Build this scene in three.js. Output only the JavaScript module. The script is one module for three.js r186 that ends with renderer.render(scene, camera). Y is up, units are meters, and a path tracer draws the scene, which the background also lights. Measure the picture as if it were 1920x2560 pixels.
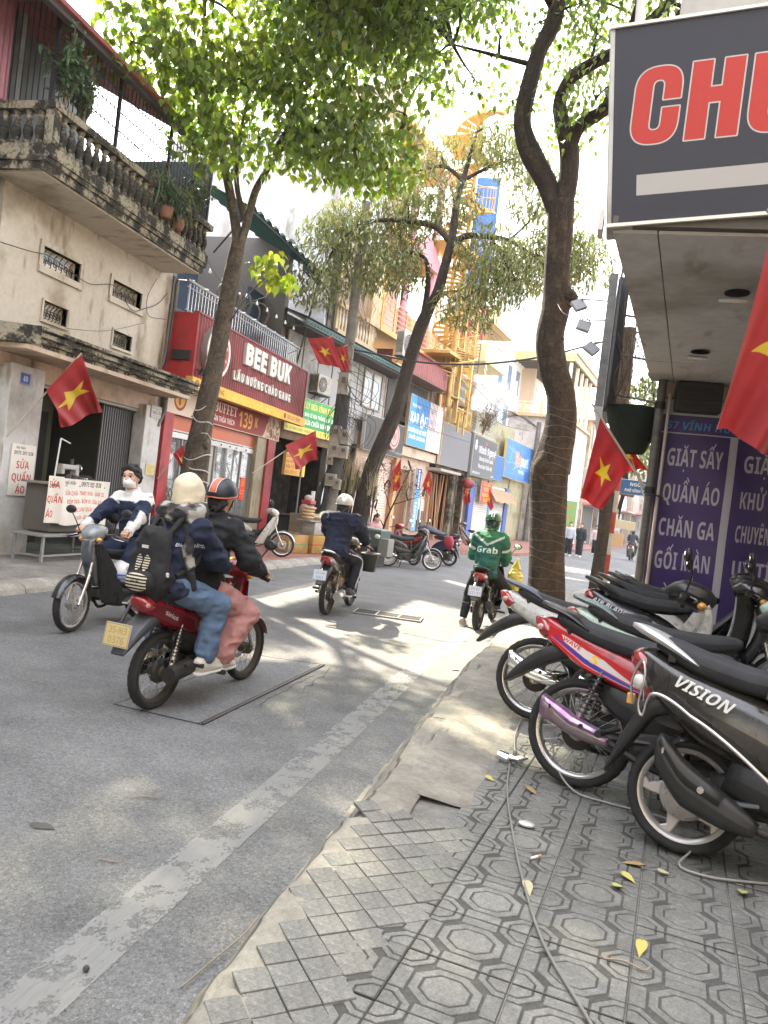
import * as THREE from 'three';
import { mergeGeometries, toCreasedNormals } from 'three/addons/utils/BufferGeometryUtils.js';
import { RoundedBoxGeometry } from 'three/addons/geometries/RoundedBoxGeometry.js';
import { TextGeometry } from 'three/addons/geometries/TextGeometry.js';
import { FontLoader } from 'three/addons/loaders/FontLoader.js';

// ---------- camera, sky, sun, exposure ----------
const scene = new THREE.Scene(), D2R = Math.PI / 180;
const camera = new THREE.PerspectiveCamera(67.38, 0.75, 0.05, 2500);
camera.position.set(0, 1.72, 0); camera.rotation.order = 'YXZ';
camera.rotation.set(-0.9 * D2R, 14.3 * D2R, 6.8 * D2R);
const SUN = new THREE.Vector3(-0.50, 0.74, -0.56).normalize();
{ // hazy bright winter sky: white, a little warmer and brighter round the sun
  const W = 256, H = 128, d = new Float32Array(W * H * 4);
  for (let r = 0; r < H; r++) for (let c = 0; c < W; c++) {
    const up = ((r + .5) / H - .5) * Math.PI, a = ((c + .5) / W - .5) * 2 * Math.PI;
    const x = Math.cos(a) * Math.cos(up), y = Math.sin(up), z = Math.sin(a) * Math.cos(up);
    const cs = x * SUN.x + y * SUN.y + z * SUN.z, glow = Math.pow(Math.max(0, cs), 6) * .7 + Math.pow(Math.max(0, cs), 60) * 1.5;
    const h = Math.exp(-Math.max(0, y) * 2.2), o = (r * W + c) * 4;
    d[o] = .86 + .20 * h + glow; d[o + 1] = .90 + .16 * h + glow * .95; d[o + 2] = 1.05 + .03 * h + glow * .80; d[o + 3] = 1;
  }
  const t = new THREE.DataTexture(d, W, H, THREE.RGBAFormat, THREE.FloatType);
  t.mapping = THREE.EquirectangularReflectionMapping; t.magFilter = t.minFilter = THREE.LinearFilter; t.needsUpdate = true;
  scene.background = t; scene.environment = t; scene.backgroundIntensity = scene.environmentIntensity = 1.0;
}
const sun = new THREE.DirectionalLight(new THREE.Color(1, .88, .68), 5);
sun.position.copy(SUN).multiplyScalar(120).add(new THREE.Vector3(-4, 0, -20)); sun.target.position.set(-4, 0, -20);
sun.castShadow = true; sun.shadow.radius = 1.6; sun.shadow.mapSize.set(4096, 4096);
Object.assign(sun.shadow.camera, { left: -60, right: 60, top: 60, bottom: -60, near: 1, far: 300 });
scene.add(sun, sun.target);
scene.fog = new THREE.FogExp2(new THREE.Color(.95, .95, .93), .0006);
const renderer = new THREE.WebGLRenderer({ antialias: true });
renderer.toneMapping = THREE.LinearToneMapping; renderer.toneMappingExposure = 4.9;
renderer.shadowMap.enabled = true;
// ---------- helpers ----------
function RNG(s) { return () => { s = (s + 0x6d2b79f5) | 0; let t = Math.imul(s ^ (s >>> 15), 1 | s); t = (t + Math.imul(t ^ (t >>> 7), 61 | t)) ^ t; return ((t ^ (t >>> 14)) >>> 0) / 4294967296; }; }
let R = RNG(7);
const V = (x, y, z) => new THREE.Vector3(x, y, z), lerp = (a, b, t) => a + (b - a) * t, clamp = (x, a, b) => Math.min(b, Math.max(a, x));
const rr = (a, b) => a + (b - a) * R();
function hash3(x, y, z) { let h = Math.imul(x, 374761393) + Math.imul(y, 668265263) + Math.imul(z, 2147483647 ^ 0x5bd1e995); h = Math.imul(h ^ (h >>> 13), 1274126177); return ((h ^ (h >>> 16)) >>> 0) / 4294967296; }
function vnoise(x, y, z = 0, per = 0) {
  const X = Math.floor(x), Y = Math.floor(y), Z = Math.floor(z), s = (t) => t * t * (3 - 2 * t), m = (a) => per ? ((a % per) + per) % per : a;
  const u = s(x - X), v = s(y - Y), w = s(z - Z), h = (i, j, k) => hash3(m(X + i), m(Y + j), Z + k);
  return lerp(lerp(lerp(h(0, 0, 0), h(1, 0, 0), u), lerp(h(0, 1, 0), h(1, 1, 0), u), v), lerp(lerp(h(0, 0, 1), h(1, 0, 1), u), lerp(h(0, 1, 1), h(1, 1, 1), u), v), w);
}
function fbm(x, y, z = 0, o = 4, per = 0) { let s = 0, a = .5, f = 1; for (let i = 0; i < o; i++) { s += a * vnoise(x * f, y * f, z + i * 7, per ? per * f : 0); a *= .5; f *= 2; } return s / (1 - Math.pow(.5, o)); }
const sst = (a, b, x) => { const t = clamp((x - a) / (b - a), 0, 1); return t * t * (3 - 2 * t); };

// materials (colour linear triple or sRGB css)
const col = (c) => Array.isArray(c) ? new THREE.Color().setRGB(...c) : new THREE.Color(c);
function M(c, rough = .7, metal = 0, o = {}) { const { box, ...p } = o; const m = new (p.transmission || p.clearcoat || p.sheen ? THREE.MeshPhysicalMaterial : THREE.MeshStandardMaterial)({ color: col(c), roughness: rough, metalness: metal, side: THREE.DoubleSide, ...p }); if (box || o.map && o.map.userData.tile) m.userData.box = true; return m; }
// tileable noise texture: f(u,v) -> [r,g,b] sRGB 0..255 ; size in metres per repeat
function tileTex(n, metres, f, srgb = true) {
  const d = new Uint8Array(n * n * 4);
  for (let y = 0; y < n; y++) for (let x = 0; x < n; x++) { const c = f(x / n, y / n), o = (y * n + x) * 4; d[o] = clamp(c[0], 0, 255); d[o + 1] = clamp(c[1], 0, 255); d[o + 2] = clamp(c[2], 0, 255); d[o + 3] = 255; }
  const t = new THREE.DataTexture(d, n, n); t.wrapS = t.wrapT = THREE.RepeatWrapping; t.magFilter = THREE.LinearFilter; t.minFilter = THREE.LinearMipmapLinearFilter; t.repeat.set(1 / metres, 1 / metres);
  if (srgb) t.colorSpace = THREE.SRGBColorSpace; t.userData.tile = true; t.needsUpdate = true; return t;
}
function cvs(w, h, draw) { const c = document.createElement('canvas'); c.width = w; c.height = h; const x = c.getContext('2d'); draw(x, w, h); const t = new THREE.CanvasTexture(c); t.colorSpace = THREE.SRGBColorSpace; t.anisotropy = 8; return t; }
// text with Vietnamese marks drawn by hand: the marks come from the decomposed string
function vt(x, s, px, py, size, o = {}) {
  let { w = 1, font = 'sans-serif', weight = 'bold', align = 'left', skew = 0, outline = 0, oc = '#fff' } = o;
  x.font = `${weight} ${size}px ${font}`; x.textBaseline = 'alphabetic'; x.textAlign = 'left';
  const cl = []; for (const ch of s.normalize('NFD')) { if (/[\u0300-\u036f]/.test(ch) && cl.length) cl[cl.length - 1].m.push(ch.charCodeAt(0)); else cl.push({ c: ch, m: [] }); }
  let tot = 0; for (const g of cl) { g.w = x.measureText(g.c).width + (o.sp || 0); tot += g.w; } if (o.fit) w = o.fit / tot;
  x.save(); x.translate(px, py); x.transform(w, 0, skew, 1, 0, 0); x.translate(align === 'center' ? -tot / 2 : align === 'right' ? -tot : 0, 0);
  const go = (pass) => {
    let cx = 0; x.lineJoin = x.lineCap = 'round'; const fs = x.fillStyle;
    for (const g of cl) {
      if (pass) { x.strokeStyle = oc; x.lineWidth = outline; x.strokeText(g.c, cx, 0); } else x.fillText(g.c, cx, 0);
      if (g.m.length) {
        const up = /[A-ZĐ]/.test(g.c), tp = -(up ? .78 : .6) * size, mx = cx + (g.w - (o.sp || 0)) / 2, u = size * .11, lw = size * (weight === 'bold' ? .075 : .05);
        x.strokeStyle = pass ? oc : fs; x.lineWidth = lw + (pass ? outline : 0); let ty = tp;
        const ln = (...p) => { x.beginPath(); p.forEach(([a, b], i) => i ? x.lineTo(a, b) : x.moveTo(a, b)); x.stroke(); };
        const hat = g.m.includes(0x302) || g.m.includes(0x306);
        for (const k of g.m) {
          const ox = hat && k !== 0x302 && k !== 0x306 && k !== 0x323 ? u * 1.6 : 0, oy = hat && ox ? -u * .9 : 0;
          if (k === 0x302) ln([mx - u * 1.3, ty], [mx, ty - u * 1.1], [mx + u * 1.3, ty]);
          else if (k === 0x306) { x.beginPath(); x.arc(mx, ty - u * 1.2, u * 1.2, .1 * Math.PI, .9 * Math.PI); x.stroke(); }
          else if (k === 0x301) ln([mx + ox - u * .4, ty + oy], [mx + ox + u * .8, ty + oy - u * 1.3]);
          else if (k === 0x300) ln([mx + ox + u * .5, ty + oy], [mx + ox - u * .8, ty + oy - u * 1.3]);
          else if (k === 0x309) { x.beginPath(); x.arc(mx + ox, ty + oy - u * 1.1, u * .6, -Math.PI, .5 * Math.PI); x.lineTo(mx + ox, ty + oy); x.stroke(); }
          else if (k === 0x303) { x.beginPath(); x.moveTo(mx - u * 1.3, ty - u * .2); x.quadraticCurveTo(mx - u * .6, ty - u * 1.3, mx, ty - u * .6); x.quadraticCurveTo(mx + u * .6, ty, mx + u * 1.3, ty - u); x.stroke(); }
          else if (k === 0x323) { x.beginPath(); x.arc(mx, size * .17, lw * .25, 0, 7); x.stroke(); }
          else if (k === 0x31b) { const rx = cx + g.w - (o.sp || 0) - u * .8; ln([rx, tp + u * .9], [rx + u * .8, tp + u * .5], [rx + u * .9, tp - u * .5]); }
        }
      }
      cx += g.w;
    }
  };
  if (outline) go(true); go(false); x.restore(); return tot * w;
}
const splat = (x, n, w, h, c, r0, r1, a) => { for (let i = 0; i < n; i++) { x.globalAlpha = a * R(); x.fillStyle = c; x.beginPath(); x.ellipse(R() * w, R() * h, rr(r0, r1), rr(r0, r1) * .7, R() * 3, 0, 7); x.fill(); } x.globalAlpha = 1; };

// geometry
const I = new THREE.Matrix4();
function tf(g, x = 0, y = 0, z = 0, rx = 0, ry = 0, rz = 0, sx = 1, sy = sx, sz = sx) { return g.applyMatrix4(new THREE.Matrix4().compose(V(x, y, z), new THREE.Quaternion().setFromEuler(new THREE.Euler(rx, ry, rz, 'YXZ')), V(sx, sy, sz))); }
const B = (w, h, d, x = 0, y = 0, z = 0, rx = 0, ry = 0, rz = 0) => tf(new THREE.BoxGeometry(w, h, d), x, y, z, rx, ry, rz);
const RB = (w, h, d, r, x = 0, y = 0, z = 0, rx = 0, ry = 0, rz = 0) => tf(new RoundedBoxGeometry(w, h, d, 2, Math.min(r, w / 2.01, h / 2.01, d / 2.01)), x, y, z, rx, ry, rz);
const bx = (x0, x1, y0, y1, z0, z1) => B(x1 - x0, y1 - y0, z1 - z0, (x0 + x1) / 2, (y0 + y1) / 2, (z0 + z1) / 2);
const CY = (r0, r1, h, n = 16, x = 0, y = 0, z = 0, rx = 0, ry = 0, rz = 0, open = false) => tf(new THREE.CylinderGeometry(r0, r1, h, n, 1, open), x, y, z, rx, ry, rz);
const SP = (r, x = 0, y = 0, z = 0, sx = 1, sy = 1, sz = 1, n = 16) => tf(new THREE.SphereGeometry(r, n, Math.ceil(n * .7)), x, y, z, 0, 0, 0, sx, sy, sz);
const LA = (p, n = 24, x = 0, y = 0, z = 0, rx = 0, ry = 0, rz = 0) => tf(new THREE.LatheGeometry(p.map(([a, b]) => new THREE.Vector2(a, b)), n), x, y, z, rx, ry, rz);
function bar(a, b, r, n = 6, r2 = r) { const p = V(...a), q = V(...b), d = q.clone().sub(p), g = new THREE.CylinderGeometry(r2, r, d.length(), n, 1); g.applyQuaternion(new THREE.Quaternion().setFromUnitVectors(V(0, 1, 0), d.normalize())); return g.translate((a[0] + b[0]) / 2, (a[1] + b[1]) / 2, (a[2] + b[2]) / 2); }
function TU(pts, r, n = 8, seg = 0, closed = false) { return new THREE.TubeGeometry(new THREE.CatmullRomCurve3(pts.map((p) => V(...p)), closed, 'centripetal'), seg || pts.length * 5, r, n, closed); }
// swept tube with a radius per point and optional bumps
function limb(pts, rad, n = 10, per = 4, bump = 0, seed = 0) {
  const c = new THREE.CatmullRomCurve3(pts.map((p) => V(...p)), false, 'centripetal'), S = (pts.length - 1) * per, P = [], N = [], U = [], ix = []; let nx = V(1, 0, 0), L = 0, last = null;
  for (let i = 0; i <= S; i++) {
    const t = i / S, p = c.getPoint(t), tg = c.getTangent(t), f = t * (rad.length - 1), k = Math.min(rad.length - 2, Math.floor(f)), r = lerp(rad[k], rad[k + 1], f - k);
    nx = nx.clone().sub(tg.clone().multiplyScalar(nx.dot(tg))); if (nx.length() < .1) nx = V(0, 0, 1).sub(tg.clone().multiplyScalar(tg.z)); nx.normalize(); const b = tg.clone().cross(nx); if (last) L += p.distanceTo(last); last = p;
    for (let j = 0; j <= n; j++) { const a = j / n * 2 * Math.PI, jj = j % n, cs = Math.cos(a), sn = Math.sin(a); const rb = r * (1 + bump * ((fbm(Math.cos(jj / n * 6.283) * 1.6 + 9 + seed, L * 1.3 / Math.max(.05, rad[0]) * .22, Math.sin(jj / n * 6.283) * 1.6 + 9, 3) - .5) * 2)); const d = nx.clone().multiplyScalar(cs).addScaledVector(b, sn); P.push(p.x + d.x * rb, p.y + d.y * rb, p.z + d.z * rb); N.push(d.x, d.y, d.z); U.push(a * r, L); }
  }
  for (let i = 0; i < S; i++) for (let j = 0; j < n; j++) { const a = i * (n + 1) + j, b = a + n + 1; ix.push(a, a + 1, b, b, a + 1, b + 1); }
  const g = new THREE.BufferGeometry(); g.setAttribute('position', new THREE.Float32BufferAttribute(P, 3)); g.setAttribute('normal', new THREE.Float32BufferAttribute(N, 3)); g.setAttribute('uv', new THREE.Float32BufferAttribute(U, 2)); g.setIndex(ix); if (bump) g.computeVertexNormals(); return g;
}
// grid surface from f(u,v)->[x,y,z]
function GR(nu, nv, f, flip = false) {
  const P = [], U = [], ix = []; for (let i = 0; i <= nu; i++) for (let j = 0; j <= nv; j++) { P.push(...f(i / nu, j / nv)); U.push(i / nu, j / nv); }
  for (let i = 0; i < nu; i++) for (let j = 0; j < nv; j++) { const a = i * (nv + 1) + j, b = a + nv + 1; flip ? ix.push(a, a + 1, b, b, a + 1, b + 1) : ix.push(a, b, a + 1, b, b + 1, a + 1); }
  const g = new THREE.BufferGeometry(); g.setAttribute('position', new THREE.Float32BufferAttribute(P, 3)); g.setAttribute('uv', new THREE.Float32BufferAttribute(U, 2)); g.setIndex(ix); g.computeVertexNormals(); return g;
}
function SH(pts, holes = []) { const s = new THREE.Shape(pts.map(([a, b]) => new THREE.Vector2(a, b))); for (const h of holes) s.holes.push(new THREE.Path(h.map(([a, b]) => new THREE.Vector2(a, b)))); return s; }
const EX = (shape, depth, bevel = 0, seg = 1) => new THREE.ExtrudeGeometry(shape, { depth, bevelEnabled: bevel > 0, bevelSize: bevel, bevelThickness: bevel, bevelOffset: -bevel, bevelSegments: seg, curveSegments: 8 });
const rect = (x0, x1, y0, y1) => [[x0, y0], [x1, y0], [x1, y1], [x0, y1]];
// wall in the x-y plane, front at z1, thickness th, with rectangular holes
const WALL = (x0, x1, y0, y1, z1, th, holes = []) => EX(SH(rect(x0, x1, y0, y1), holes.map((h) => rect(...h))), th).translate(0, 0, z1 - th);
// closed loft along x-y points: [x, y, halfHeight, halfWidth], superellipse exponent e
function LO(list, seg = 16, e = .75, sub = 3) {
  const n = list.length, cr = [0, 1, 2, 3].map((k) => list.map((p) => p[k])), S = (n - 1) * sub, cat = (a, i, t) => { const p0 = a[Math.max(0, i - 1)], p1 = a[i], p2 = a[Math.min(n - 1, i + 1)], p3 = a[Math.min(n - 1, i + 2)]; return .5 * (2 * p1 + (p2 - p0) * t + (2 * p0 - 5 * p1 + 4 * p2 - p3) * t * t + (3 * p1 - p0 - 3 * p2 + p3) * t * t * t); };
  const pt = []; for (let s = 0; s <= S; s++) { const i = Math.min(n - 2, Math.floor(s / sub)), t = s / sub - i; pt.push(cr.map((a) => cat(a, i, t))); }
  const P = [], ix = [], U = []; for (let s = 0; s <= S; s++) {
    const a = pt[Math.max(0, s - 1)], b = pt[Math.min(S, s + 1)], q = pt[s], l = Math.hypot(b[0] - a[0], b[1] - a[1]) || 1, tx = (b[0] - a[0]) / l, ty = (b[1] - a[1]) / l;
    for (let j = 0; j <= seg; j++) { const an = (j % seg) / seg * 2 * Math.PI, c = Math.cos(an), sn = Math.sin(an), h = Math.max(.001, q[2]) * Math.sign(sn) * Math.pow(Math.abs(sn), e), w = Math.max(.001, q[3]) * Math.sign(c) * Math.pow(Math.abs(c), e); P.push(q[0] - ty * h, q[1] + tx * h, w); U.push(s / S, j / seg); }
  }
  for (let s = 0; s < S; s++) for (let j = 0; j < seg; j++) { const a = s * (seg + 1) + j, b = a + seg + 1; ix.push(a, a + 1, b, b, a + 1, b + 1); }
  for (const s of [0, S]) { const k = P.length / 3; P.push(pt[s][0], pt[s][1], 0); U.push(0, 0); for (let j = 0; j < seg; j++) { const a = s * (seg + 1) + j; s ? ix.push(a, a + 1, k) : ix.push(a + 1, a, k); } }
  const g = new THREE.BufferGeometry(); g.setAttribute('position', new THREE.Float32BufferAttribute(P, 3)); g.setAttribute('uv', new THREE.Float32BufferAttribute(U, 2)); g.setIndex(ix); g.computeVertexNormals(); return g;
}
function boxUV(g) {
  const p = g.attributes.position, n = g.attributes.normal, u = new Float32Array(p.count * 2);
  for (let i = 0; i < p.count; i++) { const a = Math.abs(n.getX(i)), b = Math.abs(n.getY(i)), c = Math.abs(n.getZ(i)); if (b >= a && b >= c) { u[2 * i] = p.getX(i); u[2 * i + 1] = p.getZ(i); } else if (a > c) { u[2 * i] = p.getZ(i); u[2 * i + 1] = p.getY(i); } else { u[2 * i] = p.getX(i); u[2 * i + 1] = p.getY(i); } }
  g.setAttribute('uv', new THREE.BufferAttribute(u, 2)); return g;
}
function fin(gs) {
  gs = [].concat(gs).map((g) => { if (!g.attributes.normal) g.computeVertexNormals(); for (const k of Object.keys(g.attributes)) if (!['position', 'normal', 'uv', 'color'].includes(k)) g.deleteAttribute(k); if (!g.attributes.uv) g.setAttribute('uv', new THREE.BufferAttribute(new Float32Array(g.attributes.position.count * 2), 2)); if (!g.index) g.setIndex([...Array(g.attributes.position.count).keys()]); return g; });
  return gs.length === 1 ? gs[0] : mergeGeometries(gs);
}
const used = {};
function numbered(n) { n = n.replace(/_\d{3}$/, ''); const k = used[n] = (used[n] ?? -1) + 1; return k ? n + '_' + String(k).padStart(3, '0') : n; }
function ob(name, gs, m, parent) { const g = fin(gs); if (m.userData.box) boxUV(g); const o = new THREE.Mesh(g, m); o.name = parent ? name : numbered(name); o.castShadow = o.receiveShadow = true; (parent || scene).add(o); return o; }
function tag(o, label, category, group) { o.userData = { ...o.userData, label, category }; if (group) o.userData.group = group; return o; }
function th(name, label, category, pos = [0, 0, 0], ry = 0, group) { const o = new THREE.Group(); o.name = numbered(name); o.position.set(...pos); o.rotation.y = ry; scene.add(o); return tag(o, label, category, group); }
function st(name, gs, m, parent) { const o = ob(name, gs, m, parent); o.userData.kind = 'structure'; return o; }
function stuff(o) { o.userData.kind = 'stuff'; return o; }
function sub(name, parent, x = 0, y = 0, z = 0) { const o = new THREE.Group(); o.name = name; o.position.set(x, y, z); parent.add(o); return o; }
// printed panel: thin box whose front (+z) carries the print
function print(name, tex, w, h, x, y, z, parent, o = {}) { const m = M('#ffffff', o.rough ?? .55, 0, { map: tex }); const g = new THREE.PlaneGeometry(w, h); const p = ob(name, tf(g, x, y, z, o.rx || 0, o.ry || 0, o.rz || 0), m, parent); return p; }
const font = await new FontLoader().loadAsync('fonts/droid/droid_sans_bold.typeface.json');
// ---------- textures and shared materials ----------
const T = {};
{ const mk = (n, m, base, amp, fs, sp = 0, tint = [1, 1, 1]) => tileTex(n, m, (u, v) => { let s = 0; fs.forEach(([f, a, k]) => s += (fbm(u * f, v * f, k, 4, f) - .5) * 2 * a); const q = sp ? (hash3((u * n) | 0, (v * n) | 0, 5) - .5) * sp : 0; const b = base + (s + q) * amp; return [b * tint[0], b * tint[1], b * tint[2]]; });
  T.asphalt = tileTex(1024, 1.7, (u, v) => { const g = vnoise(u * 230, v * 230, 1, 230), h = vnoise(u * 120, v * 120, 2, 120), p = hash3((u * 1024) | 0, (v * 1024) | 0, 3), big = fbm(u * 6, v * 6, 4, 4, 6); const g2 = vnoise(u * 420, v * 420, 6, 420); let b = 118 + (big - .5) * 30 + (g - .5) * 22 + (h - .5) * 20 + (g2 - .5) * 26 + (p - .5) * 16; if (g2 > .86 && h > .5) b += 22; if (g2 < .14) b -= 22; return [b, b * .995, b * .985]; });
  T.asphaltB = tileTex(1024, 1.7, (u, v) => { const g = vnoise(u * 230, v * 230, 1, 230), h = vnoise(u * 120, v * 120, 2, 120), b = 128 + (g - .5) * 90 + (h - .5) * 60 + (vnoise(u * 420, v * 420, 6, 420) - .5) * 80; return [b, b, b]; }, false);
  T.conc = mk(512, 2.2, 176, 40, [[5, .8, 1], [23, .5, 2], [90, .45, 3]], .5, [1, .985, .95]);
  T.concB = tileTex(512, 2.2, (u, v) => { const b = 128 + (fbm(u * 60, v * 60, 1, 4, 60) - .5) * 220; return [b, b, b]; }, false);
  T.tile = mk(512, .9, 150, 44, [[4, .55, 11], [40, .4, 12], [150, .6, 13]], .7, [1, 1, .985]);
  T.grime = tileTex(1024, 6, (u, v) => { const a = fbm(u * 7, v * 7, 21, 5, 7), b = fbm(u * 34, v * 10, 22, 4, 34), c = fbm(u * 100, v * 100, 23, 3, 100); let k = sst(.5, .8, a) * .5 + sst(.6, .85, b) * .45; const f = 222 - k * 90 + (c - .5) * 22; return [f, f * (1 - k * .06), f * (1 - k * .16)]; });
  T.moss = tileTex(512, 1.6, (u, v) => { const a = fbm(u * 8, v * 8, 31, 5, 8), c = fbm(u * 50, v * 50, 33, 4, 50); const k = sst(.38, .62, a * .6 + c * .4); return [lerp(58, 178, k), lerp(56, 170, k), lerp(50, 152, k)]; });
  T.bark = tileTex(512, 1, (u, v) => { const a = fbm(u * 14, v * 6, 41, 5, 14), c = fbm(u * 46, v * 46, 42, 3, 46), l = fbm(u * 5, v * 5, 43, 4, 5), cr = Math.abs(fbm(u * 22, v * 12, 44, 3, 22) - .5) < .035 ? -26 : 0; const b = 138 + (a - .5) * 80 + (c - .5) * 60 + sst(.55, .75, l) * 34 + cr; return [b, b * .93, b * .84]; });
  T.barkB = tileTex(512, 1, (u, v) => { const b = 128 + (fbm(u * 16, v * 8, 41, 5, 16) - .5) * 200 - (Math.abs(fbm(u * 22, v * 12, 44, 3, 22) - .5) < .04 ? 60 : 0); return [b, b, b]; }, false);
  T.brick = tileTex(512, 1.2, (u, v) => { const r = Math.floor(v * 12), x = u * 6 + (r % 2) * .5, fx = x - Math.floor(x), fy = v * 12 - r, j = fx < .05 || fy < .1; const h = hash3(Math.floor(x) % 6, r, 3), n = (fbm(u * 50, v * 50, 3, 3, 50) - .5) * 40; return j ? [128 + n, 112 + n, 100 + n] : [158 + h * 30 + n, 112 + h * 22 + n, 98 + h * 18 + n]; });
  T.fab = tileTex(256, .5, (u, v) => { const b = 205 + (fbm(u * 8, v * 8, 61, 4, 8) - .5) * 60 + (fbm(u * 64, v * 64, 62, 3, 64) - .5) * 50; return [b, b, b]; });
  T.wood = tileTex(256, .8, (u, v) => { const b = 170 + (fbm(u * 4, v * 60, 63, 4, 4) - .5) * 120; return [b, b * .92, b * .8]; });
  T.dust = tileTex(512, .8, (u, v) => { const a = fbm(u * 5, v * 5, 81, 5, 5), c = fbm(u * 60, v * 60, 82, 3, 60), s = Math.abs(fbm(u * 9, v * 40, 83, 3, 9) - .5) < .008 ? 18 : 0; const b = 226 + (c - .5) * 34 + sst(.5, .8, a) * 22 + s - sst(.62, .8, fbm(u * 12, v * 12, 84, 3, 12)) * 46; return [b, b * .99, b * .96]; });
  T.rough = tileTex(512, 1.1, (u, v) => { const b = 150 + (fbm(u * 9, v * 9, 71, 5, 9) - .5) * 190; return [b, b, b]; }, false);
}
const mt = {
  conc: M([.50, .49, .46], .92, 0, { map: T.conc, bumpMap: T.concB, bumpScale: .004 }),
  kerb: M([.62, .60, .55], .92, 0, { map: T.conc, bumpMap: T.concB, bumpScale: .005 }),
  cream: M([.66, .59, .48], .92, 0, { map: T.grime }), white: M([.74, .73, .70], .9, 0, { map: T.grime }), grey: M([.42, .42, .42], .9, 0, { map: T.grime }),
  old: M([.62, .60, .55], .95, 0, { map: T.moss, bumpMap: T.concB, bumpScale: .008 }),
  dark: M([.02, .02, .02], .7), black: M([.012, .012, .013], .5), iron: M([.035, .037, .04], .55, .5), steel: M([.55, .55, .55], .32, 1, { roughnessMap: T.rough }), chrome: M([.82, .82, .82], .1, 1),
  pipe: M([.30, .29, .28], .6, .3, { map: T.conc }), rubber: M([.022, .021, .02], .85, 0, { map: T.fab }), plas: M([.025, .025, .027], .5, 0, { roughnessMap: T.rough }),
  glass: M([.9, .92, .92], .05, 0, { transmission: .92, thickness: 0 }), wire: M([.03, .03, .03], .6), wirew: M([.5, .49, .46], .6),
  peach: M([.72, .55, .42], .9, 0, { map: T.grime }), yellow: M([.66, .60, .36], .9, 0, { map: T.grime }), ylw: M([.70, .47, .13], .5, 0, { map: T.grime }),
  red: M([.45, .02, .025], .55, 0, { map: T.grime }), corr: M([.30, .045, .05], .5, 0, { map: T.grime }), pinkc: M([.42, .16, .19], .55, 0, { map: T.grime }),
  green: M([.03, .14, .11], .8, 0, { map: T.fab }), bark: M([.30, .265, .22], .95, 0, { map: T.bark, bumpMap: T.barkB, bumpScale: .035 }), barkd: M([.12, .10, .085], .95, 0, { map: T.bark, bumpMap: T.barkB, bumpScale: .02 }),
  skin: M([.56, .35, .25], .55), wood: M([.33, .25, .16], .8, 0, { map: T.wood }), bulb: M([.85, .85, .82], .3),
};
mt.bark.userData.box = mt.barkd.userData.box = false; // limbs carry their own metres
// corrugated sheet in x-y: ribs along y
const corrugated = (x0, x1, y0, y1, z, pitch, amp, round = true) => { const n = Math.round((x1 - x0) / pitch) * (round ? 6 : 4); return GR(n, 1, (u, v) => { const k = (u * n) % (round ? 6 : 4); const w = round ? Math.sin(k / 6 * 2 * Math.PI) : [1, 1, -1, -1][Math.round(k) % 4]; return [lerp(x0, x1, u) + (round ? 0 : 0), lerp(y0, y1, v), z + w * amp]; }); };

// ---------- ground ----------
st('ground', tf(new THREE.PlaneGeometry(1600, 1600), 0, -.06, -300, -Math.PI / 2), M([.16, .155, .145], .95));
const KL = [[-6.9, 8], [-6.78, -6], [-6.7, -8], [-6.05, -15.3], [-5.9, -17.5], [-5.35, -19.6], [-4.85, -21.2], [-4.65, -25], [-4.4, -28], [-2.1, -33.5], [3, -64], [9, -100], [20, -165]];
const KR = [[-1.02, 8], [-1.04, -3], [-1.05, -7], [-.98, -10], [-.93, -13.5], [-.4, -17.5], [.15, -20], [1.4, -27], [4.6, -46], [13, -97], [25, -165]];
{ // the road, with a patchwork of dust and old repairs in its colour
  const g = GR(60, 260, (u, v) => { const z = 8 - Math.pow(v, 1.6) * 175, x = lerp(-12, 8 + Math.max(0, -z - 20) * .17, u); return [x, -.004 * Math.pow((x + 3.6), 2) * .2, z]; });
  const p = g.attributes.position, c = [], uv = []; for (let i = 0; i < p.count; i++) { const x = p.getX(i), z = p.getZ(i), n = fbm(x * .9 + 40, z * .45 + 90, 3, 4), m = fbm(x * 2.6, z * 2.2 + 50, 8, 4); const tr = .07 * (Math.exp(-Math.pow((x + 2.9) / .35, 2)) + Math.exp(-Math.pow((x + 4.9) / .4, 2))), oil = sst(.66, .8, fbm(x * 1.3 + 7, z * 1.1, 12, 3)) * .22, gut = sst(-1.5, -1.1, x) * sst(.42, .6, fbm(x * 5, z * 3, 17, 3)) * .14; let k = 1 + (n - .5) * .42 + (m - .5) * .3 + tr * (m + .4) - oil + gut; c.push(k * 1.005, k, k * .985); uv.push(x, z); }
  g.setAttribute('color', new THREE.Float32BufferAttribute(c, 3)); g.setAttribute('uv', new THREE.Float32BufferAttribute(uv, 2));
  const m = M([.68, .68, .68], .9, 0, { map: T.asphalt, bumpMap: T.asphaltB, bumpScale: .006, vertexColors: true }); m.userData.box = false;
  st('road', g, m);
}
const lineTex = cvs(256, 2048, (x, w, h) => { const im = x.createImageData(w, h); for (let j = 0; j < h; j++) for (let i = 0; i < w; i++) { const u = i / w, v = j / h, e = Math.min(u, 1 - u) * 256 / 9, n = fbm(u * 3, v * 200, 5, 5), f = fbm(u * 26, v * 1750, 6, 3), a = clamp(sst(.2, .75, e + (f - .5) * 1.8) * sst(.30, .66, n * .7 + f * .42) * 1.0, 0, .72) * 255, o = (j * w + i) * 4; im.data[o] = im.data[o + 1] = im.data[o + 2] = a; im.data[o + 3] = 255; } x.putImageData(im, 0, 0); });
lineTex.colorSpace = THREE.NoColorSpace;
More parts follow.
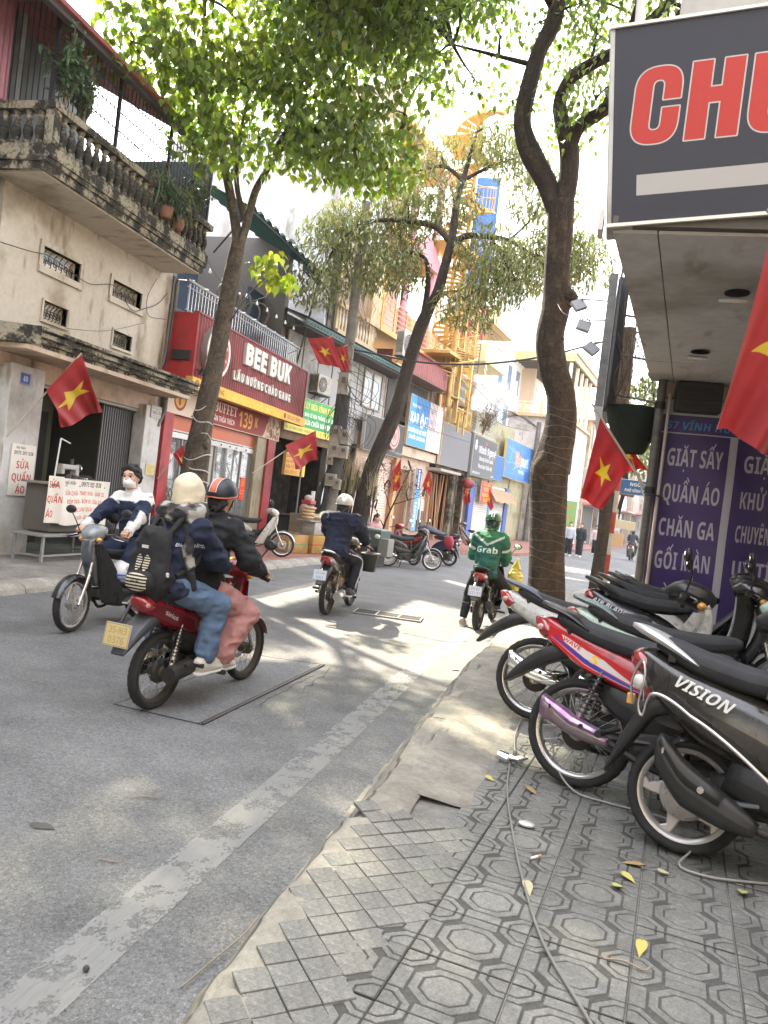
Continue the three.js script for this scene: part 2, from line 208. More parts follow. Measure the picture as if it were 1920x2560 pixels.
{ const g = GR(4, 60, (u, v) => { const z = 3 - v * 15.5, x = lerp(-1.60, -1.37, u) + .012 * Math.sin(z * .8) + Math.max(0, -z - 8) * .05; return [x, .004 - .0008 * Math.pow(x + 3.6, 2), z]; }, true);
  st('road_edge_line', g, M([.28, .275, .26], .85, 0, { alphaMap: lineTex, transparent: true, bumpMap: T.asphaltB, bumpScale: .004 })); }
{ // square repair slab with an iron edge
  const A = [-3.12, -4.97], Bc = [-2.38, -4.93], C = [-2.3, -7.34], D = [-2.95, -7.25];
  const y = .0035, q = GR(6, 12, (u, v) => [lerp(lerp(A[0], Bc[0], u), lerp(D[0], C[0], u), v), y, lerp(lerp(A[1], Bc[1], u), lerp(D[1], C[1], u), v)], true);
  const m = M([.80, .81, .82], .85, 0, { map: T.asphalt, bumpMap: T.asphaltB, bumpScale: .003 });
  const s = th('repair_slab', 'smooth grey rectangular repair slab in the road under the red motorbike', 'road slab'); ob('slab', q, m, s);
  ob('iron_edge', [bar([Bc[0], .006, Bc[1]], [C[0], .006, C[1]], .011), bar([Bc[0] - .03, .003, Bc[1]], [C[0] - .03, .003, C[1]], .008)], M([.1, .09, .085], .5, .8), s);
  const cr = []; const crack = (p, q, w) => { const n = 34; for (let i = 0; i < n; i++) { const a = i / n, b = (i + 1) / n, o = (t) => [lerp(p[0], q[0], t) + (fbm(t * 9, p[1] * 3, 2) - .5) * w, .0045, lerp(p[1], q[1], t) + (fbm(t * 9, p[0] * 3, 7) - .5) * w]; cr.push(bar(o(a), o(b), .002, 4)); } };
  crack(A, D, .02); crack(A, Bc, .015); crack(D, C, .05); crack([-2.2, -7.3], [-2.13, -6.3], .1); crack([-2.24, -6.9], [-2.26, -5.6], .1);
  ob('joint', cr, M([.03, .03, .028], .95), s);
  const G = th('drain_grate', 'iron drain grate of three panels across the road near the kerb', 'drain grate', [-2.6, 0, -11.2], .1);
  ob('pit', B(1.0, .02, .42, 0, -.02 + .012, 0), M([.10, .09, .075], .95), G);
  for (let k = 0; k < 3; k++) { const x0 = -.5 + k / 3, gg = []; for (let i = 0; i < 8; i++) gg.push(B(.31, .012, .02, x0 + 1 / 6, .016, -.19 + i * .054)); ob('grate_panel', gg, M([.10, .098, .095], .7, .5), G); }
  const rims = []; for (let k = 0; k <= 3; k++) rims.push(B(.022, .014, .46, -.5 + k / 3, .017, 0)); rims.push(B(1.02, .014, .02, 0, .016, .22), B(1.02, .014, .02, 0, .016, -.22)); ob('frame', rims, M([.32, .31, .29], .7, .2), G);
  for (const [n, p, q, w] of [['road_crack', [-2.1, -9.9], [-1.35, -9.75], .12], ['road_crack', [-1.55, -9.7], [-1.2, -10.1], .1]]) { cr.length = 0; crack(p, q, w); st(n, cr.slice(), M([.04, .04, .038], .95)); }
}
// left pavement
const poly = (pts, y0, y1, m, name) => st(name, EX(SH(pts.map(([x, z]) => [x, -z])), y1 - y0).rotateX(-Math.PI / 2).translate(0, y0, 0), m);
poly([...KL.slice(0, 4).map(([x, z]) => [x - .28, z]), [-9.6, -15.3], [-9.6, 8]], -.05, .12, M([.40, .38, .35], .95, 0, { map: T.conc, bumpMap: T.concB, bumpScale: .004 }), 'pavement_left');
poly([[KL[3][0] - .28, -15.3], ...KL.slice(4).map(([x, z]) => [x - .28, z]), [10, -165], [-9.6, -21], [-9.6, -15.3]], -.05, .118, M([.62, .58, .56], .9, 0, { map: T.brick }), 'pavement_left');
{ // kerb stones, one by one
  const P = st('kerb_left', B(.01, .01, .01, -7, -.03, 8), mt.kerb); let n = 0;
  const c = new THREE.CatmullRomCurve3(KL.slice(0, 9).map(([x, z]) => V(x, 0, z)), false, 'centripetal'), L = c.getLength(), N = Math.round(L / .86);
  const prof = SH([[0, -.03], [.02, .055], [.1, .105], [.19, .126], [.30, .126], [.30, -.03]]), shp = [EX(prof, .835, .006).translate(0, 0, -.4175), EX(prof, .82, .01).translate(0, 0, -.41)];
  for (let i = 0; i < N; i++) { const p = c.getPointAt((i + .5) / N), t = c.getTangentAt((i + .5) / N); if (p.z > 0) continue; const o = ob(n++ ? 'kerb_stone' : 'kerb_stone', shp[i % 2].clone(), mt.kerb, P); o.position.set(p.x, rr(-.008, .006), p.z); o.rotation.y = Math.atan2(-t.x, -t.z) + Math.PI + rr(-.012, .012); o.rotation.y = Math.atan2(t.x, t.z) + rr(-.01, .01); o.userData = {}; }
}
// right pavement: bed, sloping broken kerb apron, square tiles, octagon tiles
const sy = (z) => .33 - .21 * sst(-8.6, -14.5, z), heave = (x, z) => sy(z) - .12 + .045 * Math.exp(-(Math.pow(z + 4.9, 2) / .5 + Math.pow(x + .65, 2) / .05)) + .05 * Math.exp(-(Math.pow(z + 7.2, 2) / .5 + Math.pow(x + .6, 2) / .1)) + .03 * Math.exp(-(Math.pow(z + 3.7, 2) / .2 + Math.pow(x + .7, 2) / .05));
{ const pts = [[-.72, 8], [-.72, -10], [-.66, -13.6], [-.1, -17.5], [.45, -20], [1.7, -27], [5, -46], [26, -165]]; st('pavement_right', GR(140, 6, (u, v) => { const z = 8 - Math.pow(u, 1.7) * 173; let x = pts[7][0]; for (let i = 0; i < 7; i++) if (z <= pts[i][1] && z >= pts[i + 1][1]) x = lerp(pts[i][0], pts[i + 1][0], (z - pts[i][1]) / (pts[i + 1][1] - pts[i][1])); return [lerp(x, Math.max(9, x + 9), v), sy(z) - .011, z]; }), M([.40, .39, .37], .95, 0, { map: T.conc, bumpMap: T.concB, bumpScale: .006 })); }
{ const c = new THREE.CatmullRomCurve3(KR.map(([x, z]) => V(x, 0, z)), false, 'centripetal');
  const zs = []; for (let z = 4; z > -26; z -= z > -12 ? .05 : .3) zs.push(z);
  const kx = (z) => { for (let i = 0; i < KR.length - 1; i++) if (z <= KR[i][1] && z >= KR[i + 1][1]) return lerp(KR[i][0], KR[i + 1][0], (z - KR[i][1]) / (KR[i + 1][1] - KR[i][1])); return KR[0][0]; };
  const g = GR(zs.length - 1, 26, (u, v) => { const z = zs[Math.round(u * (zs.length - 1))], w = (z > -3.2 ? .37 : .44) + .10 * (fbm(3, z * 1.3, 2, 3) - .5), x = kx(z) + v * w, rough = (fbm(x * 9, z * 8, 4, 5) - .5), chip = sst(.56, .66, fbm(x * 4 + 9, z * 2.2, 9, 4)) * .035 * sst(.1, .3, v); const rise = sst(0, .62, v + rough * .14); return [x + rough * .02, -.004 + rise * sy(z) - chip * (v < .8 ? 1 : .4) + rough * .026 + (Math.abs(fbm(x * 3, z * 1.7, 31, 3) - .5) < .012 ? -.018 : 0) + rise * (heave(x, z) - sy(z) + .12) - (v > .97 ? .012 : 0), z]; }, true);
  st('kerb_apron', g, M([.52, .495, .445], .95, 0, { map: T.conc, bumpMap: T.concB, bumpScale: .008 }));
  // cement smeared over the edge of the tiles further along
  const g2 = GR(70, 14, (u, v) => { const z = -3.6 - u * 5.4, x = lerp(-.68, -.30 + .14 * (fbm(z * 1.1, 3, 3, 3) - .5), v); const r = fbm(x * 6, z * 4, 14, 4) - .5; return [x, .117 + r * .012 + heave(x, z) + (v > .9 ? -.012 : 0), z]; }, true);
  st('cement_patch', g2, M([.50, .475, .43], .95, 0, { map: T.conc, bumpMap: T.concB, bumpScale: .008 }));
}
{ // small square tiles laid on the slant along the kerb
  const P = st('square_tile_band', B(.01, .01, .01, -.6, .05, 3), mt.conc), a = 50 * D2R, s = .103; const ms = [0, 1, 2, 3].map((k) => M([.58 - k * .025, .565 - k * .025, .53 - k * .025], .92, 0, { map: T.tile, bumpMap: T.concB, bumpScale: .003 }));
  const gg = RB(s - .004, .016, s - .004, .003); boxUV(gg); let k = 0;
  for (let i = -60; i < 60; i++) for (let j = -60; j < 60; j++) { const lx = i * s, lz = j * s, x = -.54 + lx * Math.cos(a) - lz * Math.sin(a), z = -2.6 + lx * Math.sin(a) + lz * Math.cos(a); const ed = -.377 + (-2.2 - z) * .12 - .04; if (z > -1.5 || z < -3.4 || x < -.78 + .05 * fbm(z * 3, 2, 2, 2) || x > ed - .02) continue; const o = new THREE.Mesh(gg, ms[(R() * 4) | 0]); o.name = 'square_tile'; o.position.set(x, .113 + heave(x, z) + rr(-.002, .002), z); o.rotation.set(rr(-.006, .006), -a, rr(-.006, .006)); o.castShadow = o.receiveShadow = true; P.add(o); k++; }
}
{ // octagon-pattern paving tiles
  const P = st('octagon_paving', B(.01, .01, .01, 3, .05, 3), mt.conc), TW = .3276, TD = .293, pcs = [];
  const oct = (r, cx = 0, cy = 0) => { const k = r * .4142, o = []; for (const [a, b] of [[r, k], [k, r], [-k, r], [-r, k], [-r, -k], [-k, -r], [k, -r], [r, -k]]) o.push([cx + a, cy + b]); return o; };
  const e = .5; pcs.push([oct(.215)]); pcs.push([oct(.325), oct(.237)]);
  for (const sx of [-1, 1]) for (const sy of [-1, 1]) { const f = (p) => p.map(([a, b]) => [sx * (e - a), sy * (e - b)]); pcs.push([f([[0, 0], [.19, 0], [.19, .08], [.08, .19], [0, .19]])]); pcs.push([f([[.212, 0], [.285, 0], [.285, .10], [.11, .285], [0, .285], [0, .212], [.09, .212], [.212, .09]])]); }
  for (const s of [-1, 1]) { pcs.push([[[-.19, s * .348], [.19, s * .348], [.19, s * e], [-.19, s * e]].map(([a, b]) => [a, b])]); pcs.push([[[s * .348, -.19], [s * e, -.19], [s * e, .19], [s * .348, .19]]]); }
  const k1 = .4142, hf = (r, q) => [[0, -r], [r * k1, -r], [r, -r * k1], [r, r * k1], [r * k1, r], [0, r]], pcsH = [hf(.215), [...hf(.325), ...hf(.237).reverse()]]; for (const [o] of pcs.slice(2)) if (o.every(([x]) => x > 0)) { const ar2 = o.reduce((s, [a, b], i) => { const [c, d] = o[(i + 1) % o.length]; return s + a * d - b * c; }, 0); pcsH.push(ar2 < 0 ? o.slice().reverse() : o); } for (const s of [-1, 1]) { const q = [[0, s * .348], [.19, s * .348], [.19, s * e], [0, s * e]]; pcsH.push(s < 0 ? q.reverse() : q); } const gs = []; for (const [o, h] of pcs) { const ar = (p) => p.reduce((s, [a, b], i) => { const [c, d] = p[(i + 1) % p.length]; return s + a * d - b * c; }, 0), fx = (p) => (ar(p) < 0 ? p.slice().reverse() : p).map(([a, b]) => [a * (TW - .008), b * (TD - .008)]); gs.push(EX(SH(fx(o), h ? [fx(h).reverse()] : []), .007, .002)); }
  const g = mergeGeometries(gs.map((q) => { q.rotateX(-Math.PI / 2); return q; })); g.translate(0, -.004, 0); const base = new THREE.BoxGeometry(TW - .005, .01, TD - .005).translate(0, -.004, 0).toNonIndexed(); for (const k of ['uv']) { } const G0 = boxUV(mergeGeometries([g, base], true)), G1 = boxUV(G0.clone().translate(.4, 0, .7)); G1.translate(-.4, 0, -.7); const gp = (b) => mergeGeometries(pcsH.map((o) => EX(SH(o.map(([x, y]) => [x * (TW - .008), y * (TD - .008)])), .007, .002).rotateX(-Math.PI / 2))).translate(0, -.004, 0), hb_ = new THREE.BoxGeometry(TW / 2, .01, TD - .005).translate(TW / 4, -.004, 0).toNonIndexed(), H0 = boxUV(mergeGeometries([gp(), hb_], true)); const gv = M([.21, .205, .19], .95, 0, { map: T.tile });
  const ms = [0, 1, 2, 3, 4, 5].map((k) => M([.56 - k * .024, .55 - k * .024, .515 - k * .023], .9, 0, { map: T.tile, bumpMap: T.concB, bumpScale: .0025, roughnessMap: T.rough }));
  const a = 6.9 * D2R, ca = Math.cos(a), sa = Math.sin(a); let n = 0;
  for (let i = -3; i < 9; i++) for (let j = -6; j < 26; j++) { const lx = (i + .5) * TW, lz = -j * TD, x = -.052 + lx * ca - lz * sa, z = -2.204 + lx * sa + lz * ca; if (z > -1.4 || z < -8.9 || x > 2.3) continue; if (i < (z > -4.9 ? -2 : z > -6.4 ? -1 : 0)) continue; if (x > .85 && z > -2.2) continue; const o = new THREE.Mesh(i === -2 ? H0 : R() < .5 ? G0 : G1, [ms[(R() * 6) | 0], gv]); o.name = 'paving_tile'; o.castShadow = o.receiveShadow = true; o.position.set(x, .112 + rr(-.002, .002) + heave(x, z), z); o.rotation.set(rr(-.006, .006), -a, rr(-.006, .006)); P.add(o); n++; }
}
// ---------- left side: buildings. Local frame: x along the street, y up, z toward the street ----------
const bld = (name, label, cat, x, z, deg) => th(name, label, cat, [x, 0, z], deg * D2R);
function grille(x0, x1, y0, y1, z, n, m, parent, name = 'grille') { const g = []; for (let i = 0; i <= n; i++) g.push(B(.014, y1 - y0, .014, lerp(x0, x1, i / n), (y0 + y1) / 2, z)); for (const t of [.02, .5, .98]) g.push(B(x1 - x0, .018, .012, (x0 + x1) / 2, lerp(y0, y1, t), z + .003)); return ob(name, g, m, parent); }
const balusterG = (h) => LA([[0, 0], [.062, 0], [.062, .05], [.04, .065], [.05, .085], [.072, .16], [.075, .2], [.06, .27], [.038, .34], [.034, .37], [.05, .385], [.05, .4], [.036, .415], [.045, .45], [.06, .47], [.062, .5], [0, .5]].map(([r, y]) => [r, y / .5 * h]), 12);
function leafGeo(l, w, kind) { // one leaf lying along +x, bent a little
  const o = kind === 'heart' ? [[0, 0], [.06, .34], [.24, .5], [.46, .44], [.7, .2], [.86, .06], [1, 0]] : kind === 'lance' ? [[0, 0], [.2, .36], [.5, .5], [.78, .3], [1, 0]] : [[0, 0], [.3, .5], [.7, .42], [1, 0]];
  const P = [], ix = []; o.forEach(([x, y], i) => { const z = -.22 * x * x * l; P.push(x * l, z, y * w, x * l, z - .06 * l, 0, x * l, z, -y * w); if (i) { const a = i * 3; ix.push(a - 3, a, a - 2, a - 2, a, a + 1, a - 2, a + 1, a - 1, a - 1, a + 1, a + 2); } });
  const g = new THREE.BufferGeometry(); g.setAttribute('position', new THREE.Float32BufferAttribute(P, 3)); g.setAttribute('uv', new THREE.Float32BufferAttribute(new Float32Array(P.length / 3 * 2), 2)); g.setIndex(ix); g.computeVertexNormals(); return g;
}
const leafM = (c, tr = .45) => M(c, .62, 0, { transmission: tr, thickness: 0 });
// many leaves placed by a list of [x,y,z,scale]; hanging = how far the tips droop
function leaves(name, geo, m, spots, parent, o = {}) {
  const q = new THREE.Quaternion(), e = new THREE.Euler(0, 0, 0, 'YZX'), x = new THREE.InstancedMesh(geo, m, spots.length), mm = new THREE.Matrix4(), c = new THREE.Color(), dr = o.droop ?? .6;
  spots.forEach((s, i) => { e.set(rr(-.5, .5), R() * 6.283, -dr + rr(-.7, .7)); const k = (s[3] || 1) * rr(.7, 1.25); mm.compose(V(s[0], s[1], s[2]), q.setFromEuler(e), V(k, k, k)); x.setMatrixAt(i, mm); const b = rr(.5, 1.45); c.setRGB(b * rr(.8, 1.25), b, b * rr(.7, 1.1)); x.setColorAt(i, c); });
  x.name = name; x.castShadow = x.receiveShadow = true; x.userData.kind = 'stuff'; parent.add(x); return x;
}
const inBall = () => { let p; do p = [rr(-1, 1), rr(-1, 1), rr(-1, 1)]; while (p[0] * p[0] + p[1] * p[1] + p[2] * p[2] > 1); return p; };
function bush(name, label, pos, r, h, n, o = {}) { // leafy plant with stems
  const t = th(name, label, 'plant', pos, 0, o.group), st_ = [], sp = []; for (let k = 0; k < (o.stems || 7); k++) { const a = R() * 6.28, d = r * rr(.2, .9), hh = h * rr(.6, 1); const P = [[0, 0, 0], [Math.cos(a) * d * .5, hh * .55, Math.sin(a) * d * .5], [Math.cos(a) * d, hh * (o.fall ? .4 : 1), Math.sin(a) * d]]; st_.push(TU(P, .006 + .004 * h, 4, 6)); for (let i = 0; i < n; i++) { const tt = rr(.25, 1), j = r * .28; sp.push([lerp(0, P[2][0], tt) + rr(-j, j), lerp(0, P[2][1], tt) + rr(-j, j) + (tt < .6 ? .06 : 0), lerp(0, P[2][2], tt) + rr(-j, j), 1]); } }
  ob('stem', st_, M([.16, .12, .07], .9), t); leaves('foliage', leafGeo(o.l || .09, o.w || .045, o.kind), leafM(o.c || [.07, .13, .04], .35), sp, t, { droop: o.droop ?? .4 }); if (o.pot) ob('pot', LA([[0, 0], [.1, 0], [.14, .2], [.15, .2], [.13, .22], [0, .19]].map(([a, b]) => [a * o.pot, (b - .2) * o.pot]), 14), M([.25, .12, .08], .9), t); return t;
}
{ for (const [lb, x, z, w, hh, d] of [['pale house across the side of the street behind the viewpoint', -15.3, 30, 6, 10, 21], ['grey house on the right pavement behind the viewpoint', 3.2, 26, 6, 9, 28], ['cream house closing the street far behind the viewpoint', -16, 52, 32, 13, 6]]) { const b = th('street_house', lb, 'house', [x, 0, z]); ob('wall', bx(0, w, .05, hh, -d, 0), mt.cream, b); ob('roof_slab', bx(-.2, w + .2, hh, hh + .2, -d - .2, .2), mt.old, b); for (let k = 0; k < 5; k++) { const q = sub('window', b); ob('frame', x < -16 + .1 ? bx(2 + k * 6, 4 + k * 6, 4, 6, -d - .08, -d) : x < 0 ? bx(w, w + .08, 4, 6, -d + 2 + k * 4, -d + 4 + k * 4) : bx(-.08, 0, 4, 6, -d + 2 + k * 5, -d + 4 + k * 5), mt.wood, q); } } }
{ const n = bld('neighbour_house', 'plain tall neighbour house cut off by the left picture edge', 'house', -9.35, 8, 90); ob('wall', [bx(0, 17.3, .1, 10.5, -6, 0)], mt.grey, n); for (let k = 0; k < 4; k++) for (const y of [4.6, 7.6]) { const w = sub('window', n); ob('frame', bx(1.5 + k * 4, 3.1 + k * 4, y, y + 1.6, 0, .06), mt.wood, w); ob('pane', bx(1.6 + k * 4, 3 + k * 4, y + .1, y + 1.5, .055, .075), mt.black, w); } ob('roof_slab', bx(-.1, 17.4, 10.5, 10.7, -6.1, .5), mt.old, n); ob('shop_door', bx(3, 9, .1, 3, 0, .04), mt.iron, n); }
{ // === house no. 40 ===
  const h = bld('old_house', 'weathered cream house with balusters, iron cage balcony and tailor shop below', 'house', -9, -9.5, 90);
  const W = [[1.26, 2.22, 4.87, 5.2], [3.18, 4.16, 4.92, 5.24], [1.4, 2.02, 4.03, 4.34], [3.36, 3.98, 4.03, 4.33]];
  ob('wall', [WALL(.3, 5.22, 3.44, 6.0, 0, .24, W), bx(.3, .5, 3.44, 6, -4, -.24), bx(5.0, 5.22, 3.1, 6, -4, -.24)], mt.cream, h);
  ob('wall', [bx(.3, 5.22, 6.26, 8.4, -2.5, -2.3), bx(.3, .4, 6.26, 8.4, -2.3, 0)], mt.grey, h);
  ob('inner_room', [bx(.5, 5.0, 3.6, 5.9, -3.6, -3.5), bx(.5, 5, 3.4, 3.5, -3.5, -.24)], M([.3, .29, .27], .9), h);
  W.forEach(([a, b, c, d], i) => { const big = i < 2, w = sub('window', h); const fr = big ? .085 : .035; ob('frame', [bx(a - fr, b + fr, d, d + fr, -.1, .035), bx(a - fr, b + fr, c - fr * 1.3, c, -.1, .05), bx(a - fr, a, c, d, -.1, .03), bx(b, b + fr, c, d, -.1, .03)], mt.cream, w);
    const g = []; for (let k = 0; k < 7; k++) { const x = lerp(a, b, (k + .5) / 7); g.push(TU([[x - .05, c, -.13], [x + .05, lerp(c, d, .35), -.13], [x - .04, lerp(c, d, .65), -.13], [x + .04, d, -.13]], .009, 5, 10)); g.push(tf(new THREE.TorusGeometry(.05, .008, 5, 14), x, (c + d) / 2, -.125)); } g.push(B(b - a, .016, .012, (a + b) / 2, (c + d) / 2, -.128)); ob('grille', g, mt.iron, w); });
  const lip = SH([[-.02, 3.40], [.80, 3.40], [.80, 3.46], [.86, 3.47], [.86, 3.52], [.93, 3.54], [.93, 3.60], [.88, 3.62], [.98, 3.64], [.98, 3.685], [-.02, 3.70]]);
  ob('canopy_slab', [EX(lip, 4.95).rotateY(-Math.PI / 2).translate(5.2, 0, 0), EX(SH([[.25, 0], [.05, .0], [-.15, -.02], [.26, -.98]]), .27).rotateX(-Math.PI / 2).translate(0, 3.41, 0)], mt.old, h);
  ob('canopy_soffit', bx(.2, 5.1, 3.33, 3.40, -.02, .8), mt.peach, h);
  ob('lintel', [bx(1.3, 5.22, 2.99, 3.40, -.3, -.02), bx(.3, 1.4, 3.1, 3.40, -.3, -.02)], mt.peach, h);
  ob('pillar', RB(.78, 3.08, .34, .02, 1.09, 1.64, -.02), mt.white, h); ob('pillar', RB(.62, 3.0, .3, .02, 4.9, 1.6, -.01), mt.white, h); ob('wall', bx(-3, .7, 0, 3.4, -.3, -.12), mt.white, h);
  // room behind the opening
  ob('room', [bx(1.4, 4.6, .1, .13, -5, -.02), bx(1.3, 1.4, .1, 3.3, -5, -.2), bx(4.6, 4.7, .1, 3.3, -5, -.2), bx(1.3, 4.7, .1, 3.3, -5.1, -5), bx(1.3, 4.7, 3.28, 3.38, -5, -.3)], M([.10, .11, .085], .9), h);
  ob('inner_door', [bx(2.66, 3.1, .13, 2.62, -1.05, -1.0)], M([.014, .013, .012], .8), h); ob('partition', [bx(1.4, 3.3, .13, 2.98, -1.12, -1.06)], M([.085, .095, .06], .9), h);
  { const g = sub('folding_gate', h); for (let k = 0; k < 13; k++) { const x = 3.58 + k * .077; ob('gate_bar', [B(.026, 2.84, .03, x, 1.56, -.16), B(.012, 2.84, .05, x + .03, 1.56, -.19)], M([.16, .155, .15], .55, .4), g); } ob('gate_rail', bx(3.5, 4.6, 2.9, 2.99, -.22, -.1), mt.iron, g); ob('gate_rail', bx(3.5, 4.6, .12, .15, -.22, -.12), mt.iron, g); }
  ob('awning_roll', CY(.035, .035, 3.2, 10, 3.0, 2.95, -.05, 0, 0, Math.PI / 2), M([.3, .29, .26], .6, .3), h);
  // balcony
  const bal = sub('balcony', h); ob('slab', [bx(-.02, 4.82, 5.9, 6.02, 0, .92), bx(-.06, 4.86, 6.02, 6.09, 0, .97), bx(-.03, 4.83, 6.09, 6.27, -.2, 1.0)], mt.old, bal); ob('soffit', bx(.05, 4.78, 5.87, 5.9, 0, .86), mt.cream, bal);
  ob('rail', [bx(-.05, 4.85, 6.77, 6.88, .86, 1.04), bx(-.05, .12, 6.765, 6.875, .0, .86), bx(4.7, 4.85, 6.765, 6.875, 0, .86), bx(-.03, .13, 6.27, 6.77, .88, 1.02)], mt.old, bal);
  const bg = balusterG(.5); const put = (x, z) => { const o = ob('baluster', bg, mt.old, bal); o.position.set(x, 6.27, z); o.rotation.y = R() * 6; }; for (let k = 0; k < 23; k++) put(.27 + k * .2, .95); for (let k = 0; k < 4; k++) put(.04, .12 + k * .21); for (let k = 0; k < 4; k++) put(4.77, .12 + k * .21);
  { const g = [], m = mt.iron; for (let k = 0; k <= 44; k++) g.push(B(.012, 1.3, .012, .05 + k * .108, 7.5, .9)); for (let k = 0; k < 9; k++) g.push(B(.012, 1.5, .012, .02, 7.6, .05 + k * .1)); stuff(ob('cage_bars', g, m, bal)); const r = []; for (const y of [6.95, 7.25, 7.55, 7.85, 8.12]) r.push(B(4.8, .016, .014, 2.42, y, .905)); for (let k = 0; k < 26; k++) r.push(B(.018 + .09, .012, .012, .1 + k * .185, 7.0 + (k * 37 % 9) * .12, .9)); ob('cage_rails', r, m, bal); for (const x of [.04, 1.6, 3.2, 4.8]) ob('cage_post', B(.05, 1.4, .05, x, 7.55, .88), m, bal); }
  const rf = sub('roof', h); ob('tin', corrugated(-3, 4.0, 0, 3.9, 0, .12, .018).rotateX(-1.12).translate(0, 8.12, 1.16), M([.30, .10, .09], .7, 0, { map: T.grime }), rf); ob('gutter', bx(-3, 4.1, 8.0, 8.08, 1.0, 1.12), M([.07, .06, .06], .7), rf); ob('ridge_cap', bx(-3, 3.78, 8.08, 8.15, 1.1, 1.2), M([.28, .09, .08], .7), rf);
  ob('ridge_vent', [CY(.05, .05, .2, 10, 2.2, 8.25, 1.0)], M([.5, .49, .46], .7), rf);
  ob('side_sheet', corrugated(-3.2, 0, 6.86, 10.5, 0, .115, .02).rotateY(0).translate(-.02, 0, .15), mt.pinkc, h);
  ob('side_wall', bx(-3.2, -.02, 3.6, 6.86, -.3, .05), mt.white, h);
  ob('end_screen', bx(4.82, 4.86, 6.3, 8.2, -2.3, .86), M([.10, .12, .12], .9), h); ob('curtain', bx(-3, 4.86, 6.3, 10, -2.3, -2.26), M([.16, .17, .17], .9), h);
  { const p = sub('downpipe', h); ob('pipe', [TU([[5.1, 5.9, .12], [5.12, 4.6, .1], [5.05, 4.0, .1], [4.7, 3.75, .12]], .03, 8), TU([[5.3, 5.9, .08], [5.32, 3.5, .06]], .05, 8), TU([[5.15, 3.3, .2], [5.2, 3.05, .16], [5.1, 2.7, .1]], .06, 8)], mt.pipe, p); }
  ob('neighbour_pier', bx(5.24, 5.5, 0, 6.2, -1, -.06), mt.grey, h);
  stuff(ob('cables', [TU([[-.6, 4.75, .3], [.9, 4.98, .09], [1.3, 5.05, .08], [1.9, 4.96, .1], [2.4, 4.92, .09], [3.15, 5.1, .09], [3.8, 4.82, .08], [4.2, 4.96, .06], [4.7, 5.2, .05], [5.0, 5.5, .06]], .008, 5, 60), TU([[1.9, 4.0, .04], [2.9, 4.2, .12], [4.3, 4.7, .05]], .004, 4, 20), TU([[4.6, 5.7, .03], [4.3, 5.2, .05], [4.4, 4.9, .04], [5.0, 4.95, .1]], .006, 4, 24)], mt.wire, h));
  const pl = (t, w, hh, x, y, z, nm, lb) => { const g = th(nm, lb, 'sign'); g.position.set(-9 + z, y, -9.5 - x); g.rotation.y = Math.PI / 2; ob('board', RB(w, hh, .012, .004, 0, 0, 0), M([.6, .6, .57], .5), g); print('print', t, w - .006, hh - .006, 0, 0, .0075, g); return g; };
  pl(cvs(128, 96, (x, w, q) => { x.fillStyle = '#2b478f'; x.fillRect(0, 0, w, q); x.strokeStyle = '#9aa6c8'; x.lineWidth = 4; x.strokeRect(5, 5, w - 10, q - 10); x.fillStyle = '#c9cfdf'; vt(x, '40', 64, 72, 66, { align: 'center', font: 'serif', w: .85 }); }), .24, .19, 1.0, 2.97, .155, 'house_number_plate', 'small blue enamel plate with number 40 on white pillar');
  pl(cvs(256, 160, (x, w, q) => { x.fillStyle = '#b7b3aa'; x.fillRect(0, 0, w, q); x.strokeStyle = '#55524c'; x.lineWidth = 3; x.strokeRect(8, 8, w - 16, q - 16); x.fillStyle = '#4b4843'; vt(x, 'ĐẠI LỘC', w / 2, 106, 54, { align: 'center', w: .9 }); vt(x, 'CÔNG TY TNHH THƯƠNG MẠI', w / 2, 36, 14, { align: 'center' }); vt(x, 'VÀ DỊCH VỤ', w / 2, 54, 14, { align: 'center' }); x.fillRect(30, 128, w - 60, 3); }), .47, .26, 4.97, 2.98, .155, 'company_plaque', 'grey engraved plaque reading ĐẠI LỘC on right pillar of old house');
  pl(cvs(128, 160, (x, w, q) => { x.fillStyle = '#cdbd83'; x.fillRect(0, 0, w, q); x.fillStyle = '#9a8a58'; for (let i = 0; i < 11; i++) x.fillRect(12, 14 + i * 13, 60 + (i * 37 % 44), 4); }), .34, .24, 4.95, 1.77, .153, 'paper_notice', 'yellowed paper notice pasted on right pillar of old house');
  const sua = cvs(360, 560, (x, w, q) => { x.fillStyle = '#d9d4c8'; x.fillRect(0, 0, w, q); splat(x, 60, w, q, '#8a806c', 2, 22, .12); x.fillStyle = '#3d3a38'; vt(x, 'Hải Hiền', 60, 50, 38, { w: .9 }); vt(x, '0975 391 038', 36, 112, 56, { w: .86 }); x.fillStyle = '#b8372c'; vt(x, 'SỬA', w / 2, 262, 112, { align: 'center', w: .92 }); vt(x, 'QUẦN', w / 2, 400, 112, { align: 'center', w: .92 }); vt(x, 'ÁO', w / 2, 532, 112, { align: 'center', w: .92 }); });
  pl(sua, .56, .84, 1.14, 1.5, .165, 'tailor_sign_board', 'white board with red lettering SỬA QUẦN ÁO hung on left pillar');
  // === tailor's stall ===
  const tz = .75, t = th('tailor_table', 'low grey steel table of the tailor stall on the pavement', 'table'); t.position.set(-9 + tz, .12, -10.98); t.rotation.y = Math.PI / 2;
  ob('table_top', RB(1.56, .045, .62, .01, 0, .42, 0), M([.24, .23, .21], .6, .2), t); for (const x of [-.72, .72]) for (const z of [-.26, .26]) ob('leg', B(.04, .40, .04, x, .2, z), M([.26, .26, .25], .5, .4), t); ob('stretcher', [B(1.44, .03, .03, 0, .1, .26), B(.03, .03, .52, .72, .1, 0), B(.03, .03, .52, -.72, .1, 0)], M([.26, .26, .25], .5, .4), t);
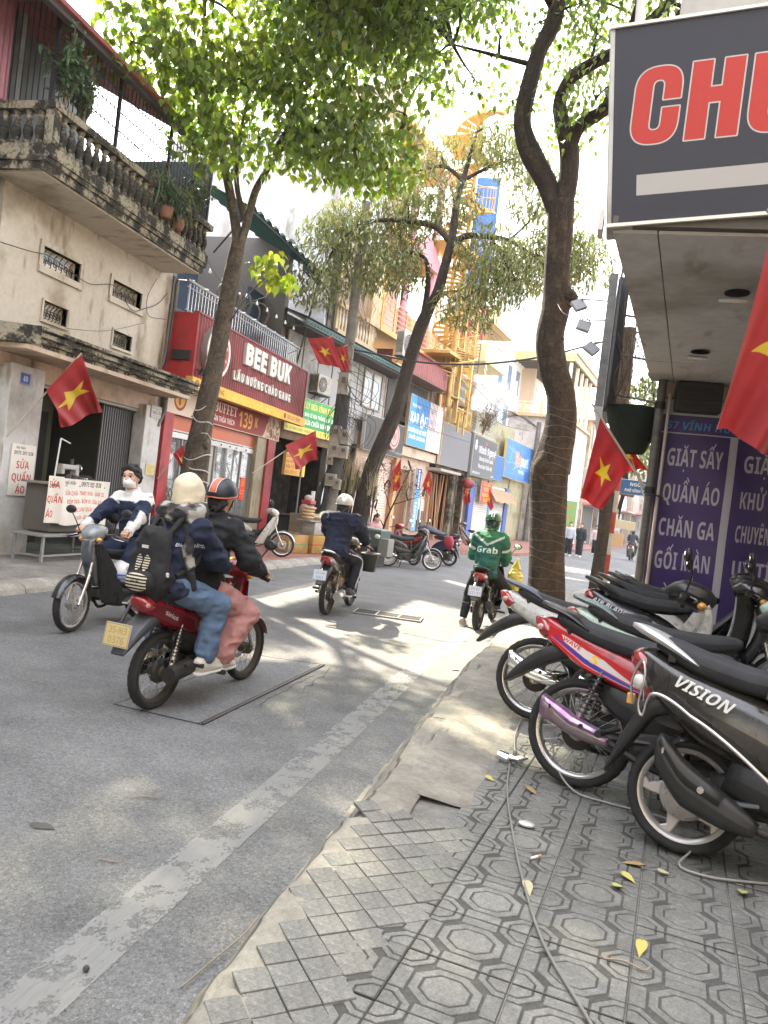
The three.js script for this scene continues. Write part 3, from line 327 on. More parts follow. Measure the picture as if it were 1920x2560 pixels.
  const c = th('sewing_cabinet', 'sewing cabinet behind the white tailor cloth banner', 'cabinet'); c.position.set(-9 + tz, .585, -11.05); c.rotation.y = Math.PI / 2; ob('cabinet_body', RB(1.2, .74, .5, .01, 0, .372, -.06), M([.09, .08, .065], .7), c); ob('worktop', RB(1.4, .03, .62, .005, 0, .765, -.03), M([.2, .17, .13], .6), c);
  const bn = th('tailor_banner', 'white cloth banner with red tailoring price words tied round the stall', 'banner'); bn.position.set(-9 + tz, .12, -11.05); bn.rotation.y = Math.PI / 2;
  const bt = cvs(1024, 512, (x, w, q) => { x.fillStyle = '#dcd6ca'; x.fillRect(0, 0, w, q); splat(x, 90, w, q, '#9a907c', 4, 40, .07); x.fillStyle = '#2c2a2a'; vt(x, 'Hải Hiền', 60, 62, 50, {}); vt(x, '0975 391 038', 400, 76, 74, { w: .95 }); x.fillStyle = '#bf4034'; ['SỬA CHỮA - THAY KHÓA - DẬP CÚC', 'BÓP THÂN - BÓP EO - SỬA GẤU', 'CÁC LOẠI QUẦN ÁO', 'CHĂN - GA - GỐI'].forEach((s, i) => vt(x, s, w / 2, 180 + i * 94, 64, { align: 'center', w: .82 })); });
  const bp = (u, v) => [lerp(-.52, .72, u), .60 - (u > .93 ? .06 : 0) * (1 - v) + v * .74 - .02 * Math.sin(u * 9) * (1 - v), .30 + .012 * Math.sin(u * 23 + v * 3) + .01 * Math.sin(v * 6)];
  const cm = M('#ffffff', .85, 0, { map: bt }); ob('cloth_front', GR(40, 12, bp), cm, bn);
  const bt2 = cvs(256, 512, (x, w, q) => { x.fillStyle = '#d6d0c4'; x.fillRect(0, 0, w, q); x.fillStyle = '#bf3a30'; vt(x, 'SỬA', 20, 130, 104, { w: .9 }); vt(x, 'QUẦN', 6, 290, 104, { w: .84 }); vt(x, 'ÁO', 10, 450, 104, { w: .9 }); });
  ob('cloth_side', GR(10, 10, (u, v) => [-.78 + u * .26, .62 + v * .74, .22 + u * .09 + .015 * Math.sin(u * 7 + v * 2)]), M('#ffffff', .85, 0, { map: bt2 }), bn);
  const sm = th('sewing_machine', 'old sewing machine with lamp arm on the tailor cabinet', 'sewing machine'); sm.position.set(-9 + tz, 1.37, -10.85); sm.rotation.y = Math.PI / 2;
  ob('machine_arm', [RB(.44, .09, .12, .02, .16, .27, 0), RB(.1, .22, .12, .02, .34, .13, 0), RB(.09, .14, .11, .02, -.02, .21, 0), RB(.5, .04, .2, .01, .14, .02, 0)], M([.3, .29, .27], .35, .4), sm); ob('handwheel', CY(.07, .07, .03, 18, .42, .26, 0, 0, 0, Math.PI / 2), mt.steel, sm); ob('thread_stand', [bar([-.16, 0, 0], [-.1, .72, 0], .014), bar([-.1, .72, 0], [.12, .66, .02], .012)], M([.6, .58, .54], .5), sm); ob('tin', CY(.055, .055, .12, 16, .46, .06, .12), mt.steel, sm); ob('spool', [CY(.03, .03, .1, 10, .24, .36, 0), CY(.05, .05, .14, 10, .02, .08, .12), CY(.05, .05, .14, 10, .15, .08, .14), CY(.05, .05, .13, 10, .28, .07, .13)], M([.07, .05, .05], .7), sm);
  const cl = th('folded_clothes', 'heap of dark clothes on the tailor cabinet end', 'clothes'); cl.position.set(-9 + tz, 1.37, -11.45); cl.rotation.y = Math.PI / 2; ob('cloth', GR(16, 16, (u, v) => { const a = u * 6.283, r = v * .3; return [.0 + Math.cos(a) * r * 1.1, .13 * (1 - v * v) * (1 + .4 * vnoise(u * 8, v * 5, 3)), Math.sin(a) * r * .7]; }), M([.012, .012, .016], .9), cl);
  const tp = th('drain_cover_plate', 'round rusty iron plate lying on pavement before left pillar', 'manhole cover', [-8.62, .125, -9.6]); ob('plate', [CY(.26, .26, .02, 24, 0, .006, 0)], M([.13, .115, .1], .8, .4), tp); ob('rim', tf(new THREE.TorusGeometry(.25, .012, 6, 28), 0, .016, 0, Math.PI / 2), M([.1, .09, .08], .8, .4), tp);
}
for (const [x, y, z, r, h, n, o] of [[-8.06, 6.9, -9.75, .4, 1.3, 70, { l: .13, w: .05, kind: 'lance', c: [.10, .17, .08] }], [-8.15, 6.9, -10.3, .35, .9, 40, { l: .12, w: .05, kind: 'lance', c: [.09, .15, .07] }], [-7.95, 6.55, -12.55, .45, .75, 30, { l: .34, w: .03, kind: 'lance', c: [.10, .15, .07], pot: .9, droop: .9 }], [-7.95, 6.5, -13.0, .4, .55, 24, { l: .3, w: .03, kind: 'lance', c: [.10, .14, .06], pot: .9, droop: .9 }], [-7.95, 6.8, -13.6, .35, .8, 26, { l: .1, w: .05, c: [.07, .12, .05] }]])
  bush('balcony_plant', o.pot ? (z > -12.8 ? 'spiky long-leaved potted plant hung on the iron cage, left of two' : 'spiky long-leaved potted plant hung on the iron cage, right of two') : z > -9.9 ? 'tall leafy climber growing through near corner of balcony cage' : z > -10.6 ? 'lower leafy climber beside the balcony corner plant' : 'small trailing plant at far end of balcony cage', [x, y, z], r, h, n, o);
// raised letters, one mesh each; marks are added as small bars
function letters(s, size, w, depth, x0, y0, z0, m, parent, o = {}) {
  let x = x0; const out = [];
  for (const raw of s) { if (raw === ' ') { x += size * .36 * w; continue; } const nf = raw.normalize('NFD'), base = nf[0], mk_ = [...nf].slice(1).map((c) => c.charCodeAt(0));
    const g = new TextGeometry(base, { font, size, depth, curveSegments: 4, bevelEnabled: true, bevelSize: o.bevel ?? size * .035, bevelThickness: .008, bevelSegments: 1 }); g.computeBoundingBox(); const bw = g.boundingBox.max.x - g.boundingBox.min.x; g.translate(-g.boundingBox.min.x, 0, 0); g.scale(w, 1, 1); const gs = [g], mx = bw * w / 2, tp = size * 1.06, u = size * .13, add = (ax, ay, bx_, by) => gs.push(B(Math.hypot(bx_ - ax, by - ay) + u * .5, u * .8, depth, (ax + bx_) / 2, (ay + by) / 2, depth / 2, 0, 0, Math.atan2(by - ay, bx_ - ax)));
    const hat = mk_.includes(0x302); for (const k of mk_) { const ox = hat && k !== 0x302 ? u * 1.9 : 0, oy = ox ? u * .8 : 0; if (k === 0x302) { add(mx - u * 1.3, tp + u * .2, mx, tp + u * 1.2); add(mx, tp + u * 1.2, mx + u * 1.3, tp + u * .2); } else if (k === 0x301) add(mx + ox, tp + oy + u * .3, mx + ox + u, tp + oy + u * 1.6); else if (k === 0x309) { add(mx + ox, tp + oy + u * .3, mx + ox + u * .1, tp + oy + u); add(mx + ox - u * .4, tp + oy + u * 1.7, mx + ox + u * .4, tp + oy + u * 1.5); } else if (k === 0x31b) add(bw * w - u * .2, size * .92, bw * w + u * .9, size * 1.12); }
    const l = ob('letter', gs.map((q) => q.index ? q.toNonIndexed() : q), m, parent); l.position.set(x, y0 + (o.jit ? rr(-o.jit, o.jit) : 0), z0); if (o.jit) l.rotation.z = rr(-.03, .03); x += bw * w + size * (o.gap ?? .12); out.push(l); }
  return x;
}
{ // === hotpot restaurant ===
  const h = bld('hotpot_restaurant', 'restaurant with red corrugated fascia reading BEE BUK above glass doors', 'restaurant', -9, -14.75, 90);
  ob('wall', [bx(.5, 6.6, 3.75, 5.3, -.3, -.1), bx(.02, .3, .1, 5.3, -4, -.1), bx(6.3, 6.58, .1, 9, -4, -.1), bx(.02, 6.58, 5.2, 5.35, -4, -.0)], M([.12, .11, .1], .9), h);
  ob('red_side_panel', bx(.02, .06, 3.72, 5.2, -.2, .70), M([.50, .03, .035], .5, 0, { map: T.grime }), h);
  ob('corrugated_fascia', corrugated(.06, 6.70, 3.80, 5.22, .68, .118, .022, false), mt.corr, h); ob('fascia_box', bx(.07, 6.69, 3.75, 5.2, .1, .64), M([.05, .03, .03], .8), h); ob('fascia_trim', [bx(.02, 6.72, 5.2, 5.24, .58, .72), bx(6.68, 6.73, 3.75, 5.2, .1, .72)], M([.22, .05, .05], .6), h);
  const lm = M([.60, .58, .53], .5); { const s = sub('raised_lettering', h); letters('BEE BUK', .475, 1.12, .08, 2.34, 4.60, .70, lm, s, { bevel: .022, jit: .02, gap: .13 }); }
  { const s = sub('raised_lettering', h); letters('LẨU NƯỚNG CHẢO GANG', .2, .84, .05, 1.86, 4.13, .70, lm, s, { gap: .34, bevel: .008 }); }
  const strip = cvs(2048, 80, (x, w, q) => { x.fillStyle = '#e0a22c'; x.fillRect(0, 0, w, q); x.strokeStyle = '#eec255'; x.lineWidth = 4; for (let i = 0; i < 90; i++) { const a = 480 + R() * 1000, b = R() * q; x.beginPath(); x.arc(a, b, 6 + R() * 16, R() * 6, R() * 6 + 3); x.stroke(); } x.fillStyle = '#5a2418'; x.beginPath(); x.arc(60, 40, 26, 0, 7); x.fill(); x.fillStyle = '#e0a22c'; x.beginPath(); x.arc(60, 34, 10, 0, 7); x.fill(); x.fillStyle = '#5a2418'; vt(x, '38 VĨNH HƯNG', 110, 58, 50, { w: .95 }); x.beginPath(); x.arc(1570, 40, 25, 0, 7); x.fill(); x.fillStyle = '#7a4a20'; vt(x, '084 361 9999', 1620, 58, 52, { w: .95 }); });
  ob('strip_body', bx(-.02, 6.86, 3.60, 3.845, .58, .745), M([.62, .38, .06], .5), h); print('yellow_strip', strip, 6.86, .24, 3.42, 3.722, .749, h);
  { const d = sub('round_logo', h, .84, 4.53, .7); ob('rim', CY(.56, .56, .16, 40, 0, 0, .06, Math.PI / 2), M([.4, .38, .36], .4, .6), d);
    const lt = cvs(512, 512, (x, w) => { x.fillStyle = '#d8cfc0'; x.fillRect(0, 0, w, w); const c = (r, f) => { x.fillStyle = f; x.beginPath(); x.arc(256, 256, r, 0, 7); x.fill(); }; c(248, '#d9d2c6'); c(226, '#8e2127'); c(140, '#d9c9a2'); x.fillStyle = '#e6dccb'; const ring = (s, a0, st_, r, fl) => { [...s].forEach((ch, i) => { x.save(); x.translate(256, 256); x.rotate(a0 + i * st_); x.translate(0, fl ? r + 40 : -r); if (fl) x.rotate(0); vt(x, ch, 0, 0, 62, { align: 'center', w: .9 }); x.restore(); }); }; ring('LẨU NƯỚNG', -1.15, .29, 160); ring('KUB EEB', -.62 + Math.PI, .24, 160); x.fillStyle = '#d8a42e'; c(70, '#d8a42e'); c(44, '#8e2127'); for (const a of [-1.9, 1.9]) { x.fillStyle = '#d8a42e'; x.beginPath(); for (let i = 0; i < 10; i++) { const r = i % 2 ? 11 : 26, t = i * .628; x.lineTo(256 + Math.sin(a) * 182 + Math.sin(t) * r, 256 - Math.cos(a) * 182 - Math.cos(t) * r); } x.fill(); } });
    const f = ob('logo_face', new THREE.CircleGeometry(.535, 40).translate(0, 0, .143), M('#ffffff', .5, 0, { map: lt }), d); }
  ob('wall_box', RB(.05, .22, .44, .01, -.02, 4.28, .4), mt.black, h);
  { const f = sub('floodlight', h, .2, 3.98, .84); ob('lamp_body', RB(.17, .16, .06, .01, 0, 0, 0, .5), mt.plas, f); ob('bracket', bar([0, 0, 0], [-.02, .05, -.16], .012), mt.iron, f); }
  { const r = sub('railing', h), z = .42; for (let k = 0; k <= 46; k++) ob('rail_bar', B(.016, .62, .016, .02 + k * .14, 5.52, z), mt.steel, r); ob('top_rail', [B(6.6, .05, .06, 3.2, 5.86, z), B(6.6, .02, .02, 3.2, 5.72, z)], M([.22, .23, .24], .5, .5), r); ob('bottom_rail', B(6.6, .025, .03, 3.2, 5.24, z), M([.22, .23, .24], .5, .5), r); ob('white_cable', TU(Array.from({ length: 40 }, (_, i) => [i * .165, 5.87 + .035 * Math.sin(i * 1.6), z + .05 * Math.cos(i * 1.6)]), .012, 5, 160), M([.6, .6, .58], .5), r); ob('side_rail', [bar([0, 5.86, .4], [0, 5.86, -.2], .02), bar([0, 5.24, .4], [0, 5.86, .4], .02), bar([6.5, 5.24, .4], [6.5, 5.86, .4], .02)], M([.22, .23, .24], .5, .5), r); }
  ob('dark_terrace', [bx(.3, 6.4, 5.35, 9.0, -3.9, -3.8), bx(.2, .3, 5.35, 8.4, -3.8, -.4)], M([.22, .24, .24], .9, 0, { map: T.grime }), h); for (const q of [bx(.5, 2.6, 5.4, 7.4, -1.0, -.9), bx(5.4, 6.3, 5.4, 7.3, -.9, -.8)]) ob('mural_panel', q, M([.02, .04, .08], .8), h);
  for (let k = 0; k < 6; k++) ob('tyre_ring', tf(new THREE.TorusGeometry(.34, .03, 8, 20), 3.3 + k * .42, 6.4 + .1 * (k % 2), -.5, 0, .3 * k), M([.1, .09, .08], .8), h);
  { const s = sub('bulb_string', h); ob('string_wire', TU(Array.from({ length: 14 }, (_, i) => [.4 + i * .46, 6.5 + .16 * Math.cos(i * 1.57), .35]), .006, 4, 70), mt.wire, s); for (let k = 0; k < 9; k++) ob('bulb', LA([[0, -.06], [.03, -.05], [.035, -.02], [.016, .02], [.014, .05], [0, .05]], 10, .9 + k * .65, 6.36, .35), mt.bulb, s); }
  { const a = sub('awning', h); const f = (u, v) => [lerp(1.5, 6.6, u), lerp(8.05, 9.0, v) + .10 * Math.abs(Math.sin(u * Math.PI * 11)) * (1 - .2 * v), lerp(.85, -1.2, v)]; ob('awning_sheet', GR(140, 4, f), mt.green, a); ob('awning_liner', GR(140, 1, (u, v) => { const p = f(u, .02 + v * .1); return [p[0], p[1] + .03, p[2]]; }), M([.62, .58, .46], .8), a); const vb = M([.015, .05, .045], .85); ob('valance', bx(5.2, 6.6, 7.75, 8.02, .78, .82), vb, a); ob('frame', [B(5.1, .05, .05, 4.05, 8.0, .84), bar([1.6, 8, .8], [1.6, 7, 0], .025), bar([6.5, 8, .8], [6.5, 5.3, .4], .025)], mt.iron, a);
    print('shop_tag', cvs(256, 80, (x, w, q) => { x.fillStyle = '#1c3330'; x.fillRect(0, 0, w, q); x.fillStyle = '#8a4a44'; vt(x, 'PHÚ THÀNH', w / 2, 34, 30, { align: 'center' }); x.fillStyle = '#9aa39c'; vt(x, '0462 688 128', w / 2, 68, 30, { align: 'center' }); }), .6, .19, 5.8, 7.9, .825, a); }
  // lower banner
  const ban = cvs(2048, 220, (x, w, q) => { x.fillStyle = '#8c2226'; x.fillRect(0, 0, w, q); x.fillStyle = '#d6c3ad'; x.beginPath(); x.moveTo(0, 0); x.lineTo(470, 0); x.bezierCurveTo(380, 60, 420, 120, 330, 220); x.lineTo(0, 220); x.fill(); x.strokeStyle = '#8d3a28'; x.lineWidth = 22; x.beginPath(); x.arc(165, 100, 78, 0, 7); x.stroke(); x.fillStyle = '#d9a13a'; x.beginPath(); x.arc(165, 100, 66, 0, 7); x.fill(); x.fillStyle = '#8d4a22'; x.beginPath(); x.ellipse(165, 82, 22, 28, .3, 0, 7); x.ellipse(160, 126, 17, 26, -.3, 0, 7); x.fill(); x.fillStyle = '#e7dcc9'; vt(x, 'BUFFET', 690, 108, 112, { font: 'serif', w: .92 }); vt(x, 'ĂN THỎA THÍCH', 700, 186, 62, { w: .78 }); x.fillStyle = '#dda83c'; vt(x, '139', 1130, 178, 190, { w: .92 }); vt(x, 'K', 1460, 150, 130, { w: .9 }); x.fillStyle = '#d2bda6'; x.beginPath(); x.moveTo(1790, 0); x.bezierCurveTo(1690, 60, 1760, 130, 1640, 220); x.lineTo(2048, 220); x.lineTo(2048, 0); x.fill(); for (let i = 0; i < 90; i++) { x.fillStyle = ['#9c6a48', '#7a3c2c', '#b98a60', '#c9a27a', '#5e2c22'][(R() * 5) | 0]; x.beginPath(); x.ellipse(1730 + R() * 310 + 0, 20 + R() * 195, 12 + R() * 16, 8 + R() * 12, R() * 3, 0, 7); x.fill(); } x.strokeStyle = '#cfc0a8'; x.lineWidth = 7; x.strokeRect(3, 3, w - 6, q - 6); });
  ob('banner_body', bx(.14, 6.52, 3.06, 3.72, .02, .12), M([.3, .28, .25], .6), h); print('buffet_banner', ban, 6.36, .65, 3.33, 3.385, .125, h); ob('banner_soffit', bx(.1, 6.7, 3.715, 3.745, 0, .7), M([.3, .06, .06], .6), h);
  for (const u of [2.6, 4.6]) ob('strip_lamp', RB(.3, .03, .05, .01, u, 3.69, .4), M([.6, .55, .45], .5), h);
  // glass front
  const rm = M([.50, .045, .05], .5, 0, { map: T.grime }); ob('red_pillar', bx(.08, .46, .12, 3.06, -.2, .14), rm, h); ob('red_pillar', bx(5.76, 6.28, .12, 3.06, -.2, .14), rm, h); ob('cream_pillar', [bx(5.12, 5.755, .3, 3.06, -.2, .08), bx(5.115, 5.76, 1.1, 1.106, -.2, .083), bx(5.115, 5.76, 1.85, 1.856, -.2, .083)], M([.46, .39, .25], .45, 0, { map: T.grime }), h);
  ob('granite_step', bx(.46, 6.3, .1, .31, -.3, .22), M([.10, .10, .10], .5, 0, { map: T.tile }), h); ob('granite_base', bx(5.12, 6.28, .31, .45, -.2, .16), M([.11, .11, .11], .5, 0, { map: T.tile }), h);
  ob('orange_panel', bx(.46, 5.12, 2.74, 3.06, -.16, -.03), M([.52, .13, .05], .35), h);
  const gm = M([.88, .9, .9], .03, 0, { transmission: .9, thickness: 0 }); for (const [a, b] of [[.47, 1.2], [1.22, 2.6], [2.9, 4.4], [4.42, 5.1]]) ob('glass_pane', bx(a, b, .32, 2.72, -.05, -.04), gm, h);
  ob('header_rail', [bx(.47, 5.1, 2.56, 2.68, -.09, .0), bx(.47, 5.1, 2.71, 2.735, -.07, -.02)], M([.62, .61, .58], .35, .5), h); for (const u of [.46, 1.2, 2.6, 2.87, 4.41, 5.09]) ob('door_frame', bx(u - .02, u + .025, .31, 2.72, -.09, -.01), M([.28, .27, .25], .4, .6), h); ob('door_frame', bx(2.62, 2.86, .31, 2.58, -.10, -.06), M([.40, .38, .34], .5), h);
  for (const u of [1.5, 2.0, 3.1, 3.6, 4.0, 4.6]) ob('bolt', CY(.022, .022, .02, 10, u, 2.62, .01, Math.PI / 2), mt.iron, h);
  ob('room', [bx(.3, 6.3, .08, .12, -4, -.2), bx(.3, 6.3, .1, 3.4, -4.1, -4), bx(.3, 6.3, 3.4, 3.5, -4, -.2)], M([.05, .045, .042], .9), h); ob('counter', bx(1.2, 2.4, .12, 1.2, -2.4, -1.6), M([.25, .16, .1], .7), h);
  { const st1 = cvs(160, 360, (x, w, q) => { x.fillStyle = '#d43a1c'; x.fillRect(0, 0, w, q); x.fillStyle = '#e88a3c'; for (let i = 0; i < 5; i++) x.fillRect(30, 20 + i * 28, 100, 12); x.fillStyle = '#ec9a4c'; vt(x, 'QUÝ KHÁCH', w / 2, 220, 28, { align: 'center' }); vt(x, 'VUI LÒNG', w / 2, 266, 28, { align: 'center' }); vt(x, 'ĐỂ XE TẠI ĐÂY', w / 2, 312, 20, { align: 'center' }); }); print('red_sticker', st1, .32, .62, 4.72, 1.56, -.034, h); print('white_sticker', cvs(32, 64, (x) => { x.fillStyle = '#cfc9bd'; x.fillRect(0, 0, 32, 64); x.fillStyle = '#7a746a'; x.fillRect(12, 10, 8, 44); }), .09, .24, 4.48, 1.68, -.034, h); }
  { const l = sub('led_sign', h); ob('led_case', bx(.5, 1.1, 1.55, 2.45, -.2, -.12), mt.black, l); const lt = cvs(256, 384, (x, w, q) => { x.fillStyle = '#050505'; x.fillRect(0, 0, w, q); x.fillStyle = '#ff2a20'; vt(x, 'CÁ', 20, 130, 130, {}); vt(x, '9', 60, 260, 120, {}); x.fillStyle = '#30e060'; vt(x, 'MỞ CỬA', 30, 350, 44, {}); }); const p = print('led_text', lt, .58, .88, .8, 2.0, -.117, l); p.material.emissive = new THREE.Color(1, 1, 1); p.material.emissiveMap = lt; p.material.emissiveIntensity = .22; }
  ob('wires', [TU([[-.4, 3.3, .5], [.5, 3.5, .9], [1.2, 3.1, .6], [1.7, 3.2, .5]], .008, 4, 20), TU([[.15, 3.9, .8], [.5, 4.3, .85], [.9, 4.2, .9]], .006, 4, 16)], mt.wire, h);
}
// ---------- the bend: local x runs along the street from the sugarcane shop on ----------
const BX = -9, BZ = -21.4, BA = 80.5, ba = BA * D2R; const bend = (name, label, cat, group) => th(name, label, cat, [BX, 0, BZ], ba, group);
const bw_ = (u, y, w) => [BX + Math.cos(ba) * u + Math.sin(ba) * w, y, BZ - Math.sin(ba) * u + Math.cos(ba) * w];
const bth = (name, label, cat, u, y, w, o = {}) => th(name, label, cat, bw_(u, y, w), ba + (o.turn || 0), o.group);
function ac(u, y, w, label, lx = .85, ly = .6) { const a = bth('air_conditioner', label, 'air conditioner', u, y, w); ob('case', RB(lx, ly, .3, .02, 0, 0, .15), M([.66, .63, .56], .6, 0, { map: T.grime }), a); ob('fan_hole', CY(ly * .40, ly * .40, .02, 22, -lx * .14, 0, .301, Math.PI / 2), M([.05, .05, .05], .8), a); const g = []; for (let k = 1; k < 6; k++) g.push(tf(new THREE.TorusGeometry(ly * .4 * k / 5, .006, 4, 22), -lx * .14, 0, .316)); for (let k = 0; k < 6; k++) g.push(B(ly * .8, .008, .008, -lx * .14, 0, .318, 0, 0, k * Math.PI / 6)); ob('fan_guard', g, M([.5, .48, .44], .6), a); ob('side_grille', Array.from({ length: 6 }, (_, k) => B(.006, ly * .8, .02, -lx / 2 - .002, 0, .04 + k * .042)), mt.dark, a); ob('bracket', [B(lx, .03, .34, 0, -ly / 2 - .02, .15), bar([-lx * .4, -ly / 2, .3], [-lx * .4, -ly / 2 - .25, 0], .015), bar([lx * .4, -ly / 2, .3], [lx * .4, -ly / 2 - .25, 0], .015)], mt.iron, a); return a; }
function signBoard(name, label, tex, u0, u1, y0, y1, w, o = {}) { const s = bth(name, label, 'sign', (u0 + u1) / 2, (y0 + y1) / 2, w); ob('box', RB(u1 - u0, y1 - y0, o.d || .14, .008, 0, 0, -(o.d || .14) / 2), M(o.edge || [.5, .48, .44], .6), s); print('print', tex, u1 - u0 - .03, y1 - y0 - .03, 0, 0, .004, s, { rough: o.rough }); return s; }
function shutter(p, x0, x1, y0, y1, z, m, pitch = .1) { const s = sub('roller_shutter', p); const n = Math.round((y1 - y0) / pitch); const g = boxUV(EX(SH([[0, 0], [.022, pitch * .3], [.022, pitch * .7], [0, pitch - .006], [-.02, pitch - .006], [-.02, 0]]), x1 - x0).rotateY(-Math.PI / 2)); g.translate(x1 - x0, 0, 0); g.rotateY(0); for (let k = 0; k < n; k++) { const o = new THREE.Mesh(g, m); o.name = 'slat'; o.position.set(x0, y0 + k * pitch, z); o.rotation.y = 0; o.castShadow = o.receiveShadow = true; s.add(o); } return s; }
{ // === sugarcane shop and the panelled storey above ===
  const h = bend('sugarcane_shop', 'narrow grey panelled shophouse with green sugarcane sign board and dark open front', 'shop');
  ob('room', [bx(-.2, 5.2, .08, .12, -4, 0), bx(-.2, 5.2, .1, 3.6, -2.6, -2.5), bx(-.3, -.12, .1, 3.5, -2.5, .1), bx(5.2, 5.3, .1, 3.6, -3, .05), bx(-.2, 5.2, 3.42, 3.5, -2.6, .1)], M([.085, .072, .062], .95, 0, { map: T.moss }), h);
  const pm = M([.44, .44, .42], .75, 0, { map: T.grime }); for (let k = 0; k < 4; k++) ob('wall_panel', bx(.0 + k * .98, .95 + k * .98, 4.5, 6.55, -.12, -.02 + (k % 2) * .012), pm, h); for (let k = 0; k < 4; k++) ob('wall_panel', bx(4.1 + k * .8, 4.86 + k * .8, 4.5, 6.8 + .0, -.12, -.03 + (k % 2) * .012), pm, h); ob('wall', bx(-.1, 7.4, 3.4, 6.9, -.3, -.13), mt.grey, h);
  ob('panel_joint', [0, 1, 2, 3, 4].map((k) => bx(-.03 + k * .98, .0 + k * .98, 4.5, 6.6, -.1, 0.006)), M([.14, .11, .09], .7), h);
  { const w = sub('window', h); ob('frame', [bx(5.3, 6.9, 6.35, 6.42, -.03, .04), bx(5.3, 6.9, 5.0, 5.06, -.03, .04), bx(5.3, 5.36, 5, 6.4, -.03, .04), bx(6.84, 6.9, 5, 6.4, -.03, .04), bx(6.06, 6.12, 5, 6.4, -.03, .04)], M([.28, .22, .18], .7), w); ob('pane', bx(5.36, 6.84, 5.06, 6.35, -.02, 0), M([.40, .42, .42], .25), w); }
  ob('beam', bx(-.2, 3.9, 3.2, 3.46, -.05, .12), mt.wood, h); ob('side_post', bx(3.0, 3.25, .12, 3.45, -.1, .12), M([.28, .26, .23], .85, 0, { map: T.grime }), h);
  { const r = sub('tin_roof', h); ob('roof_sheet', [corrugated(-.3, 7.7, 0, 1.7, 0, .12, .016).rotateX(-1.25).translate(0, 6.75, .75)], M([.10, .11, .11], .7, 0, { map: T.grime }), r); ob('roof_edge', bx(-.3, 7.7, 6.52, 6.7, .70, .74), M([.045, .10, .09], .7), r); const n = []; for (let k = 0; k < 40; k++) n.push(B(.05, .03, .02, -.2 + k * .2, 6.6, .75)); ob('roof_ticks', n, mt.iron, r); ob('soffit', bx(-.3, 7.7, 6.45, 6.5, -.1, .7), M([.06, .05, .045], .9), r); }
  const gs = cvs(1024, 340, (x, w, q) => { const g = '#2f8c4a'; x.fillStyle = g; x.fillRect(0, 0, w, q); x.fillStyle = '#3f9a48'; x.fillRect(0, 0, w, 150); x.fillStyle = '#e6c95a'; vt(x, 'ĐẠI LÝ MÍA VĨNH THỦY', 190, 92, 84, { w: .72 }); x.fillStyle = '#dfe6d8'; vt(x, 'BÁN BUÔN - BÁN LẺ MÍA TRẮNG, MÍA TÍM', 60, 168, 52, { w: .76 }); vt(x, 'MUA BÁN SỬA CHỮA MÁY ÉP MÍA', 60, 248, 66, { w: .8 }); x.fillStyle = '#e0c84e'; x.fillRect(0, 278, w, 62); x.fillStyle = '#2d6b34'; vt(x, 'ĐC: 20 VĨNH HƯNG - HOÀNG MAI', 20, 324, 40, { w: .78 }); vt(x, 'ĐT: 035 571 0039 - 0396', 600, 326, 46, { w: .78 }); x.strokeStyle = '#b9d8b4'; x.lineWidth = 6; x.strokeRect(930, 30, 70, 150); });
  signBoard('sugarcane_sign', 'green and yellow sugarcane dealer sign board beside the utility pole', gs, -.05, 3.72, 3.45, 4.57, .22, { d: .1 });
  ac(1.95, 5.13, .02, 'beige air conditioner on grey panel wall beside the red corrugated fascia');
  const ps = bth('price_sign', 'yellow hand-painted price board on the stall front listing 10K 5K and 15K', 'sign', .58, 2.46, .35, {}); ob('board', RB(1.2, .68, .1, .01), M([.6, .42, .1], .7), ps); print('print', cvs(384, 220, (x, w, q) => { x.fillStyle = '#d79f35'; x.fillRect(0, 0, w, q); x.fillStyle = '#e2cf4e'; x.fillRect(w - 36, 0, 36, q); splat(x, 30, w, q, '#7a4a20', 3, 20, .15); x.fillStyle = '#2e2622'; vt(x, 'DỪA XIÊM BẾN TRE', 8, 46, 40, { w: .82 }); x.fillStyle = '#a04022'; vt(x, 'MÍA KHỔNG LỒ 10K', 6, 98, 38, { w: .82 }); vt(x, 'MÍA TO', 6, 152, 46, {}); vt(x, 'MÍA ƯỚP 15', 4, 208, 44, { w: .9 }); x.fillStyle = '#2e2622'; vt(x, '5K', 250, 152, 48); vt(x, 'K', 280, 208, 44); }), 1.17, .65, 0, 0, .054, ps);
  // stall: frame, shelf, juice things
  const sf = bth('juice_stall_frame', 'rusty steel pipe stall frame with shelf next to the red pillar', 'stall', .5, .12, .9); ob('post', [bar([-.75, 0, .2], [-.75, 2.6, .2], .028)], M([.3, .3, .29], .5, .6), sf); ob('post', [bar([.1, 0, .2], [.1, .9, .2], .02)], mt.iron, sf); ob('shelf', [B(1.3, .04, .7, -.12, .84, 0)], M([.1, .07, .05], .8), sf); ob('lower_rail', [B(1.3, .04, .05, -.12, .2, .2), B(1.3, .03, .05, -.12, .62, .2)], M([.3, .3, .29], .5, .5), sf); ob('shade_back', bx(-.7, .5, .0, .8, -.4, -.36), mt.dark, sf);
  const item = (n, l, c, u, y, w) => bth(n, l, c, u, y, w);
  { const a = item('red_tray', 'red plastic tray on pale bucket stack in the juice stall', 'tray', .62, 1.0, 1.0); ob('bucket', CY(.17, .15, .3, 18, 0, .15, 0), M([.5, .36, .32], .5), a); ob('tray', RB(.46, .12, .32, .02, .03, .38, 0), M([.52, .05, .06], .45), a); ob('coconut', [SP(.13, -.07, .5, 0, 1, .8, 1, 14)], M([.62, .54, .44], .7), a);
    const c = item('paper_cups', 'stacked white paper cups in red tray', 'cups', .8, 1.44, 1.0); ob('cup_stack', [0, 1, 2].map((k) => CY(.036, .03, .3, 12, -.06 + k * .06, .14, .02 * (k % 2))), M([.72, .71, .68], .5), c);
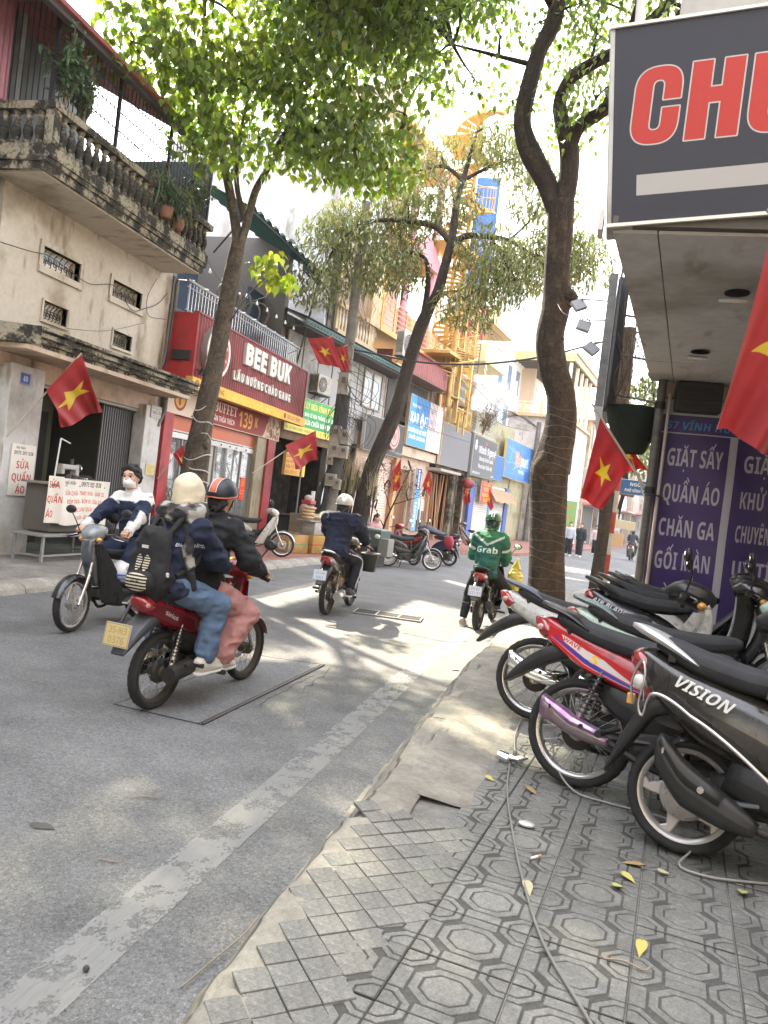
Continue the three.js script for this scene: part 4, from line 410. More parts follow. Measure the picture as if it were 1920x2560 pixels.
    const p = item('paint_bucket', 'white and blue paint bucket on the stall shelf', 'bucket', 1.18, .98, 1.1); ob('pail', CY(.17, .15, .36, 22, 0, .18, 0), M('#ffffff', .5, 0, { map: cvs(256, 128, (x, w, q) => { x.fillStyle = '#c9cbcc'; x.fillRect(0, 0, w, q); x.fillStyle = '#28344e'; x.fillRect(0, 12, w, 40); x.fillStyle = '#4a5560'; for (let i = 0; i < 4; i++) x.fillRect(0, 62 + i * 15, w, 7); }) }), p); ob('lid', CY(.18, .18, .03, 22, 0, .375, 0), M([.66, .66, .64], .5), p); p.position.y += .02;
    const gl = item('milk_jug', 'pale pink jug at the left end of the stall', 'jug', .15, .98, 1.1); ob('body', LA([[0, 0], [.12, 0], [.13, .2], [.1, .3], [.06, .34], [0, .34]], 16), M([.5, .3, .28], .6), gl);
    const bg = item('plastic_bags', 'bundle of white plastic bags hanging in the dark shop front', 'plastic bags', 1.95, 1.25, .7); ob('bag_sheaf', GR(26, 14, (u, v) => { const a = u * Math.PI * 2, w = .26 * (1 - .15 * v); return [Math.cos(a) * w * (1 + .12 * Math.sin(u * 40)), .78 * v - .06 * Math.sin(u * 31) * (1 - v), Math.sin(a) * .07 * (1 + .3 * Math.sin(u * 50))]; }), M([.66, .66, .65], .6, 0, { transmission: .25, thickness: 0 }), bg);
    const fr = item('green_fridge_box', 'green printed juice box with torn white paper, below paint bucket', 'box', 1.25, .12, 1.3); ob('body', RB(.86, .84, .5, .015, 0, .42, 0), M([.3, .32, .3], .6), fr); print('print', cvs(256, 256, (x, w, q) => { x.fillStyle = '#2a9440'; x.fillRect(0, 0, w, q); x.fillStyle = '#d8cf3e'; vt(x, 'NƯỚC MÍA', 12, 60, 44, { w: .8 }); vt(x, 'SẠCH', 150, 60, 40, { w: .8 }); vt(x, 'SIÊU', 150, 130, 44); vt(x, '5K', 20, 230, 60); x.fillStyle = '#d9d9d4'; x.beginPath(); x.moveTo(60, 60); x.lineTo(130, 40); x.lineTo(160, 120); x.lineTo(100, 190); x.lineTo(40, 250); x.lineTo(30, 180); x.fill(); x.beginPath(); x.moveTo(150, 110); x.lineTo(190, 100); x.lineTo(200, 220); x.lineTo(160, 200); x.fill(); }), .84, .8, 0, .42, .253, fr); }
  const carton = (n, l, u, y, w, lx, ly, lz, c, tape, turn, grp) => { const b = bth(n, l, 'box', u, y, w, { turn, group: grp }); ob('carton', RB(lx, ly, lz, .02, 0, ly / 2, 0), M(c, .75, 0, { map: T.grime }), b); if (tape) ob('tape', [RB(lx + .006, .05, lz + .006, .02, 0, ly * .5, 0)], M(tape, .4), b); return b; };
  const S0 = [-6.75, .12, -18.35], P = (o, x, y, z, t) => { o.position.set(x, y, z); o.rotation.y = t; };
  P(carton('foam_box', 'yellow foam box with green tape heaped with peelings', 0, 0, 0, .8, .46, .5, [.62, .37, .13], [.10, .28, .12], 0), -7.0, .12, -18.35, 1.25); P(carton('foam_box', 'yellow foam box with red tape, under the white foam box', 0, 0, 0, .66, .48, .5, [.66, .40, .10], [.42, .08, .04], 0), -6.62, .12, -19.05, 1.15);
  { const m = carton('foam_box', 'plain white foam box on top of red-taped yellow box', 0, 0, 0, .6, .34, .46, [.70, .69, .66], null, 0); P(m, -6.62, .605, -19.05, 1.15); const t = th('stall_board', 'thin board lying on the white foam box', 'board', [-6.64, .95, -19.03], 1.15); ob('plank', RB(.95, .025, .5, .005, 0, .012, 0), M([.33, .30, .26], .8), t); ob('edge_strip', B(.95, .012, .02, 0, .0, .25), M([.2, .18, .15], .8), t);
    const bag = M([.56, .40, .22], .85); [[-.32, 0, 0], [-.34, .09, .02], [-.33, .17, 0], [-.3, .25, .02], [-.05, .02, .1]].forEach(([a, b, c2], i) => { const o = th('coconut_half', ['bottom coconut half of the stack on the stall board', 'second coconut half from the bottom of the stack', 'third coconut half from the bottom of the stack', 'topmost coconut half of the stack on the board', 'open coconut half shell lying in front of the stack'][i], 'coconut', [-6.64 + Math.cos(1.15) * a + Math.sin(1.15) * c2, .985 + b, -19.03 - Math.sin(1.15) * a + Math.cos(1.15) * c2], R() * 6, i < 4 ? 'coconut halves stacked on the stall board' : undefined); ob('husk', LA([[0, 0], [.12, .01], [.17, .05], [.16, .08], [.13, .07], [0, .05]], 18), bag, o); ob('flesh', LA([[0, .072], [.13, .078]], 18), M([.72, .62, .44], .8), o); });
    const o2 = th('coconut_half', 'tilted white-fleshed coconut half at right end of the board', 'coconut', [-6.55, 1.05, -19.4], .3); ob('husk', LA([[0, 0], [.1, .02], [.15, .1], [.15, .12], [0, .1]], 18, 0, 0, 0, .9), M([.2, .14, .09], .85), o2); ob('flesh', LA([[0, .122], [.14, .125]], 18, 0, 0, 0, .9), M([.72, .60, .42], .8), o2);
    const pe = th('cane_peelings', 'dry sugarcane peelings on the green-taped box', 'peelings', [-7.0, .58, -18.35], 0), g = []; for (let i = 0; i < 60; i++) g.push(B(rr(.08, .25), .006, .02, rr(-.25, .25), rr(0, .05), rr(-.3, .3), rr(-.3, .3), R() * 6, rr(-.3, .3))); stuff(ob('peel', g, M([.24, .2, .15], .9), pe)); pe.userData.kind = 'stuff';
    const cb = th('cardboard_box', 'brown cardboard box behind the coconut halves', 'box', [-7.35, .12, -20.1], 1.2); ob('carton', RB(.7, .95, .5, .01, 0, .475, 0), M([.30, .24, .16], .85, 0, { map: T.grime }), cb); ob('flap', B(.7, .01, .2, 0, .95, .3, .4), M([.32, .25, .17], .85), cb); }
  const lb = bth('hanging_bulb', 'white energy-saving bulb hanging on its wire under the green sign', 'light bulb', 3.3, 2.55, .5); ob('flex', TU([[0, .75, -.1], [0, .5, 0], [0, .12, 0]], .007, 4, 10), mt.wirew, lb); ob('bulb', LA([[0, -.14], [.06, -.13], [.07, -.05], [.06, .02], [.025, .05], [.025, .12], [0, .12]], 14), M([.75, .75, .72], .4), lb);
  // === standing bundle of sugarcane ===
  const cb = th('sugarcane_bundle', 'tall bundle of dark sugarcane stalks with dry tops leaning on the tree', 'sugarcane', [-6.5, .12, -21.6]), cm = M([.035, .026, .024], .7), cg = [], dry = [], ring = [];
  for (let i = 0; i < 46; i++) { const a = rr(-.75, .75), b = rr(-.35, .35), l = rr(1.9, 2.5), tx = a * .75 + rr(-.2, .2) + .15, tz = b + rr(-.15, .15); cg.push(bar([a * .95, 0, b], [tx, l, tz], .017, 6)); for (let k = 1; k < 14; k++) ring.push(CY(.021, .021, .012, 6, lerp(a * .95, tx, k / 14), l * k / 14, lerp(b, tz, k / 14))); for (let k = 0; k < 12; k++) { const e = rr(.5, 1.5), ax = rr(-.3, .35), az = rr(-.25, .25), ox = rr(-.05, .05), dr = rr(0, .5), an = R() * 3.14; dry.push(GR(4, 1, (u, v) => [tx + ox + (v - .5) * .016 * Math.cos(an) * (1.1 - u) + u * u * ax, l - .4 + u * e - u * u * u * dr, tz + (v - .5) * .016 * Math.sin(an) * (1.1 - u) + u * u * az])); } }
  stuff(ob('cane_stalk', cg, cm, cb)); stuff(ob('cane_node', ring, M([.16, .13, .11], .8), cb)); stuff(ob('dry_top', dry, leafM([.40, .33, .19], .25), cb));
}
{ // === shop block from the logo sign to the blue shutters ===
  const a = bend('water_filter_shop', 'peach shophouse with red corrugated top box and rusty window grilles', 'shop');
  ob('wall', [WALL(5.4, 13.0, 0.1, 4.1, -.02, .2, [[5.9, 8.9, .11, 3.35], [9.2, 10.8, .11, 3.1]])], mt.peach, a); ob('upper_wall', [bx(7.5, 13, 4.1, 6.9, -.3, -.1), bx(12.2, 13, 4.1, 6.8, -.1, .0)], M([.62, .46, .40], .9, 0, { map: T.grime }), a);
  shutter(a, 5.92, 8.88, .14, 3.35, -.12, M([.62, .45, .36], .6, .1)); ob('ledge', bx(8.9, 13.1, 3.62, 4.0, -.02, .22), mt.peach, a); ob('door', bx(9.22, 10.78, .12, 3.08, -.2, -.1), M([.34, .19, .09], .7, 0, { map: T.wood }), a);
  ob('pillar', RB(.3, 3.4, .24, .01, 9.05, 1.8, 0), M([.55, .30, .14], .7), a); ob('corrugated_box', [corrugated(7.45, 11.9, 6.75, 7.55, .8, .2, .035, false), corrugated(-.85, .05, 6.75, 7.55, 0, .1, .015, false).rotateY(-Math.PI / 2).translate(7.45, 0, 0)], M([.40, .13, .12], .6, 0, { map: T.grime }), a); ob('box_roof', [corrugated(7.2, 12.2, 0, 1.5, 0, .18, .03).rotateX(-1.2).translate(0, 7.56, .95)], M([.36, .08, .08], .7), a); ob('box_floor', bx(7.45, 11.9, 6.7, 6.76, -.1, .8), M([.2, .12, .1], .8), a);
  const gm = M([.10, .075, .06], .7, .3); grille(7.6, 9.2, 4.9, 6.6, .35, 9, gm, a, 'window_grille'); grille(9.6, 11.9, 5.0, 6.65, .45, 14, gm, a, 'window_grille'); ob('dark_window', bx(7.6, 11.9, 4.9, 6.65, -.09, -.06), M([.05, .05, .05], .6), a);
  const dk = cvs(512, 170, (x, w, q) => { x.fillStyle = '#35332f'; x.fillRect(0, 0, w, q); splat(x, 60, w, q, '#57534c', 10, 60, .1); x.fillStyle = '#9a948c'; vt(x, 'HÀ NỘI', 330, 150, 20); vt(x, '20 VĨNH HƯNG', 410, 156, 16); });
  signBoard('dark_shop_sign', 'dark grey board with pink round logo behind the cane bundle', dk, 5.3, 8.95, 3.45, 4.75, .3); { const l = bth('round_wall_logo', 'pink and brown round light-box logo on the dark board', 'sign', 7.55, 4.2, .33); ob('rim', CY(.52, .52, .16, 28, 0, 0, .08, Math.PI / 2), M([.12, .09, .08], .5), l); ob('face', new THREE.CircleGeometry(.48, 28).translate(0, 0, .164), M('#ffffff', .5, 0, { map: cvs(128, 128, (x) => { x.fillStyle = '#c79a92'; x.fillRect(0, 0, 128, 128); x.strokeStyle = '#6e4038'; x.lineWidth = 8; x.beginPath(); x.arc(64, 64, 50, 0, 7); x.stroke(); x.fillStyle = '#7a4a44'; for (let i = 0; i < 7; i++) x.fillRect(36 + i * 8, 38 + (i % 3) * 8, 5, 40); }) }), l); }
  const kt = cvs(1024, 540, (x, w, q) => { x.fillStyle = '#3d86c2'; x.fillRect(0, 0, w, q); x.fillStyle = '#d2c2be'; x.fillRect(575, 0, w, q); x.strokeStyle = '#2c5f90'; x.lineWidth = 3; x.beginPath(); x.moveTo(270, 0); x.lineTo(270, 120); x.stroke(); x.fillStyle = '#e9eef2'; vt(x, 'Máy lọc nước', 60, 120, 50, { w: .8 }); vt(x, 'KAR', 40, 300, 170, { w: .76 }); x.beginPath(); x.moveTo(378, 150); x.quadraticCurveTo(470, 260, 440, 300); x.arc(385, 275, 52, .3, 2.8); x.quadraticCurveTo(310, 240, 378, 150); x.fill(); x.fillStyle = '#7fb0d8'; x.beginPath(); x.arc(385, 270, 26, 0, 7); x.fill(); x.fillStyle = '#e9eef2'; vt(x, 'FI', 452, 300, 165, { w: .72 }); vt(x, 'CHUYÊN GIA LỌC NƯỚC', 20, 392, 62, { w: .76 }); vt(x, 'SÂU HIỂU - CHUYÊN SÂU', 50, 462, 56, { w: .74 }); x.fillStyle = '#6a6f80'; vt(x, 'ĐẠI LÝ', 640, 120, 52, { w: .8 }); x.fillStyle = '#8a8fc0'; vt(x, 'NƯỚC UỐNG', 610, 240, 70, { w: .82 }); x.fillStyle = '#5a5f72'; vt(x, 'CHUYÊN KINH DOANH', 610, 330, 42, { w: .78 }); vt(x, 'MÁY LỌC NƯỚC KAROFI', 610, 382, 42, { w: .74 }); vt(x, 'Số 28 Vĩnh Hưng - Hoàng Mai - HN', 610, 446, 26, { w: .8 }); vt(x, 'ĐT: 0902 116 229', 610, 482, 26, { w: .8 }); });
  signBoard('water_filter_sign', 'blue and white water filter sign reading KAROFI above peach ledge', kt, 9.05, 13.0, 4.05, 6.14, .36, { edge: [.55, .36, .12] });
  const vk = bth('vertical_filter_sign', 'narrow upright blue KAROFI board on the pillar below the big sign', 'sign', 11.1, 1.9, .3); ob('box', RB(.5, 2.7, .08, .01, 0, 0, -.04), M([.5, .5, .5], .6), vk); print('print', cvs(96, 512, (x, w, q) => { x.fillStyle = '#2c4f86'; x.fillRect(0, 0, w, 180); x.fillStyle = '#4f93c9'; x.fillRect(0, 180, w, q); x.save(); x.translate(66, 170); x.rotate(-Math.PI / 2); x.fillStyle = '#dfe8ee'; vt(x, 'KAROFI', 0, 0, 44); x.restore(); x.save(); x.translate(66, 490); x.rotate(-Math.PI / 2); x.fillStyle = '#dfe8ee'; vt(x, 'KAROFI', 0, 0, 60); x.restore(); }), .48, 2.66, 0, 0, .004, vk);
  const b = bend('timber_shop', 'shop with plain grey fascia over rows of upright brown poles', 'shop'); ob('wall', [bx(13.0, 17.4, .1, 3.6, -1.2, -1.0), bx(17.2, 17.42, .1, 5.6, -1.0, .3), bx(13, 17.2, 3.4, 3.62, -1, .3), bx(13, 17.4, 3.6, 5.6, -.4, -.2)], M([.20, .15, .11], .9, 0, { map: T.moss }), b); ob('canopy', bx(12.6, 15.5, 3.3, 3.42, -.3, .7), M([.34, .30, .26], .7), b);
  for (let k = 0; k < 22; k++) { const u = 12.7 + k * .155; ob('pole', CY(.028, .03, 3.1, 7, u + rr(-.03, .03), 1.67, rr(-.3, .1), rr(-.05, .05), 0, rr(-.03, .03)), M(k % 3 ? [.30, .15, .07] : [.46, .27, .13], .7), b); } ob('pillar', RB(.3, 3.3, .2, .01, 16.05, 1.75, .1), M([.46, .42, .36], .9, 0, { map: T.moss }), b); for (let k = 0; k < 5; k++) ob('frame_stack', B(.3, rr(.6, 1.2), .06, 11.7 + k * .14, 1.0 + (k % 2) * .5, .1 + k * .02, 0, 0, rr(-.1, .1)), M(k % 2 ? [.5, .48, .44] : [.1, .09, .08], .8), b);
  signBoard('plain_grey_fascia', 'large plain grey fascia board without lettering', cvs(64, 32, (x) => { x.fillStyle = '#6b6a6c'; x.fillRect(0, 0, 64, 32); }), 13.06, 17.25, 3.62, 5.56, .42, { edge: [.6, .5, .36], rough: .6 });
  const c = bend('cream_shop', 'narrow cream fronted shop with dark sign above black door', 'shop'); ob('wall', [bx(16.2, 18.5, .1, 3.5, -.3, 0), bx(17.4, 22, 3.3, 7.0, -.6, -.3)], M([.60, .44, .25], .9, 0, { map: T.grime }), c); ob('wall_strip', bx(16.25, 17.1, .1, 3.4, -.02, .05), M([.42, .34, .2], .9, 0, { map: T.moss }), c); ob('black_door', bx(18.5, 19.3, .1, 3.3, -.3, -.05), M([.02, .02, .02], .6), c); ob('side_pier', bx(17.28, 17.62, 3.3, 5.6, -.1, .44), M([.035, .032, .03], .7), c);
  const d2 = cvs(512, 300, (x, w, q) => { x.fillStyle = '#57595a'; x.fillRect(0, 0, w, q); x.fillStyle = '#474a4c'; x.fillRect(0, 0, w, 70); x.fillStyle = '#c9c6c6'; x.beginPath(); x.ellipse(48, 70, 24, 40, 0, 0, 7); x.fill(); vt(x, 'Minh Nguyệt', 110, 120, 76, { w: .86, font: 'serif' }); x.fillStyle = '#b5403a'; x.beginPath(); x.moveTo(250, 20); x.lineTo(300, 34); x.lineTo(256, 60); x.fill(); x.fillStyle = '#c2c0bd'; vt(x, 'Beauty & Hair Salon', 140, 176, 42, { w: .8 }); vt(x, 'Phun Xăm Thẩm Mỹ', 130, 234, 42, { w: .8 }); vt(x, '0 0912 486 316', 20, 284, 24); vt(x, 'Hà Nội', 440, 284, 22); });
  signBoard('salon_sign', 'dark grey salon sign board with pale script next to plain grey fascia', d2, 17.7, 21.9, 3.5, 5.58, .46); signBoard('blue_side_sign', 'plain blue angled board between the salon sign and the blue shop sign', cvs(32, 32, (x) => { x.fillStyle = '#1f5f97'; x.fillRect(0, 0, 32, 32); }), 22, 24.3, 3.6, 5.0, .3);
  const bt = cvs(768, 300, (x, w, q) => { x.fillStyle = '#3f78b4'; x.fillRect(0, 0, w, q); for (let i = 0; i < 60; i++) { x.strokeStyle = ['#8fb4d8', '#c5d6e6', '#2a5c9c'][(R() * 3) | 0]; x.globalAlpha = .3; x.lineWidth = 3 + R() * 8; x.beginPath(); x.moveTo(R() * w, R() * q); x.lineTo(R() * w, R() * q); x.stroke(); } x.globalAlpha = 1; x.fillStyle = '#e0912f'; vt(x, 'Me', 260, 190, 170, { w: .7 }); x.fillStyle = '#d9dde4'; vt(x, 'mart', 430, 180, 130, { w: .7 }); x.fillStyle = '#dfe4ea'; vt(x, 'ĐIỆN THOẠI - LAPTOP', 380, 240, 36, { w: .7 }); x.fillStyle = '#2a5a9c'; x.fillRect(560, 210, 150, 80); });
  signBoard('blue_shop_sign', 'weathered blue sign board with orange and white letters near the concrete pole', bt, 24.3, 31, 3.9, 6.2, .35, { edge: [.62, .44, .12] });
  const d = bend('blue_shutter_shop', 'shop with white roller shutters in blue frames', 'shop'); ob('wall', [bx(19.3, 27.4, 3.2, 7, -.5, -.1), bx(27.3, 31.4, .1, 3.9, -.4, 0)], M([.52, .48, .30], .9, 0, { map: T.grime }), d); const sm = M([.62, .60, .55], .55, .1); shutter(d, 20.1, 23.1, .12, 3.2, -.05, sm, .12); shutter(d, 23.5, 26.5, .12, 3.2, -.05, sm, .12); const bm = M([.05, .10, .33], .5); ob('blue_frame', bx(19.3, 20.1, .1, 3.3, -.1, .06), bm, d); ob('blue_frame', bx(23.12, 23.48, .1, 3.2, -.1, .02), M([.16, .30, .52], .5), d); ob('blue_frame', bx(26.5, 27.25, .1, 3.3, -.1, .06), bm, d); ob('yellow_awning', GR(10, 4, (u, v) => [22.6 + u * 4.8, 3.1 - v * .75 + .05 * Math.sin(u * 20) * v, .1 + v * .5]), M([.50, .34, .2], .8, 0, { map: T.fab }), d);
  signBoard('haircut_sign', 'red board with yellow letters TÓC NAM NỮ on the blue shutter shop', cvs(220, 280, (x, w, q) => { x.fillStyle = '#c2311f'; x.fillRect(0, 0, w, q); x.fillStyle = '#e6b23a'; vt(x, 'CẮT UỐN', w / 2, 50, 36, { align: 'center' }); vt(x, 'TÓC', w / 2, 126, 72, { align: 'center' }); vt(x, 'NAM', w / 2, 200, 72, { align: 'center' }); vt(x, 'NỮ', w / 2, 268, 66, { align: 'center' }); }), 20.4, 22.4, 2.2, 3.35, .3, { d: .05 });
  const ln = bth('red_lantern', 'round red paper lantern hanging before cream shop', 'lantern', 16.7, 3.0, .7); ob('paper', SP(.34, 0, 0, 0, 1, .76, 1, 18), M([.20, .02, .02], .5), ln); ob('caps', [CY(.12, .12, .06, 12, 0, .26, 0), CY(.12, .12, .06, 12, 0, -.26, 0)], M([.4, .28, .06], .5), ln); ob('tassel', CY(.03, .06, .3, 8, 0, -.45, 0), M([.4, .05, .04], .8), ln);
}
{ // === upper storeys behind the signs ===
  const a = bend('grey_tall_house', 'tall house with stained grey party wall and cream arched balcony', 'house'); ob('party_wall', [bx(1.95, 2.1, 6.4, 13.5, -7, 0), bx(2.1, 5.6, 10.4, 13.5, -.3, 0), bx(2.1, 5.6, 6.0, 7.0, -.3, -.1), bx(1.9, 2.12, 9.6, 9.75, -7, .1)], M([.62, .62, .63], .9, 0, { map: T.grime }), a); const cm = M([.62, .47, .27], .85, 0, { map: T.grime });
  ob('stained_return', bx(2.1, 2.5, 6.4, 10.4, -.15, .06), M([.28, .28, .28], .95, 0, { map: T.moss }), a); ob('back_wall', bx(2.1, 5.6, 6.5, 10.4, -2.2, -2.1), M([.36, .25, .16], .9), a);
  ob('balcony_frame', [bx(2.5, 2.65, 7.0, 10.4, -.1, .15), bx(5.0, 5.5, 7.0, 9.6, -.1, .15), bx(4.9, 5.6, 9.5, 9.75, -.12, .22), bx(2.5, 5.6, 7.85, 8.0, -.05, .25), bx(2.5, 5.6, 6.95, 7.1, -.1, .25)], cm, a); ob('arch', EX(SH([[4.2, 10.4], [5.6, 10.4], [5.6, 9.75], [5.0, 9.75], [4.85, 10.05], [4.5, 10.25]]), .2).translate(0, 0, -.1), cm, a); const bg = balusterG(.76); for (let k = 0; k < 12; k++) { const o = ob('baluster', bg, M([.55, .48, .36], .9), a); o.position.set(2.75 + k * .23, 7.1, .12); o.scale.set(.8, 1, .8); }
  for (let k = 0; k < 14; k++) ob('dry_branch', TU([[3 + R() * 2, 7.6, .2], [3 + R() * 2, 8.3, .35], [2.8 + R() * 2.5, 8.6 + R(), .3]], .012, 4, 8), M([.3, .2, .12], .9), a);
  ac(6.4, 7.45, .9, 'large air conditioner with dark mesh side on corrugated roof', 1.3, .95);
  const p = bend('pink_column_house', 'pale pink house with pink columns, gilded door and orange railings', 'house'); const pk = M([.58, .27, .31], .6, 0), pw = M([.76, .66, .60], .85, 0, { map: T.grime });
  ob('wall', [bx(5.7, 11.8, 7.6, 17, -3, -2.0), bx(5.7, 5.95, 7.6, 17, -2, 0)], pw, p); for (const q of [bx(5.7, 11.6, 7.85, 8.05, -2, .25), bx(5.7, 11.6, 11.6, 11.85, -2, .25), bx(5.7, 11.6, 15.6, 15.9, -2, .3)]) ob('floor', q, M([.62, .36, .14], .7), p); for (const [y0, y1] of [[8.05, 11.6], [11.85, 15.6]]) for (const u of [8.0, 10.6]) ob('column', LA([[0, 0], [.26, 0], [.26, .15], [.17, .25], [.15, (y1 - y0) - .6], [.24, (y1 - y0) - .3], [.3, (y1 - y0) - .1], [.3, y1 - y0]], 16, u, y0, 0), pk, p);
  ob('pediment', [EX(SH([[7.2, 11.4], [11.4, 11.4], [9.3, 12.6]]), .2).translate(0, 0, .1)], pk, p); ob('gilded_door', [bx(6.1, 7.2, 8.1, 10.6, -.5, -.4)], M([.56, .33, .05], .4, .4), p); for (let k = 0; k < 4; k++) ob('door_panel', RB(.8, .5, .04, .02, 6.65, 8.4 + k * .6, -.38), M([.66, .42, .1], .35, .4), p); ob('arch_door', bx(8.6, 9.8, 8.05, 10.4, -1.98, -1.9), M([.7, .68, .66], .6), p);
  { const r = sub('railing', p), om = M([.62, .30, .12], .5); for (let k = 0; k < 6; k++) ob('rail', B(5.8, .03, .03, 8.6, 8.2 + k * .19, .2), om, r); for (let k = 0; k < 6; k++) ob('post', B(.05, 1.15, .05, 5.75 + k * 1.14, 8.6, .2), om, r); for (let k = 0; k < 4; k++) ob('rail', B(5.8, .03, .03, 8.6, 12.0 + k * .25, .2), om, r); }
  // yellow outdoor spiral stair and lattice stair flight
  const s = bth('spiral_staircase', 'tall yellow steel spiral staircase against the pale facade', 'staircase', 11.9, 6.6, .9); const yl = mt.ylw; const N = 92, rise = .135; ob('centre_pole', CY(.1, .1, N * rise + 1, 12, 0, N * rise / 2, 0), yl, s); const tr = EX(SH([[.05, -.06], [1.0, -.24], [1.0, .24], [.05, .06]]), .04).rotateX(Math.PI / 2); for (let k = 0; k < N; k++) { const o = new THREE.Mesh(tr, yl); o.name = 'tread'; o.castShadow = o.receiveShadow = true; o.rotation.y = k * .4; o.position.y = k * rise; s.add(o); } const hel = (r, dy, rad) => TU(Array.from({ length: N }, (_, k) => [Math.cos(-k * .4) * r, k * rise + dy, Math.sin(-k * .4) * r].map((v, i) => i === 2 ? v : v)), rad, 5, N * 4); ob('handrail', [hel(1.0, 1.0, .025), hel(1.0, .55, .012), hel(1.02, -.06, .05)], yl, s); const bb = []; for (let k = 0; k < N; k++) for (const q of [0, .2]) bb.push(B(.02, 1.0, .02, Math.cos(k * .4 + q) * 1.0, k * rise + .5, -Math.sin(k * .4 + q) * 1.0)); stuff(ob('baluster_bars', bb, yl, s)); ob('landing', [RB(2.2, .08, 1.4, .02, -1.2, 5.9, -.2), RB(2.2, .08, 1.4, .02, -1.2, 10.2, -.2), RB(2.4, .14, 1.4, .02, -.6, 1.5, -.2)], yl, s);
  const f = bth('stair_tower', 'yellow steel stair tower of diagonal flights beside the spiral', 'staircase', 13.6, 6.1, .2); for (const x of [-.75, .75]) for (const z of [-.1, .75]) ob('post', B(.16, 7.6, .16, x, 3.2, z), yl, f); for (let k = 0; k < 14; k++) { ob('diagonal', bar([-.75, .2 + k * .45, .75], [.75, -.15 + k * .45, .75], .045, 4), yl, f); } for (let k = 0; k < 5; k++) ob('cross_rail', bar([-.75, .1 + k * 1.5, .78], [.75, .1 + k * 1.5, .78], .03), yl, f); stuff(ob('guard_bars', Array.from({ length: 36 }, (_, k) => bar([-1.3 + (k % 6) * .12, k * .16 - .2, .4], [-1.28 + (k % 6) * .12, k * .16 + 1.1, .4], .02, 4)), yl, f)); for (const x of [-.6, .2]) ob('hanging_post', bar([x, -.1, .9], [x, -1.0, .9], .06, 4), yl, f);
  const br = bth('yellow_balcony_railing', 'yellow wavy-bar balcony railing above the plain grey fascia', 'railing', 15.75, 5.56, .3); for (let k = 0; k < 20; k++) ob('wavy_bar', TU([[-1.25 + k * .132, 0, 0], [-1.25 + k * .132, .25, .12], [-1.25 + k * .132, .55, -.04], [-1.25 + k * .132, .9, .03]], .016, 5, 10), yl, br); ob('top_rail', [B(2.7, .05, .06, 0, .92, 0), B(2.7, .04, .05, 0, .08, 0)], yl, br); for (const x of [-1.32, 0, 1.32]) ob('post', B(.07, 1.0, .07, x, .5, 0), yl, br); stuff(ob('chain', Array.from({ length: 22 }, (_, k) => tf(new THREE.TorusGeometry(.07, .02, 5, 10), 1.9, 1.2 + k * .16, .3, 0, k % 2 * 1.57)), M([.7, .66, .5], .4, .5), br));
  const u2 = bth('cafe_umbrella', 'folded brown umbrella and dark statue-like plant on the yellow balcony', 'umbrella', 15.9, 6.9, -.2); ob('canopy', LA([[0, .2], [.5, -.05], [.6, -.25], [.5, -.3], [.2, -.3], [0, -.3]], 12), M([.13, .08, .06], .8), u2); ob('pole', bar([0, -1.4, 0], [0, .3, 0], .03), mt.iron, u2);
  const bwall = bend('yellow_back_house', 'cream yellow house with slatted blinds behind the stair tower', 'house'); ob('wall', [bx(12.2, 18, 5.6, 10.5, -2.4, -2.2)], M([.66, .57, .33], .85, 0, { map: T.grime }), bwall); for (let k = 0; k < 26; k++) ob('slat', B(5.0, .05, .04, 15.4, 5.8 + k * .15, -2.15), M([.70, .64, .44], .6), bwall); for (let k = 0; k < 3; k++) ob('dark_window', RB(.8, .9, .05, .01, 12.6, 6 + k * 1.3, -2.16), M([.2, .12, .08], .6), bwall);
  // upright sign: blue sheet over open frame with letters, at right angles to the street
  const v = bth('upright_sign', 'tall upright sign with blue sheet above red and gold frame letters', 'sign', 17.2, 8.6, -.85, { turn: -80.5 * D2R }); ob('blue_sheet', GR(10, 30, (a_, b_) => [a_ * 1.15, 3.6 + b_ * 6.2, .06 * Math.sin(a_ * 7 + b_ * 25) * .5 + .08]), M([.035, .17, .55], .45, 0, { map: T.fab }), v); ob('frame', [B(.04, 9.8, .05, 0, 4.9, 0), B(.04, 9.8, .05, 1.15, 4.9, 0), ...Array.from({ length: 24 }, (_, k) => B(1.15, .022, .03, .575, .1 + k * .15, 0))], M([.09, .09, .09], .6), v); const rl = M([.38, .03, .06], .5), gl = M([.52, .30, .05], .45);
  [['KHÁCH', 3.0, .34, rl], ['SẠN', 2.3, .36, rl], ['QUÁN', 1.72, .34, rl], ['12', .95, .52, gl], ['TẦNG', .4, .24, gl], ['VŨNG', -.02, .22, gl]].forEach(([tx, y, sz, m]) => { const e = letters(tx, sz, .78, .06, 0, y, .04, m, v, { gap: .08, bevel: .02 }); });
